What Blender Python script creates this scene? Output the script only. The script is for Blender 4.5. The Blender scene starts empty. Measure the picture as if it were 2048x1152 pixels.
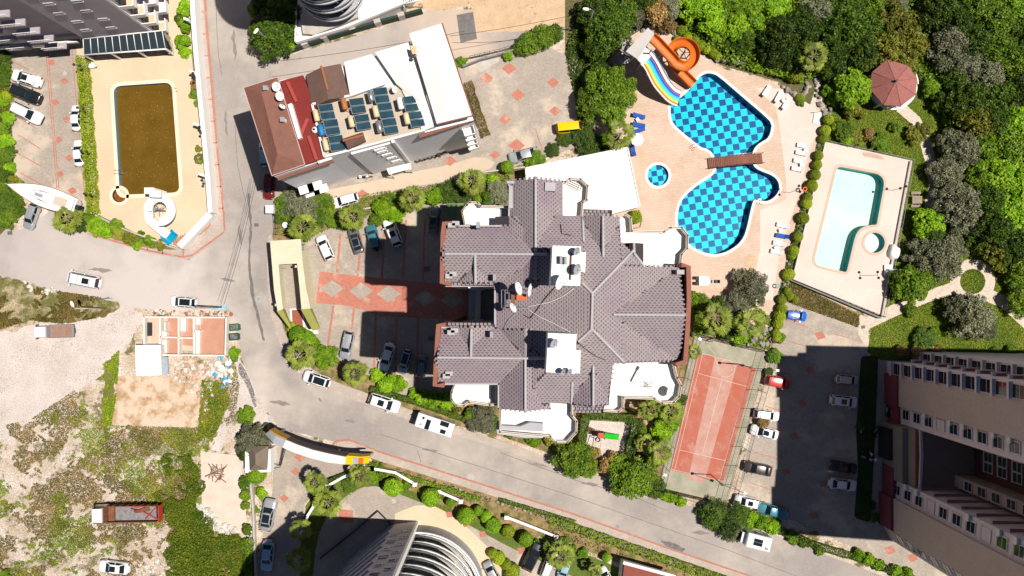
import bpy, math, random
import numpy as np
from mathutils import Vector, Matrix
from mathutils.geometry import tessellate_polygon
R = math.radians
rnd = random.Random(7)
sc = bpy.context.scene
COL = sc.collection

# ---------------------------------------------------------------- camera, sky, sun
CAM_H, SCL, CX, CY = 110.0, 13.0, 1028.0, 598.0     # height (m), ground px per metre, nadir pixel
cam_d = bpy.data.cameras.new('camera'); cam = bpy.data.objects.new('camera', cam_d)
COL.objects.link(cam); sc.camera = cam
cam.location = (0, 0, CAM_H)
cam_d.sensor_width = 36; cam_d.lens = 36*CAM_H*SCL/2048
cam_d.shift_x = (1024-CX)/2048; cam_d.shift_y = (CY-576)/2048
cam_d.clip_end = 3000; cam_d.clip_start = 1
SUN_EL = 64.5; SUN_AZ = -3.0          # sun stands to the right of the picture
world = bpy.data.worlds.new('World'); sc.world = world; world.use_nodes = True
wn = world.node_tree; bg = wn.nodes['Background']
sky = wn.nodes.new('ShaderNodeTexSky'); sky.sky_type = 'NISHITA'; sky.sun_disc = False
sky.sun_elevation = R(SUN_EL); sky.sun_rotation = R(90-SUN_AZ)
sky.ozone_density = 3.0; sky.dust_density = 0.1; sky.air_density = 0.8; sky.altitude = 2500
wn.links.new(sky.outputs[0], bg.inputs[0]); bg.inputs[1].default_value = 0.05
sun_d = bpy.data.lights.new('sun', 'SUN'); sun_d.energy = 5.0; sun_d.angle = R(0.5); sun_d.color = (1, .94, .86)
sun = bpy.data.objects.new('sun', sun_d); COL.objects.link(sun)
ca, sa = math.cos(R(SUN_EL)), math.sin(R(SUN_EL))
sdir = Vector((ca*math.cos(R(SUN_AZ)), ca*math.sin(R(SUN_AZ)), sa))
sun.rotation_euler = sdir.to_track_quat('Z', 'Y').to_euler(); sun.location = sdir*300
sc.view_settings.view_transform = 'Standard'; sc.view_settings.look = 'None'
sc.view_settings.exposure = 0.2; sc.view_settings.gamma = 1
sc.cycles.diffuse_bounces = 2

# ---------------------------------------------------------------- helpers
def W(px, py, h=0.0):
    """photo pixel and height above ground -> world point"""
    k = (CAM_H-h)/CAM_H/SCL
    return Vector(((px-CX)*k, (CY-py)*k, h))
def WP(pts, h=0.0): return [tuple(W(a, b, h)[:2]) for a, b in pts]
def link(o): COL.objects.link(o); return o
def tag(o, label=None, cat=None, group=None, kind=None):
    if label: o['label'] = label
    if cat: o['category'] = cat
    if group: o['group'] = group
    if kind: o['kind'] = kind
    return o
def thing(name, label, cat, loc=(0, 0, 0), rot=0.0, group=None, scale=1.0):
    o = bpy.data.objects.new(name, None); o.empty_display_size = .3
    o.location = loc; o.rotation_euler = (0, 0, rot); o.scale = (scale,)*3
    link(o); return tag(o, label, cat, group)
def child(name, mesh, parent, loc=(0, 0, 0), rot=(0, 0, 0), scale=(1, 1, 1), world=False):
    o = bpy.data.objects.new(name, mesh); link(o); o.parent = parent
    if world and parent: o.matrix_parent_inverse = root_mat(parent).inverted()
    o.location = loc; o.rotation_euler = rot; o.scale = scale
    return o
def root_mat(p):
    m = Matrix.LocRotScale(p.location, p.rotation_euler, p.scale)
    if p.parent: m = root_mat(p.parent) @ p.matrix_parent_inverse @ m
    return m
def copy_tree(o, parent=None):
    c = o.copy(); link(c)
    if parent: c.parent = parent
    for ch in list(o.children): copy_tree(ch, c)
    return c

class MB:
    """mesh builder: collects faces, links them as ONE mesh"""
    def __init__(s): s.v = []; s.f = []; s.m = []; s.sm = []
    def add(s, vs, fs, m=0, smooth=False):
        b = len(s.v); s.v += [tuple(p) for p in vs]
        for f in fs: s.f.append(tuple(i+b for i in f)); s.m.append(m); s.sm.append(smooth)
        return s
    def box(s, cx, cy, cz, sx, sy, sz, rot=0.0, m=0):
        c, n = math.cos(rot), math.sin(rot); v = []
        for dz in (-.5, .5):
            for dx, dy in ((-.5, -.5), (.5, -.5), (.5, .5), (-.5, .5)):
                x, y = dx*sx, dy*sy
                v.append((cx+x*c-y*n, cy+x*n+y*c, cz+dz*sz))
        return s.add(v, [(3, 2, 1, 0), (4, 5, 6, 7), (0, 1, 5, 4), (1, 2, 6, 5), (2, 3, 7, 6), (3, 0, 4, 7)], m)
    def frustum(s, p0, z0, p1, z1, m=0, cap=True, bot=True, smooth=False):
        n = len(p0)
        a = sum(p0[i][0]*p0[(i+1) % n][1]-p0[(i+1) % n][0]*p0[i][1] for i in range(n))
        if a < 0: p0 = p0[::-1]; p1 = p1[::-1]
        v = [(x, y, z0) for x, y in p0]+[(x, y, z1) for x, y in p1]
        f = [(i, (i+1) % n, n+(i+1) % n, n+i) for i in range(n)]
        s.add(v, f, m, smooth)
        if cap: s.add([(x, y, z1) for x, y in p1], [tuple(range(n))], m)
        if bot: s.add([(x, y, z0) for x, y in p0], [tuple(range(n))[::-1]], m)
        return s
    def prism(s, p, z0, z1, m=0, bot=True): return s.frustum(p, z0, p, z1, m, True, bot)
    def cyl(s, x, y, z0, z1, r, n=12, r2=None, m=0, smooth=True):
        r2 = r if r2 is None else r2
        a = [(x+r*math.cos(2*math.pi*i/n), y+r*math.sin(2*math.pi*i/n)) for i in range(n)]
        b = [(x+r2*math.cos(2*math.pi*i/n), y+r2*math.sin(2*math.pi*i/n)) for i in range(n)]
        return s.frustum(a, z0, b, z1, m, True, True, smooth)
    def tube(s, pts, r, n=6, m=0, r2=None, closed=False):
        pts = [Vector(p) for p in pts]; N = len(pts); vs = []
        for i, p in enumerate(pts):
            if closed: t = pts[(i+1) % N]-pts[i-1]
            else: t = pts[min(i+1, N-1)]-pts[max(i-1, 0)]
            t.normalize()
            u = Vector((0, 0, 1)) if abs(t.z) < .9 else Vector((1, 0, 0))
            a = t.cross(u).normalized(); b = t.cross(a)
            rr = r if r2 is None else r+(r2-r)*i/max(1, N-1)
            for k in range(n):
                an = 2*math.pi*k/n
                vs.append(p+a*rr*math.cos(an)+b*rr*math.sin(an))
        fs = []
        for i in range(N if closed else N-1):
            j = (i+1) % N
            for k in range(n):
                q = (k+1) % n
                fs.append((i*n+k, i*n+q, j*n+q, j*n+k))
        if not closed: fs += [tuple(range(n))[::-1], tuple((N-1)*n+k for k in range(n))]
        return s.add(vs, fs, m, True)
    def lathe(s, prof, cx=0, cy=0, n=16, m=0, cap=False):
        vs = []; k = len(prof)
        for i in range(n):
            a = 2*math.pi*i/n
            for r, z in prof: vs.append((cx+r*math.cos(a), cy+r*math.sin(a), z))
        fs = [(i*k+j, ((i+1) % n)*k+j, ((i+1) % n)*k+j+1, i*k+j+1) for i in range(n) for j in range(k-1)]
        return s.add(vs, fs, m, True)
    def grid(s, rows, m=0, smooth=True, closed=False):
        k = len(rows[0]); vs = [p for r in rows for p in r]
        kk = k if closed else k-1
        fs = [(i*k+j, i*k+(j+1) % k, (i+1)*k+(j+1) % k, (i+1)*k+j) for i in range(len(rows)-1) for j in range(kk)]
        return s.add(vs, fs, m, smooth)
    def sheet(s, outer, holes=(), z=0.0, m=0):
        loops = [[Vector((x, y, 0)) for x, y in outer]]+[[Vector((x, y, 0)) for x, y in h] for h in holes]
        tris = tessellate_polygon(loops); flat = [p for l in loops for p in l]
        fs = []
        for a, b, c in tris:
            A, B, C = flat[a], flat[b], flat[c]
            if (B-A).cross(C-A).z < 0: b, c = c, b
            fs.append((a, b, c))
        return s.add([(p.x, p.y, z) for p in flat], fs, m)
    def mesh(s, name, mats):
        me = bpy.data.meshes.new(name); me.from_pydata(s.v, [], s.f)
        if not isinstance(mats, (list, tuple)): mats = [mats]
        for x in mats: me.materials.append(x)
        me.polygons.foreach_set('material_index', s.m); me.polygons.foreach_set('use_smooth', s.sm)
        me.update(); return me
    def build(s, name, mats, parent=None, world=True, **kw):
        return child(name, s.mesh(name, mats), parent, world=world and parent is not None, **kw)

def chaikin(p, n=1):
    for _ in range(n):
        q = []
        for i in range(len(p)):
            a, b = p[i], p[(i+1) % len(p)]
            q += [(a[0]*.75+b[0]*.25, a[1]*.75+b[1]*.25), (a[0]*.25+b[0]*.75, a[1]*.25+b[1]*.75)]
        p = q
    return p
def offset(p, d):
    """offset a closed polygon outward by d"""
    n = len(p); a = sum(p[i][0]*p[(i+1) % n][1]-p[(i+1) % n][0]*p[i][1] for i in range(n))
    sg = 1 if a > 0 else -1; q = []
    for i in range(n):
        p0, p1, p2 = Vector(p[i-1]), Vector(p[i]), Vector(p[(i+1) % n])
        e1 = (p1-p0).normalized(); e2 = (p2-p1).normalized()
        n1 = Vector((e1.y, -e1.x))*sg; n2 = Vector((e2.y, -e2.x))*sg
        b = (n1+n2); L = max(.4, b.length); b.normalize()
        q.append(tuple(p1+b*(d*min(1.8, 2/L))))
    return q
def strip(line, w0, w1=None):
    """polygon around a polyline: w0 to its left, w1 to its right"""
    w1 = w0 if w1 is None else w1; L = []; Rr = []; N = len(line)
    for i in range(N):
        t = (Vector(line[min(i+1, N-1)])-Vector(line[max(i-1, 0)])).normalized(); n = Vector((-t.y, t.x))
        p = Vector(line[i]); L.append(tuple(p+n*w0)); Rr.append(tuple(p-n*w1))
    return L+Rr[::-1]
def resample(line, step):
    out = [Vector(line[0])]; 
    for a, b in zip(line[:-1], line[1:]):
        a, b = Vector(a), Vector(b); n = max(1, round((b-a).length/step))
        for i in range(1, n+1): out.append(a.lerp(b, i/n))
    return out
def inside(x, y, poly):
    c = False; n = len(poly); j = n-1
    for i in range(n):
        xi, yi = poly[i]; xj, yj = poly[j]
        if (yi > y) != (yj > y) and x < (xj-xi)*(y-yi)/(yj-yi)+xi: c = not c
        j = i
    return c
def ragged(p, amp=5, step=7, seed=1):
    g = random.Random(seed); out = []
    for i in range(len(p)):
        a, b = Vector(p[i]), Vector(p[(i+1) % len(p)]); n = max(1, int((b-a).length/step)); d = (b-a).normalized(); q = Vector((-d.y, d.x))
        for k in range(n):
            x = a.lerp(b, k/n)+q*g.uniform(-amp, amp)+d*g.uniform(-.3, .3)*step; out.append(tuple(x))
    return chaikin(out, 1)
def circ(cx, cy, r, n=32, ry=None): return [(cx+r*math.cos(2*math.pi*i/n), cy+(ry or r)*math.sin(2*math.pi*i/n)) for i in range(n)]

# ---------------------------------------------------------------- materials
def srgb(h):
    c = [int(h[i:i+2], 16)/255 for i in (0, 2, 4)]
    return tuple(x/12.92 if x < .04045 else ((x+.055)/1.055)**2.4 for x in c)
MATS = {}
def mat(name, col, rough=.8, var=.0, scale=1.0, col2=None, thr=None, bump=0.0, bscale=20., metal=0., spec=.3, obj_rand=0.0, fine=0.0, coat=0.0, space='world'):
    """procedural: base colour mottled by noise towards col2, fine speckle, bump"""
    if name in MATS: return MATS[name]
    m = bpy.data.materials.new(name); m.use_nodes = True; n = m.node_tree; N = n.nodes; L = n.links
    p = N['Principled BSDF']; p.inputs['Roughness'].default_value = rough; p.inputs['Metallic'].default_value = metal
    p.inputs['Specular IOR Level'].default_value = spec
    if coat: p.inputs['Coat Weight'].default_value = coat; p.inputs['Coat Roughness'].default_value = .05
    if space == 'world': co = N.new('ShaderNodeNewGeometry').outputs['Position']
    else: co = N.new('ShaderNodeTexCoord').outputs['Object']
    col = tuple(col)+(1,); c2 = tuple(col2)+(1,) if col2 else tuple(c*(1-var) for c in col[:3])+(1,)
    out = None
    if var or col2:
        t = N.new('ShaderNodeTexNoise'); t.inputs['Scale'].default_value = scale; t.inputs['Detail'].default_value = 6; t.inputs['Roughness'].default_value = .65
        L.new(co, t.inputs['Vector']); r = N.new('ShaderNodeValToRGB')
        a, b = thr or (.35, .65); r.color_ramp.elements[0].position = a; r.color_ramp.elements[1].position = b
        r.color_ramp.elements[0].color = col; r.color_ramp.elements[1].color = c2
        L.new(t.outputs[0], r.inputs[0]); out = r.outputs[0]
    else:
        g = N.new('ShaderNodeRGB'); g.outputs[0].default_value = col; out = g.outputs[0]
    if fine:
        t = N.new('ShaderNodeTexNoise'); t.inputs['Scale'].default_value = bscale*1.3; t.inputs['Detail'].default_value = 3
        L.new(co, t.inputs['Vector']); mr = N.new('ShaderNodeMapRange'); mr.inputs[1].default_value = .3; mr.inputs[2].default_value = .7
        mr.inputs[3].default_value = 1-fine; mr.inputs[4].default_value = 1+fine; L.new(t.outputs[0], mr.inputs[0])
        vm = N.new('ShaderNodeVectorMath'); vm.operation = 'SCALE'; L.new(out, vm.inputs[0]); L.new(mr.outputs[0], vm.inputs['Scale']); out = vm.outputs[0]
    if obj_rand:
        oi = N.new('ShaderNodeObjectInfo'); mr = N.new('ShaderNodeMapRange'); mr.inputs[3].default_value = 1-obj_rand; mr.inputs[4].default_value = 1+obj_rand
        L.new(oi.outputs['Random'], mr.inputs[0]); vm = N.new('ShaderNodeVectorMath'); vm.operation = 'SCALE'
        L.new(out, vm.inputs[0]); L.new(mr.outputs[0], vm.inputs['Scale']); out = vm.outputs[0]
    L.new(out, p.inputs['Base Color'])
    if bump:
        t = N.new('ShaderNodeTexNoise'); t.inputs['Scale'].default_value = bscale; t.inputs['Detail'].default_value = 4
        L.new(co, t.inputs['Vector']); b = N.new('ShaderNodeBump'); b.inputs['Strength'].default_value = bump; b.inputs['Distance'].default_value = .05
        L.new(t.outputs[0], b.inputs['Height']); L.new(b.outputs[0], p.inputs['Normal'])
    MATS[name] = m; return m
def nodes(m): return m.node_tree.nodes, m.node_tree.links
def add_bricks(m, sx, sy, rot, depth=.75, mortar=.02, contrast=.12):
    """lay a grid of joints over a material's colour (fine paving seen from far)"""
    N, L = nodes(m); p = N['Principled BSDF']; src = p.inputs['Base Color'].links[0].from_socket
    g = N.new('ShaderNodeNewGeometry'); mp = N.new('ShaderNodeMapping'); mp.inputs['Rotation'].default_value = (0, 0, R(rot)); L.new(g.outputs['Position'], mp.inputs['Vector'])
    b = N.new('ShaderNodeTexBrick'); b.inputs['Scale'].default_value = 1; b.inputs['Brick Width'].default_value = sx; b.inputs['Row Height'].default_value = sy
    b.inputs['Mortar Size'].default_value = mortar; b.inputs['Color1'].default_value = (1, 1, 1, 1); b.inputs['Color2'].default_value = (1-contrast,)*3+(1,); b.inputs['Mortar'].default_value = (depth,)*3+(1,)
    b.inputs['Bias'].default_value = 0
    L.new(mp.outputs[0], b.inputs['Vector'])
    mx = N.new('ShaderNodeMix'); mx.data_type = 'RGBA'; mx.blend_type = 'MULTIPLY'; mx.inputs[0].default_value = 1
    L.new(src, mx.inputs[6]); L.new(b.outputs[0], mx.inputs[7]); L.new(mx.outputs[2], p.inputs['Base Color'])
def add_patches(m, col, scale, lo, hi, seed=0.0, detail=5):
    """second mottling layer: stains, dust, worn patches"""
    N, L = nodes(m); p = N['Principled BSDF']; src = p.inputs['Base Color'].links[0].from_socket
    g = N.new('ShaderNodeNewGeometry'); ad = N.new('ShaderNodeVectorMath'); ad.inputs[1].default_value = (seed, seed*1.7, 0); L.new(g.outputs['Position'], ad.inputs[0])
    t = N.new('ShaderNodeTexNoise'); t.inputs['Scale'].default_value = scale; t.inputs['Detail'].default_value = detail; t.inputs['Roughness'].default_value = .7; L.new(ad.outputs[0], t.inputs['Vector'])
    mr = N.new('ShaderNodeMapRange'); mr.inputs[1].default_value = lo; mr.inputs[2].default_value = hi; L.new(t.outputs[0], mr.inputs[0])
    mx = N.new('ShaderNodeMix'); mx.data_type = 'RGBA'; L.new(mr.outputs[0], mx.inputs[0]); L.new(src, mx.inputs[6]); mx.inputs[7].default_value = tuple(col)+(1,)
    L.new(mx.outputs[2], p.inputs['Base Color'])
def add_cracks(m, col, scale, width=.02, seed=3.0):
    N, L = nodes(m); p = N['Principled BSDF']; src = p.inputs['Base Color'].links[0].from_socket
    g = N.new('ShaderNodeNewGeometry')
    t = N.new('ShaderNodeTexNoise'); t.inputs['Scale'].default_value = scale*3; L.new(g.outputs['Position'], t.inputs['Vector'])
    ad = N.new('ShaderNodeVectorMath'); ad.operation = 'MULTIPLY_ADD'; L.new(t.outputs['Color'], ad.inputs[0]); ad.inputs[1].default_value = (2.5, 2.5, 0); L.new(g.outputs['Position'], ad.inputs[2])
    v = N.new('ShaderNodeTexVoronoi'); v.feature = 'DISTANCE_TO_EDGE'; v.inputs['Scale'].default_value = scale; L.new(ad.outputs[0], v.inputs['Vector'])
    mr = N.new('ShaderNodeMapRange'); mr.inputs[1].default_value = width; mr.inputs[2].default_value = width*.3; mr.inputs[4].default_value = .6; L.new(v.outputs[0], mr.inputs[0])
    mx = N.new('ShaderNodeMix'); mx.data_type = 'RGBA'; L.new(mr.outputs[0], mx.inputs[0]); L.new(src, mx.inputs[6]); mx.inputs[7].default_value = tuple(col)+(1,)
    L.new(mx.outputs[2], p.inputs['Base Color'])
def leaf_mat(name, col, col2, col3=None, rough=.5, trans=.13, scale=.7):
    if name in MATS: return MATS[name]
    m = bpy.data.materials.new(name); m.use_nodes = True; N, L = nodes(m); p = N['Principled BSDF']
    p.inputs['Roughness'].default_value = rough; p.inputs['Specular IOR Level'].default_value = .25
    g = N.new('ShaderNodeNewGeometry'); t = N.new('ShaderNodeTexNoise'); t.inputs['Scale'].default_value = scale; t.inputs['Detail'].default_value = 2; L.new(g.outputs['Position'], t.inputs['Vector'])
    ad = N.new('ShaderNodeMath'); ad.operation = 'MULTIPLY_ADD'; L.new(g.outputs['Random Per Island'], ad.inputs[0]); ad.inputs[1].default_value = .45; L.new(t.outputs[0], ad.inputs[2])
    r = N.new('ShaderNodeValToRGB'); e = r.color_ramp.elements; e[0].position = .38; e[0].color = tuple(col)+(1,); e[1].position = .95; e[1].color = tuple(col3 or col2)+(1,)
    if col3: k = e.new(.68); k.color = tuple(col2)+(1,)
    L.new(ad.outputs[0], r.inputs[0])
    oi = N.new('ShaderNodeObjectInfo'); mr = N.new('ShaderNodeMapRange'); mr.inputs[3].default_value = .6; mr.inputs[4].default_value = 1.35
    L.new(oi.outputs['Random'], mr.inputs[0]); vm = N.new('ShaderNodeVectorMath'); vm.operation = 'SCALE'; L.new(r.outputs[0], vm.inputs[0]); L.new(mr.outputs[0], vm.inputs['Scale'])
    L.new(vm.outputs[0], p.inputs['Base Color'])
    tr = N.new('ShaderNodeBsdfTranslucent'); L.new(vm.outputs[0], tr.inputs[0]); mx = N.new('ShaderNodeMixShader'); mx.inputs[0].default_value = trans
    L.new(p.outputs[0], mx.inputs[1]); L.new(tr.outputs[0], mx.inputs[2]); L.new(mx.outputs[0], N['Material Output'].inputs[0])
    MATS[name] = m; return m
def water_mat(name, tint, ripple=.15, fac=.02, opaque=None):
    if name in MATS: return MATS[name]
    m = bpy.data.materials.new(name); m.use_nodes = True; N, L = nodes(m); p = N['Principled BSDF']
    g = N.new('ShaderNodeNewGeometry'); t = N.new('ShaderNodeTexNoise'); t.inputs['Scale'].default_value = 2.2; t.inputs['Detail'].default_value = 3; L.new(g.outputs['Position'], t.inputs['Vector'])
    b = N.new('ShaderNodeBump'); b.inputs['Strength'].default_value = ripple; b.inputs['Distance'].default_value = .03; L.new(t.outputs[0], b.inputs['Height'])
    tr = N.new('ShaderNodeBsdfTransparent'); tr.inputs[0].default_value = tuple(tint)+(1,)
    gl = N.new('ShaderNodeBsdfGlossy'); gl.inputs['Roughness'].default_value = .03; L.new(b.outputs[0], gl.inputs['Normal'])
    fr = N.new('ShaderNodeFresnel'); fr.inputs[0].default_value = 1.33; L.new(b.outputs[0], fr.inputs['Normal'])
    mx = N.new('ShaderNodeMixShader'); L.new(fr.outputs[0], mx.inputs[0]); L.new(tr.outputs[0], mx.inputs[1]); L.new(gl.outputs[0], mx.inputs[2])
    L.new(mx.outputs[0], N['Material Output'].inputs[0]); MATS[name] = m; return m

ASPH = mat('asphalt', (.36, .315, .285), .9, scale=.12, col2=(.29, .255, .235), bump=.3, bscale=9, fine=.13)
add_patches(ASPH, (.46, .40, .345), .055, .5, .66, 11); add_patches(ASPH, (.22, .205, .20), .35, .66, .72, 31); add_patches(ASPH, (.40, .36, .33), 2.2, .55, .75, 3)
def add_dust(m, col, cx, cy, r, amt=.9):
    """dust blown over a spot of the ground"""
    N, L = nodes(m); p = N['Principled BSDF']; src = p.inputs['Base Color'].links[0].from_socket; c = W(cx, cy)
    g = N.new('ShaderNodeNewGeometry'); t = N.new('ShaderNodeTexNoise'); t.inputs['Scale'].default_value = .25; t.inputs['Detail'].default_value = 7; L.new(g.outputs['Position'], t.inputs['Vector'])
    d = N.new('ShaderNodeVectorMath'); d.operation = 'DISTANCE'; L.new(g.outputs['Position'], d.inputs[0]); d.inputs[1].default_value = c
    ma = N.new('ShaderNodeMath'); ma.operation = 'MULTIPLY_ADD'; L.new(t.outputs[0], ma.inputs[0]); ma.inputs[1].default_value = -r*1.6; L.new(d.outputs['Value'], ma.inputs[2])
    mr = N.new('ShaderNodeMapRange'); mr.inputs[1].default_value = r*.4; mr.inputs[2].default_value = -r*.5; mr.inputs[4].default_value = amt; L.new(ma.outputs[0], mr.inputs[0])
    mx = N.new('ShaderNodeMix'); mx.data_type = 'RGBA'; L.new(mr.outputs[0], mx.inputs[0]); L.new(src, mx.inputs[6]); mx.inputs[7].default_value = tuple(col)+(1,); L.new(mx.outputs[2], p.inputs['Base Color'])
add_dust(ASPH, (.56, .50, .46), 300, 600, 15); add_dust(ASPH, (.50, .44, .41), 90, 520, 13, .7); add_dust(ASPH, (.58, .50, .43), 500, 800, 6); add_dust(ASPH, (.55, .43, .33), 900, 70, 9, .8); add_dust(ASPH, (.46, .40, .36), 700, 100, 12, .6)
ASPH_PATCH = mat('asphalt_patch', (.19, .175, .17), .9, .3, 1.2, fine=.15, bscale=9)
TRACK = mat('limestone_dust', (.60, .53, .49), .95, scale=.25, col2=(.50, .43, .38), bump=.4, bscale=4, fine=.18); add_patches(TRACK, (.42, .35, .28), 1.6, .64, .72, 7, 8)
DIRT = mat('dirt', (.60, .51, .44), .95, scale=.3, col2=(.44, .34, .24), thr=(.4, .62), bump=.9, bscale=3, fine=.3)
add_patches(DIRT, (.15, .13, .045), .3, .52, .58, 5, 12); add_patches(DIRT, (.60, .52, .46), 1.1, .62, .7, 15, 8)
SAND = mat('sand', (.60, .43, .28), .95, scale=.5, col2=(.50, .35, .21), bump=.5, bscale=5, fine=.15)
add_patches(SAND, (.30, .20, .12), .8, .6, .68, 4)
LAWN = mat('lawn', (.075, .12, .018), .95, scale=.35, col2=(.12, .15, .028), bump=1., bscale=6, fine=.35)
add_patches(LAWN, (.30, .22, .11), .16, .6, .7, 8, 7)
SOIL = mat('soil', (.085, .095, .03), .95, scale=.3, col2=(.14, .11, .05), bump=1., bscale=3, fine=.4)
GARDEN = mat('garden_soil', (.32, .21, .11), .95, scale=.8, col2=(.12, .12, .03), thr=(.42, .6), bump=.8, bscale=6, fine=.25)
PAVE = mat('grey_paving', (.45, .385, .325), .85, scale=.25, col2=(.38, .325, .27), fine=.14, bscale=14, bump=.3)
add_bricks(PAVE, .35, .22, 10, .78, .03, .2); add_patches(PAVE, (.52, .43, .34), .12, .52, .62, 21)
PAVE_RED = mat('red_paving', (.55, .20, .14), .85, scale=.8, col2=(.48, .20, .145), fine=.12, bscale=14)
add_bricks(PAVE_RED, .35, .22, 10, .8, .03, .2); add_patches(PAVE_RED, (.50, .34, .27), .5, .56, .7, 2)
PAVEMENT = mat('pavement', (.50, .42, .36), .9, scale=.5, col2=(.43, .36, .31), fine=.12, bscale=9); add_bricks(PAVEMENT, .5, .5, 4, .86, .03)
DECK_L = mat('beige_deck', (.66, .53, .37), .8, scale=.2, col2=(.60, .47, .32), fine=.05, bscale=8); add_bricks(DECK_L, .45, .45, 5, .92, .03, .04)
DECK_R = mat('peach_deck', (.58, .42, .31), .8, scale=.22, col2=(.64, .49, .39), fine=.05, bscale=8); add_bricks(DECK_R, .62, .45, -8, .86, .05, .1)
add_patches(DECK_R, (.52, .33, .21), .25, .55, .75, 3)
DECK_W = mat('pale_deck', (.70, .585, .52), .8, scale=.2, col2=(.64, .52, .45), fine=.05, bscale=8); add_bricks(DECK_W, .5, .5, -12, .93, .04, .04)
PATH = mat('gravel_path', (.62, .53, .45), .95, scale=1.5, col2=(.52, .43, .35), bump=.6, bscale=8, fine=.2)
COPING = mat('white_coping', (.80, .72, .64), .7, .06, 1.)
COURT_G = mat('green_court', (.27, .27, .19), .9, scale=.35, col2=(.38, .345, .27), fine=.1, bscale=8, thr=(.38, .6))
COURT_R = mat('red_court', (.42, .11, .068), .9, scale=.45, col2=(.42, .16, .115), fine=.1, bscale=8)
add_patches(COURT_R, (.48, .27, .22), .35, .54, .7, 6, 8)
COURT_P = mat('worn_court', (.45, .22, .17), .9, scale=.5, col2=(.50, .31, .26), fine=.1, bscale=8)
WHITE = mat('white_paint', (.82, .80, .77), .6, .05, .5)
WHITE_ROOF = mat('white_roof', (.84, .81, .77), .7, .10, .25, bump=.1, bscale=3); add_bricks(WHITE_ROOF, 6.0, 1.6, 14, .90, .02, .03); add_patches(WHITE_ROOF, (.66, .60, .53), .35, .66, .8, 5, 8)
WHITE_GLOSS = mat('white_gloss', (.80, .80, .80), .25)
PLASTIC_W = mat('white_plastic', (.80, .79, .76), .4)
GREYW = mat('grey_render', (.42, .42, .45), .85, .08, .4, fine=.04)
LAV = mat('lavender_render', (.40, .355, .39), .85, .12, .3, fine=.04)
CONC = mat('concrete', (.50, .46, .41), .9, .2, .8, fine=.1, bscale=9)
CONC_D = mat('dark_concrete', (.24, .23, .22), .9, .25, 1.2, fine=.1)
BROWN_TRIM = mat('brown_trim', (.30, .115, .08), .8, .15, 1.)
DARK = mat('dark_metal', (.03, .03, .032), .5)
STEEL = mat('steel', (.45, .46, .48), .35, metal=.8)
GREYM = mat('grey_metal', (.30, .31, .32), .5)
GLASS = mat('dark_glass', (.012, .018, .022), .06, spec=.6)
GLASS_B = mat('window_glass', (.03, .045, .055), .08, spec=.6)
WOOD = mat('brown_wood', (.24, .09, .055), .7, .3, 3., fine=.15, obj_rand=.15)
WOODG = mat('weathered_wood', (.36, .29, .23), .8, .3, 3., obj_rand=.1)
BARK = mat('bark', (.12, .085, .06), .9, .4, 4., bump=.6, bscale=20)
ROCK = mat('rock', (.38, .34, .30), .95, .4, 1.5, bump=.9, bscale=8, fine=.25, obj_rand=.2)
RUBBLE = mat('white_rubble', (.70, .66, .60), .95, .3, 2., bump=.8, bscale=8, fine=.2)
RUBBER = mat('rubber', (.015, .015, .015), .8)
L_BROAD = leaf_mat('broad_leaf', (0.056, 0.124, 0.008), (0.115, 0.211, 0.013), (0.216, 0.297, 0.018))
L_DARK = leaf_mat('dark_leaf', (0.028, 0.067, 0.006), (0.055, 0.109, 0.008), (0.100, 0.151, 0.011))
L_BRIGHT = leaf_mat('bright_leaf', (0.079, 0.192, 0.005), (0.168, 0.328, 0.008), (0.277, 0.422, 0.013))
L_YEL = leaf_mat('yellow_leaf', (.11, .13, .012), (.20, .21, .02), (.28, .27, .035))
L_OLIVE = leaf_mat('olive_leaf', (.10, .115, .052), (.18, .19, .10), (.29, .29, .18))
L_RUST = leaf_mat('rust_leaf', (0.160, 0.112, 0.036), (0.320, 0.192, 0.060), (0.416, 0.288, 0.108))
L_HEDGE = leaf_mat('hedge_leaf', (0.133, 0.209, 0.006), (0.232, 0.306, 0.011), (0.332, 0.403, 0.016))
L_GRASS = leaf_mat('grass_blade', (0.087, 0.159, 0.006), (0.164, 0.242, 0.011), (0.287, 0.316, 0.025), scale=.3)
L_DRY = leaf_mat('dry_grass', (0.078, 0.088, 0.012), (0.195, 0.152, 0.031), (0.390, 0.257, 0.078), scale=.3)
L_PALM = leaf_mat('palm_leaf', (.095, .15, .012), (.16, .22, .02), (.25, .28, .04), scale=2.)
W_MAIN = water_mat('clear_water', (.60, .96, 1.0), .1); W_PALE = water_mat('pale_water', (.87, .98, .95), .08)
MURK = mat('murky_water', (.115, .062, .006), .12, scale=.3, col2=(.15, .085, .010), spec=.5)
add_patches(MURK, (.35, .26, .10), 2.2, .73, .75, 9)
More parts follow.
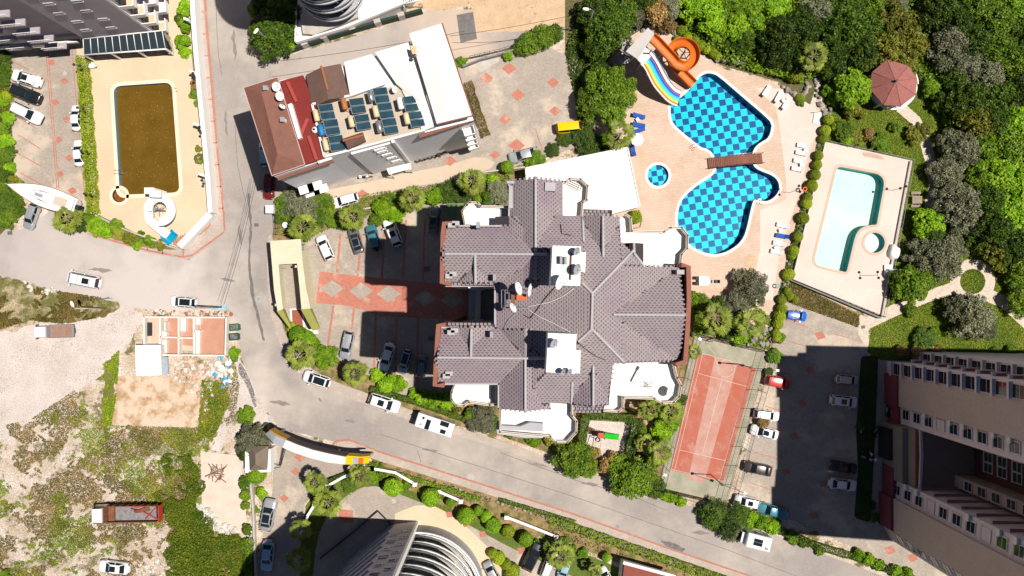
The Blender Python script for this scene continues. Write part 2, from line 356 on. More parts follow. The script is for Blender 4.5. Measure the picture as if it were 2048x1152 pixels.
# ---------------------------------------------------------------- pool outlines (photo pixels at deck level)
POOL = chaikin([(1341,205),(1341,233),(1347,249),(1367,267),(1387,283),(1400,294),(1414,298),(1424,305),(1430,318),(1433,335),(1429,347),(1417,357),(1400,367),(1383,380),(1368,394),(1359,410),(1355,430),(1355,450),(1360,468),(1373,484),(1390,497),(1407,505),(1427,509),(1447,506),(1463,498),(1477,488),(1488,473),(1494,453),(1499,430),(1504,408),(1508,399),(1516,400),(1530,403),(1541,400),(1552,391),(1558,380),(1558,368),(1552,357),(1540,349),(1523,343),(1510,336),(1504,326),(1503,312),(1507,299),(1514,290),(1524,283),(1534,278),(1540,268),(1544,247),(1527,230),(1483,193),(1436,152),(1423,147),(1411,147),(1399,154),(1388,170),(1362,196)], 1)
KIDPOOL = circ(1316, 351, 21)
def rrect(c, r, n=5):
    """rounded polygon: corners c (px), radius r"""
    out = []
    for i in range(len(c)):
        a, b, d = Vector(c[i-1]), Vector(c[i]), Vector(c[(i+1) % len(c)])
        rr = r[i] if isinstance(r, (list, tuple)) else r
        p = b+(a-b).normalized()*rr; q = b+(d-b).normalized()*rr
        for k in range(n+1):
            t = k/n; out.append(tuple(p*(1-t)**2+b*2*t*(1-t)+q*t*t))
    return out
SMALLPOOL = rrect([(1672,334),(1768,352),(1750,450),(1712,452),(1690,545),(1624,529)], [9,24,3,28,5,16])
TUB = circ(1746, 486, 20)
MURKPOOL = rrect([(231,175),(347,167),(363,386),(244,391)], [16,16,14,14])
HOTTUB = circ(243, 392, 14)
HOLES = [WP(p) for p in (POOL, KIDPOOL, SMALLPOOL, TUB, MURKPOOL)]
def ground(name, pts, m, z, holes=(), kind='structure', th=0.0, raw=False):
    b = MB(); p = pts if raw else WP(pts); b.sheet(p, holes, z)
    if th: b.frustum(p, z-th, p, z, cap=False, bot=False)
    o = link(bpy.data.objects.new(name, b.mesh(name, m))); o['kind'] = kind; return o
big = [(-400,-400),(400,-400),(400,400),(-400,400)]
# the base sheet is one big field; the tennis court, deck and gardens lie on it
ground('ground', big, DIRT, 0, HOLES, raw=True)
asph = [(400,-60),(503,-60),(505,112),(560,124),(600,104),(760,58),(850,22),(960,18),(1190,-60),(1260,-60),(1170,60),(1130,66),(1040,92),(925,135),(900,250),(560,380),(545,480),(545,640),(575,730),(640,775),(760,815),(1000,880),(1150,935),(1300,990),(1480,1040),(1600,1090),(1760,1150),(1850,1230),(1680,1230),(1500,1156),(1330,1098),(1150,1033),(950,968),(760,908),(700,882),(672,884),(560,856),(516,800),(490,740),(472,660),(457,628),(290,618),(236,612),(150,592),(60,568),(0,555),(-60,550),(-60,430),(0,430),(40,462),(96,425),(95,398),(160,380),(200,430),(450,420),(430,300),(420,150)]
ground('road', asph, ASPH, .012)
ground('asphalt_patch', [(913,30),(946,24),(954,78),(921,86)], ASPH_PATCH, .02)
ground('sand_patch', ragged([(946,24),(930,-10),(870,-40),(1200,-60),(1190,20),(1130,52),(1040,62),(954,66)], 2.5, 8), SAND, .016)
ground('dirt_verge', [(735,0),(860,-60),(940,-60),(935,12),(862,22),(842,15),(760,40)], SAND, .014)
# vacant lot, lower left
trk = [(250,610),(296,630),(272,662),(240,716),(200,750),(162,780),(130,815),(90,840),(50,860),(10,880),(-60,900),(-60,655),(20,668),(70,650),(150,640),(215,628),(236,612)]
ground('dirt_track', ragged(chaikin(trk, 1), 5, 9), TRACK, .022)
ground('sandy_shoulder', ragged([(470,690),(500,760),(516,800),(545,838),(520,850),(500,820),(470,830),(440,905),(425,900),(440,800),(455,720)], 4, 6), TRACK, .018)
ground('dug_slab', ragged([(230,752),(318,754),(404,750),(402,856),(225,850)], 3, 6), mat('pale_slab', (.62, .48, .36), .95, scale=.5, col2=(.40, .25, .13), thr=(.45,.62), fine=.15, bump=.4, bscale=6), .03)
ground('concrete_yard', [(401,902),(480,912),(491,1000),(494,1068),(430,1062),(404,1010)], mat('pale_yard', (.66, .56, .48), .9, scale=.5, col2=(.60, .47, .37), fine=.08), .03)
ground('grass_verge', ragged([(-60,540),(60,566),(130,586),(200,596),(236,602),(238,618),(205,634),(130,645),(60,640),(0,655),(-60,650)], 3.5, 6), mat('weedy_bank', (.14, .13, .04), .95, scale=.5, col2=(.42, .34, .22), thr=(.45, .62), bump=1, bscale=4, fine=.35), .026)
GREEN = mat('weeds', (.12, .14, .02), .95, scale=.5, col2=(.20, .17, .06), bump=1, bscale=5, fine=.35)
ground('weedy_ground', ragged([(352,905),(400,930),(404,1010),(428,1064),(496,1072),(505,1160),(500,1230),(340,1230),(345,1080),(320,1010)], 13, 12), GREEN, .024)
for i, p in enumerate([[(205,730),(238,700),(232,790),(222,850),(206,850)], [(405,770),(440,760),(455,800),(440,850),(415,905),(398,880)], [(250,850),(330,870),(380,860),(400,900),(350,925),(280,900)]]):
    ground('weed_patch', ragged(p, 6, 7, i), GREEN, .028+.002*i)
# ---- left compound: car park, pool deck, boundary pavement
ground('left_car_park', [(16,96),(152,94),(168,300),(176,420),(120,400),(30,372),(28,330)], PAVE, .03)
ground('left_garden', [(-60,90),(16,96),(28,330),(34,372),(50,420),(0,470),(-60,470)], SOIL, .02)
ground('tower_forecourt', [(-80,-80),(400,-80),(388,120),(172,126),(150,96),(-80,100)], DECK_L, .026)
ground('left_pool_deck', [(172,118),(386,110),(424,440),(360,492),(300,478),(200,430),(190,400)], DECK_L, .6, [WP(MURKPOOL), WP(HOTTUB)], th=.6)
ground('planter_strip', [(193,428),(300,480),(356,500),(300,497),(232,480),(180,458),(110,448),(110,424)], GARDEN, .14)
pav = [(378,-60),(404,-60),(412,60),(420,150),(433,300),(449,420),(451,462),(436,478),(384,516),(370,519),(300,506),(178,470),(190,455),(300,478),(360,495),(424,440),(420,380),(400,180),(386,0)]
ground('pavement', pav, PAVEMENT, .12, th=.12)
def redlines(name, segs, w, z, m=PAVE_RED, par=None):
    b = MB()
    for line in segs: b.sheet(WP(strip(line, w)), z=z)
    o = link(bpy.data.objects.new(name, b.mesh(name, m))); o['kind'] = 'structure'; return o
redlines('red_kerb', [[(407,-60),(415,60),(425,170),(434,290),(447,420),(450,462),(436,474),(384,511),(366,514),(300,502),(176,467)]], 1.8, .127)
redlines('red_band', [[(390+i*3.9,26+i*43.5),(409+i*4.2,25+i*43.5)] for i in range(10)]+[[(293,482),(296,500)],[(325,488),(326,508)],[(368,498),(367,512)]], 1.3, .127)
def diamonds(parent_name, lst, z, par=None):
    me = None
    for x, y, s, r in lst:
        p = [(s*math.cos(R(r+90*k)), s*(.8 if k % 2 else 1)*math.sin(R(r+90*k))) for k in range(4)]
        b = MB(); b.prism(WP([(x+a, y+c) for a, c in p]), z-.02, z)
        child('paving_diamond', b.mesh('paving_diamond', PAVE_RED), bpy.data.objects[parent_name])
diamonds('left_car_park', [(103,125,9,40),(129,162,9,10),(111,205,9,10),(133,239,9,10),(117,279,9,10),(139,316,9,10),(121,348,8,10),(145,382,10,10)], .038)
redlines('parking_line', [[(16,120),(60,140)],[(24,175),(62,190)],[(24,228),(75,258)],[(37,270),(80,297)],[(34,305),(82,333)],[(40,345),(84,370)],[(92,100),(114,376)],[(96,100),(118,376)],[(144,98),(170,400)]], .9, .036)
# ---- top: terrace of the round tower
ground('upper_garden', [(505,-60),(600,-60),(600,95),(520,60)], SOIL, .03)
# ---- hotel yard (paved)
yard = [(905,128),(1000,96),(1090,90),(1132,112),(1150,200),(1160,292),(1060,325),(1000,340),(930,360),(850,376),(780,385),(700,392),(600,408),(540,400),(530,360),(560,330),(900,240)]
ground('hotel_yard', yard, PAVE, .03)
ground('yard_dust', chaikin([(560,395),(700,372),(820,345),(900,330),(960,310),(1000,330),(930,355),(780,382),(600,405)], 1), mat('dusty_paving', (.52, .42, .32), .9, scale=.6, col2=(.56, .45, .34), fine=.1), .034)
ground('ramp_patch', rrect([(950,125),(995,112),(1000,122),(960,146)], 6), CONC, .04)
diamonds('hotel_yard', [(1018,137,15,0),(973,157,14,0),(1106,165,13,0),(1036,190,15,0),(1010,239,13,0),(1110,222,12,0),(1033,291,17,0),(990,310,11,0),(900,322,13,0),(725,388,12,0)], .044)
redlines('parking_line', [[(1070,256),(1085,302)],[(1104,247),(1120,290)]], .9, .040)
# ---- main block grounds
ground('block_garden', [(555,400),(700,400),(850,372),(1020,335),(1240,310),(1290,520),(1380,560),(1560,590),(1545,690),(1500,720),(1440,1010),(1310,980),(1150,925),(1000,872),(860,838),(760,800),(640,765),(575,725),(550,600),(545,470)], GARDEN, .024)
ground('block_car_park', chaikin([(616,478),(640,464),(700,440),(860,400),(900,400),(1010,420),(1010,780),(800,798),(760,760),(700,735),(665,712),(640,700),(610,640),(604,540),(606,492)], 1), PAVE, .036)
RB = [(640,543),(700,550),(760,556),(1010,580),(1010,645),(760,632),(700,612),(632,606)]
ground('red_forecourt', RB, PAVE_RED, .042)
def gdiam(cx, cy, a, b_): return [(cx-a, cy), (cx, cy-b_), (cx+a, cy), (cx, cy+b_)]
for cx, cy in ((664,577),(722,582),(777,588),(850,597),(905,600)):
    b = MB(); b.prism(WP(gdiam(cx, cy, 24, 17)), .03, .047); child('paving_diamond', b.mesh('paving_diamond', PAVE), bpy.data.objects['red_forecourt'])
redlines('red_stripe', [[(681,468),(674,545)],[(722,470),(716,552)],[(769,452),(764,556)],[(812,440),(806,558)],[(850,440),(846,560)],[(667,612),(656,690)],[(708,614),(700,700)],[(752,620),(748,740)],[(794,622),(790,760)],[(836,628),(834,770)]], 2.2, .045)
ground('pavement_east', chaikin([(546,470),(556,540),(560,640),(585,700),(640,752),(760,796),(900,850),(1000,880),(1150,935),(1300,990),(1290,1000),(1140,948),(980,890),(880,862),(740,812),(628,770),(570,712),(541,640),(533,540),(535,470)], 1), PAVEMENT, .11, th=.11)
ground('lower_pavement', [(674,884),(700,878),(760,902),(950,962),(1150,1027),(1330,1092),(1500,1150),(1680,1224),(1680,1244),(1500,1166),(1330,1108),(1150,1046),(950,980),(760,922),(700,900),(672,896)], PAVEMENT, .12, th=.12)
redlines('red_kerb', [[(666,890),(674,882),(700,880),(760,904),(950,964),(1150,1029),(1330,1094),(1500,1152),(1680,1226)]], 1.6, .127)
ground('verge', chaikin([(735,912),(760,922),(950,980),(1150,1046),(1330,1108),(1500,1166),(1680,1244),(1500,1244),(1330,1160),(1150,1092),(1000,1052),(930,1030),(860,1000),(780,960)], 1), GARDEN, .1)
# lower-left drive and forecourt of the oval tower
ground('drive', [(560,856),(600,868),(670,896),(735,925),(690,950),(640,960),(610,1000),(600,1100),(600,1244),(510,1244),(520,1100),(545,985),(548,900)], PAVE, .034)
ground('tower_courtyard', [(690,950),(735,935),(860,1000),(930,1030),(1000,1052),(1150,1100),(1300,1160),(1400,1244),(600,1244),(600,1100),(612,1010),(640,975)], LAWN, .028)
ground('oval_forecourt', chaikin([(740,968),(790,985),(850,1008),(900,1030),(960,1062),(1030,1100),(1100,1130),(1160,1160),(1200,1244),(620,1244),(628,1120),(640,1050),(690,990)], 1), PAVE, .036)
ground('tower_apron', chaikin([(770,1035),(850,1003),(905,1030),(960,1078),(1010,1130),(1060,1244),(960,1244),(900,1120),(850,1080)], 1), DECK_L, .042)
diamonds('drive', [(600,914,13,0),(591,943,10,0),(568,996,10,0)], .042)
diamonds('oval_forecourt', [(692,1032,20,45),(899,1029,9,30),(932,1048,9,30),(965,1068,9,30),(1043,1101,10,30)], .046)
# ---- main pool deck
deck = chaikin([(1195,330),(1170,290),(1190,240),(1200,190),(1215,120),(1240,85),(1290,62),(1320,52),(1350,78),(1400,112),(1440,138),(1500,150),(1560,170),(1605,212),(1640,215),(1650,255),(1632,300),(1612,390),(1585,480),(1568,560),(1556,600),(1552,660),(1520,680),(1500,640),(1440,604),(1380,590),(1330,560),(1250,480),(1180,400)], 1)
ground('pool_deck', deck, DECK_R, .05, [WP(POOL), WP(KIDPOOL)])
ground('sand_stain', chaikin([(1490,515),(1502,507),(1510,512),(1508,530),(1498,538),(1488,530)], 2), SAND, .056)
ground('worn_deck', [(1510,175),(1560,178),(1600,200),(1630,214),(1645,255),(1620,290),(1600,380),(1560,500),(1545,600),(1500,600),(1520,500),(1520,420),(1572,400),(1572,360),(1560,260),(1552,215)], DECK_W, .054)
ground('lower_pool_deck', [(1648,284),(1822,322),(1764,634),(1582,558)], DECK_W, .5, [WP(SMALLPOOL), WP(TUB)], th=.5)
ground('wet_stain', chaikin([(1722,304),(1760,312),(1766,322),(1738,316),(1722,314)], 1), mat('stained_deck', (.52, .36, .26), .7, .1), .506)
# ---- right gardens
ground('garden_lawn', [(1640,150),(1700,100),(1800,60),(2300,0),(2300,740),(1760,720),(1730,700),(1740,640),(1764,634),(1822,322),(1648,284),(1655,240)], LAWN, .03)
ground('wood_floor', [(1130,-200),(2400,-200),(2400,620),(2040,640),(1990,560),(1900,500),(1870,330),(1850,200),(1760,90),(1640,150),(1620,210),(1560,165),(1440,130),(1350,70),(1290,55),(1200,110),(1130,120)], SOIL, .02)
ground('side_lawn', [(1580,563),(1722,628),(1718,634),(1720,650),(1562,598)], mat('tired_lawn', (.15, .16, .04), .95, scale=.4, col2=(.30, .24, .12), bump=1., bscale=6, fine=.3), .06)
ground('ring_path', circ(1945, 563, 45, 40), PATH, .05, [WP(circ(1945, 563, 25, 32))])
ground('path', strip([(1722,652),(1790,620),(1850,594),(1908,576)], 12), PATH, .046)
ground('path', strip([(1975,590),(2010,605),(2060,650),(2120,720)], 13), PATH, .044)
ground('path', strip([(1800,214),(1830,240),(1848,275),(1860,320),(1868,370),(1855,430)], 11), PATH, .042)
ground('path', [(1718,628),(1745,640),(1735,700),(1716,668)], PATH, .04)
# ---- right car park
ground('right_car_park', [(1560,598),(1722,655),(1735,700),(1728,730),(1722,1040),(1860,1110),(1960,1244),(1900,1244),(1760,1120),(1640,1065),(1560,1030),(1472,1004),(1545,690)], PAVE, .034)
ground('tower_yard', [(1735,722),(2400,722),(2400,1244),(1900,1244),(1722,1050)], PAVE, .038)
ground('island_bed', rrect([(1722,712),(1756,712),(1750,860),(1740,1045),(1708,1035),(1716,940),(1712,860)], 8), mat('shade_toned_groundcover', (.035, .06, .012), .95, .3, 1., fine=.3), .12, th=.12)  # bed colour darkened to carry the tower's shade
diamonds('right_car_park', [(1640,671,12,20),(1620,740,10,20),(1605,806,10,20),(1588,872,10,20),(1572,943,10,20),(1645,967,9,20),(1628,1030,10,20)], .042)
diamonds('tower_yard', [(1780,1100,12,20),(1825,1115,12,20)], .046)
redlines('parking_line', [[(1572,640),(1615,655)],[(1575,682),(1610,692)],[(1530,812),(1570,824)],[(1518,850),(1570,862)],[(1508,905),(1556,918)],[(1498,965),(1552,982)],[(1562,744),(1580,748)],[(1666,667),(1720,682)]], .8, .042)
ground('gatehouse_court', [(545,484),(606,482),(628,660),(580,662),(560,620)], PAVE, .05)
for i, (x, y, a, c) in enumerate([(560,806,24,6),(700,842,16,4),(1180,968,20,4),(1080,930,26,4),(455,560,16,4),(200,540,26,5),(452,250,4,30),(1400,1066,22,4),(860,900,18,3),(480,470,5,22),(640,800,5,5),(468,90,5,34)]):
    ground('road_stain', ragged([(x-a, y-c*.5), (x, y-c), (x+a, y+c*.4), (x+a*.3, y+c)], 1.6, 5, i), mat('worn_asphalt', (.255, .225, .205), .9, .2, 1., fine=.15), .0145+.0001*i)
# tennis and basketball court
ground('court_base', [(1390,668),(1536,704),(1450,1006),(1318,974)], COURT_G, .05)
ground('court_surface', [(1396,704),(1512,736),(1446,964),(1340,940)], COURT_R, .058)
ground('court_stripe', [(1430,713),(1475,726),(1408,966),(1376,958)], COURT_P, .062)
def ip(u, v):   # court coordinates 0..1 -> px
    a, b, c, d = (1396,704),(1512,736),(1446,964),(1340,940)
    return tuple((a[i]*(1-u)+b[i]*u)*(1-v)+(d[i]*(1-u)+c[i]*u)*v for i in (0, 1))
ls = [[ip(.0, .0), ip(1, 0)], [ip(0, .992), ip(1, .992)], [ip(.08, 0), ip(.08, 1)], [ip(.93, 0), ip(.93, 1)], [ip(.02, .0), ip(.02, 1)], [ip(.08, .17), ip(.93, .17)], [ip(.08, .82), ip(.93, .82)], [ip(.5, .17), ip(.5, .82)]]
CLINE = mat('faded_line', (.66, .54, .49), .9, .25, 1.5)
redlines('court_line', ls, .42, .068, CLINE)
c0 = ip(.52, .07)
redlines('court_line', [[(c0[0]+17*math.cos(a), c0[1]+17*math.sin(a)) for a in [R(10*k) for k in range(37)]], [(1427,712),(1440,740)],[(1480,724),(1462,742)],[(1415,690),(1432,712)],[(1500,700),(1478,722)]], .4, .072, CLINE)
# playground sand
ground('play_sand', [(1168,840),(1272,846),(1256,930),(1160,910)], TRACK, .06)
ground('tiled_path', strip([(1240,808),(1285,812),(1300,850),(1290,920),(1300,960)], 8), mat('tan_tiles', (.50, .33, .19), .9, .15, 1), .05)
redlines('road_joint', [[(760,868),(880,908),(1000,946),(1150,994),(1300,1046),(1450,1098),(1640,1170)],[(432,0),(434,60),(437,110),(444,150)],[(835,900),(842,926)],[(470,250),(475,330),(490,400)],[(1000,905),(1150,960),(1260,990),(1330,1020)]], .5, .018, ASPH_PATCH)
ground('oil_stain', ragged([(1320,1080),(1350,1086),(1372,1100),(1360,1104),(1330,1092)], 1.5, 5), ASPH_PATCH, .02)
ground('dark_track', chaikin([(478,725),(484,728),(505,770),(515,812),(508,815),(494,770),(476,745)], 1), ASPH_PATCH, .02)
ground('road_repair', ragged(strip([(497,385),(502,450),(498,520),(505,590),(520,650),(528,680)], 2.5), 1.6, 8), ASPH_PATCH, .02)

# ---------------------------------------------------------------- pools
TILE_C = mat('cyan_tile', (.0, .60, .62), .4, .12, 2.); TILE_N = mat('navy_tile', (.0, .045, .22), .4, .1, 2.)
TILE_C2 = mat('pale_cyan_tile', (.06, .62, .70), .4, .1, 2.); GROUT = mat('pool_grout', (.16, .62, .72), .7, .1, 2.)
WALLB = mat('pool_wall_blue', (.0, .15, .33), .4, .15, 1.); WALLT = mat('pool_wall_teal', (.0, .26, .32), .4, .15, 1.)
def pool(name, label, outline, depth, zd, wall, water, wz, coping_w, cop_mat, floor, tiles=None):
    o = WP(outline); c = np.mean(np.array(o), 0)
    t = thing(name, label, 'swimming pool', (c[0], c[1], zd))
    b = MB(); b.sheet(o, z=zd-depth); b.build('pool_floor', floor, t)
    b = MB(); n = len(o)
    b.add([(x, y, zd-depth) for x, y in o]+[(x, y, zd) for x, y in o], [(i, (i+1) % n, n+(i+1) % n, n+i) for i in range(n)]); b.build('pool_wall', wall, t)
    b = MB(); ring = offset(o, coping_w); b.sheet(ring, [o], z=zd+.03); b.frustum(ring, zd-.01, ring, zd+.03, cap=False, bot=False); b.build('coping', cop_mat, t)
    b = MB(); b.sheet(o, z=zd-wz); b.build('water', water, t)
    if tiles:
        size, rot, cm, nm = tiles; cr, sr = math.cos(R(rot)), math.sin(R(rot)); g = .035; cand = []
        def clip(poly, x0, x1, y0, y1): # clip outline to tile rectangle (in rotated frame)
            for ax, lim, sg in ((0, x0, 1), (0, x1, -1), (1, y0, 1), (1, y1, -1)):
                q = []
                for i in range(len(poly)):
                    a, d = poly[i], poly[(i+1) % len(poly)]; ia = sg*(a[ax]-lim) >= 0; ib = sg*(d[ax]-lim) >= 0
                    if ia: q.append(a)
                    if ia != ib:
                        s = (lim-a[ax])/(d[ax]-a[ax]); q.append((a[0]+(d[0]-a[0])*s, a[1]+(d[1]-a[1])*s))
                poly = q
                if len(poly) < 3: return []
            return poly
        ro = [((x-c[0])*cr+(y-c[1])*sr, -(x-c[0])*sr+(y-c[1])*cr) for x, y in o]
        full = {0: None, 1: None}; rest = MB(); restm = []; cnt = 0
        R0 = max(abs(v) for p in ro for v in p); K = int(R0/size)+2
        for i in range(-K, K):
            for j in range(-K, K):
                x0, y0 = i*size+g, j*size+g; x1, y1 = (i+1)*size-g, (j+1)*size-g
                p = clip(ro, x0, x1, y0, y1)
                if not p: continue
                ar = abs(sum(p[k][0]*p[(k+1) % len(p)][1]-p[(k+1) % len(p)][0]*p[k][1] for k in range(len(p))))/2
                if ar > .02: cand.append((-ar, i, j, p))
        cand.sort(key=lambda q: (q[0], q[1], q[2]))
        for k, (ar, i, j, p) in enumerate(cand):
            m = (i+j) % 2; zf = zd-depth
            if k < 298:
                if -ar > (size-2*g)**2*.995:
                    if full[m] is None:
                        q = MB(); h = size/2-g; q.prism([(-h, -h), (h, -h), (h, h), (-h, h)], .0, .03, bot=False); full[m] = q.mesh('pool_tile', (cm, nm)[m])
                    x, y = (i+.5)*size, (j+.5)*size
                    child('pool_tile', full[m], t, loc=(x*cr-y*sr, x*sr+y*cr, zf-zd), rot=(0, 0, R(rot)))
                else:
                    q = MB(); q.prism([(x*cr-y*sr, x*sr+y*cr) for x, y in p], zf-zd, zf-zd+.03, bot=False)
                    child('pool_tile', q.mesh('pool_tile', (cm, nm)[m]), t)
            else: rest.prism([(c[0]+x*cr-y*sr, c[1]+x*sr+y*cr) for x, y in p], zf, zf+.03, m=m, bot=False)
        if rest.v: tag(rest.build('pool_edge_tiles', [cm, nm], t), kind='stuff')
    return t
pool('main_pool', 'big free-form pool with cyan and navy checkered floor, crossed by a wooden bridge', POOL, 1.35, .05, WALLB, W_MAIN, .12, .42, COPING, GROUT, (1.02, 9, TILE_C, TILE_N))
pool('paddling_pool', 'small round checkered paddling pool beside the big white flat roof', KIDPOOL, .5, .05, WALLB, W_MAIN, .1, .42, COPING, GROUT, (.88, 9, TILE_C2, TILE_N))
pool('plunge_pool', 'pale milky pool with teal sides and a notch round the hot tub', SMALLPOOL, 1.3, .5, WALLT, W_PALE, .12, .40, mat('tan_coping', (.58, .43, .33), .7, .1, 1), mat('milky_floor', (.66, .78, .62), .5, scale=.2, col2=(.54, .76, .68)))
pool('hot_tub', 'round white tub tucked into the notch of the pale pool', TUB, .9, .5, WALLT, W_PALE, .2, .42, MATS['tan_coping'], mat('tub_floor', (.74, .82, .80), .5, .15, 1.))
pool('stagnant_pool', 'rounded rectangular pool full of brown murky water', MURKPOOL, 1.6, .6, mat('faded_blue_wall', (.12, .26, .38), .6, .2, 1.), MURK, .62, .55, mat('beige_coping', (.80, .68, .50), .7, .06, 1), CONC)
pool('stagnant_tub', 'small round tub of rusty water at the corner of the murky pool', HOTTUB, .55, .6, DARK, mat('rusty_water', (.28, .09, .015), .15, .5, 2., col2=(.16, .05, .01), spec=.5), .5, .42, MATS['beige_coping'], CONC)
# ---------------------------------------------------------------- main apartment block (tiled roof)
HE = 30.0
def W3(px, py, h, z): p = W(px, py, h); return Vector((p.x, p.y, z))
BASEW = mat('cream_wall', (.62, .55, .46), .85, .08, .4)
TILE = mat('roof_tile', (.285, .240, .245), .75, scale=.12, col2=(.245, .185, .225), thr=(.48, .62), fine=.12, bscale=5); add_patches(TILE, (.23, .20, .195), .5, .58, .75, 14)
TILE_U = mat('roof_underlay', (.055, .045, .05), .9, .2, 2.)
RIDGE = mat('ridge_cap', (.44, .42, .42), .7, .12, 2.)
mb_t = thing('apartment_block', 'large apartment block with a purple grey tiled roof, white terraces and two white lift houses', 'building', W3(1100, 600, HE, 0))
FP = [(892,452),(1018,452),(1018,363),(1125,363),(1125,433),(1165,433),(1165,436),(1237,436),(1237,487),(1285,535),(1358,535),(1358,722),(1222,722),(1216,808),(1143,808),(1143,803),(1100,803),(1100,817),(997,817),(997,768),(877,768),(879,655),(990,655),(990,572),(890,572)]
b = MB(); b.prism(WP(FP, HE), 0, HE-.35); b.build('wall', BASEW, mb_t)
S0 = .02236; ZT = 4.0
hip = {'e': lambda x, y: ZT-S0*(x-1177), 'w': lambda x, y: ZT-S0*(1177-x), 'n': lambda x, y: ZT-S0*(587-y), 's': lambda x, y: ZT-S0*(y-655)}
hipz = lambda x, y: min(f(x, y) for f in hip.values())
core = [[(990,433),(1165,433),(1165,803),(990,803)], [(1165,436),(1237,436),(1237,487),(1237,722),(1220,722),(1216,808),(1165,808)], [(1237,535),(1358,535),(1358,722),(1237,722)], [(1237,487),(1285,535),(1237,535)]]
def clipf(poly, f):
    q = []
    for i in range(len(poly)):
        a, c = poly[i], poly[(i+1) % len(poly)]; fa, fc = f(*a), f(*c)
        if fa >= 0: q.append(a)
        if (fa >= 0) != (fc >= 0): s = fa/(fa-fc); q.append((a[0]+(c[0]-a[0])*s, a[1]+(c[1]-a[1])*s))
    return q
PL = []   # planes: polygon (px), z function, downslope direction in px
for nm, f in hip.items():
    dn = {'e': (1, 0), 'w': (-1, 0), 'n': (0, -1), 's': (0, 1)}[nm]
    for r in core:
        p = r
        for n2, g in hip.items():
            if n2 != nm: p = clipf(p, lambda x, y, f=f, g=g: g(x, y)-f(x, y))
            if len(p) < 3: break
        if len(p) >= 3: PL.append((p, f, dn))
GB = []
def gable(x0, x1, y0, y1, axis, rp, rh, base=0.0):
    if axis == 'x':
        f1 = lambda x, y: base+rh*(1-(rp-y)/(rp-y0)); f2 = lambda x, y: base+rh*(1-(y-rp)/(y1-rp))
        PL.append(([(x0,y0),(x1,y0),(x1,rp),(x0,rp)], f1, (0, -1))); PL.append(([(x0,rp),(x1,rp),(x1,y1),(x0,y1)], f2, (0, 1)))
    else:
        f1 = lambda x, y: base+rh*(1-(rp-x)/(rp-x0)); f2 = lambda x, y: base+rh*(1-(x-rp)/(x1-rp))
        PL.append(([(x0,y0),(rp,y0),(rp,y1),(x0,y1)], f1, (-1, 0))); PL.append(([(rp,y0),(x1,y0),(x1,y1),(rp,y1)], f2, (1, 0)))
    GB.append(lambda x, y: min(f1(x, y), f2(x, y)) if x0-.1 <= x <= x1+.1 and y0-.1 <= y <= y1+.1 else -9)
gable(892, 1120, 454, 565, 'x', 510, 2.0); gable(1018, 1124, 363, 560, 'y', 1070, 2.0); gable(878, 1120, 658, 767, 'x', 712, 2.0); gable(997, 1100, 660, 817, 'y', 1050, 2.0)
gable(1165, 1237, 436, 560, 'y', 1201, 1.3, .9); gable(1143, 1216, 690, 808, 'y', 1182, 1.3, .9); gable(1200, 1358, 535, 722, 'x', 628, 3.1)
gable(912, 990, 515, 568, 'y', 952, 1.3, -.05); gable(905, 984, 655, 707, 'y', 944, 1.3, -.05); gable(1237, 1287, 487, 560, 'y', 1262, 1.2, .0)
inF = lambda x, y: inside(x, y, FP)
def Z(x, y): return max([hipz(x, y) if 990 <= x <= 1358 and 433 <= y <= 808 else -9]+[g(x, y) for g in GB])
rb = MB(); tb = MB(); NT = 0
KS = 80/110/SCL
for p, f, dn in PL:
    v = [W3(x, y, HE, HE+f(x, y)-.06) for x, y in p]
    a = sum(v[i].x*v[(i+1) % len(v)].y-v[(i+1) % len(v)].x*v[i].y for i in range(len(v)))
    if a < 0: v.reverse()
    n = len(v); rb.add(v, [tuple(range(n))]); rb.add(v+[Vector((q.x, q.y, HE-.4)) for q in v], [(i, n+i, n+(i+1) % n, (i+1) % n) for i in range(n)])
    xs = [q[0] for q in p]; ys = [q[1] for q in p]; dx, dy = dn; cx_, cy_ = (abs(dy), abs(dx))
    st = 4.6; tw = 8.2   # row pitch, tile pitch (px at eave level)
    lo = min(q[0]*dx+q[1]*dy for q in p); hi = max(q[0]*dx+q[1]*dy for q in p); l2 = min(q[0]*cx_+q[1]*cy_ for q in p); h2 = max(q[0]*cx_+q[1]*cy_ for q in p)
    for i in range(int((hi-lo)/st)+1):
        for j in range(int((h2-l2)/tw)+2):
            a = lo+(i+.5)*st; c = l2+(j+(.5 if i % 2 else 0))*tw; jx = rnd.uniform(-.2, .2)
            x = a*dx+c*cx_; y = a*dy+c*cy_
            if not inside(x, y, p) or not inF(x, y): continue
            if f(x, y) < Z(x, y)-.04: continue
            # a tab reaching the next row and a shorter one beside it: a small dark slot stays open
            for u0, u1, w1 in ((-4.1, .7, 2.35), (.7, 4.1, .85)):
                co = []
                for u, w_ in ((u0, -2.3), (u1, -2.3), (u1, w1), (u0, w1)):
                    X = x+cx_*(u+jx)+dx*w_; Y = y+cy_*(u+jx)+dy*w_; co.append(W3(X, Y, HE, HE+f(X, Y)+(.035 if w_ > 0 else .0)-.02))
                lowf = [Vector((q.x, q.y, q.z-.07)) for q in co[2:]]
                if (co[1]-co[0]).cross(co[2]-co[0]).z < 0: fs = [(3, 2, 1, 0), (2, 3, 5, 4)]
                else: fs = [(0, 1, 2, 3), (2, 4, 5, 3)]
                tb.add(co+lowf, fs); NT += 1
rb.build('roof', TILE_U, mb_t); tag(tb.build('roof_tiles', TILE, mb_t), kind='stuff')
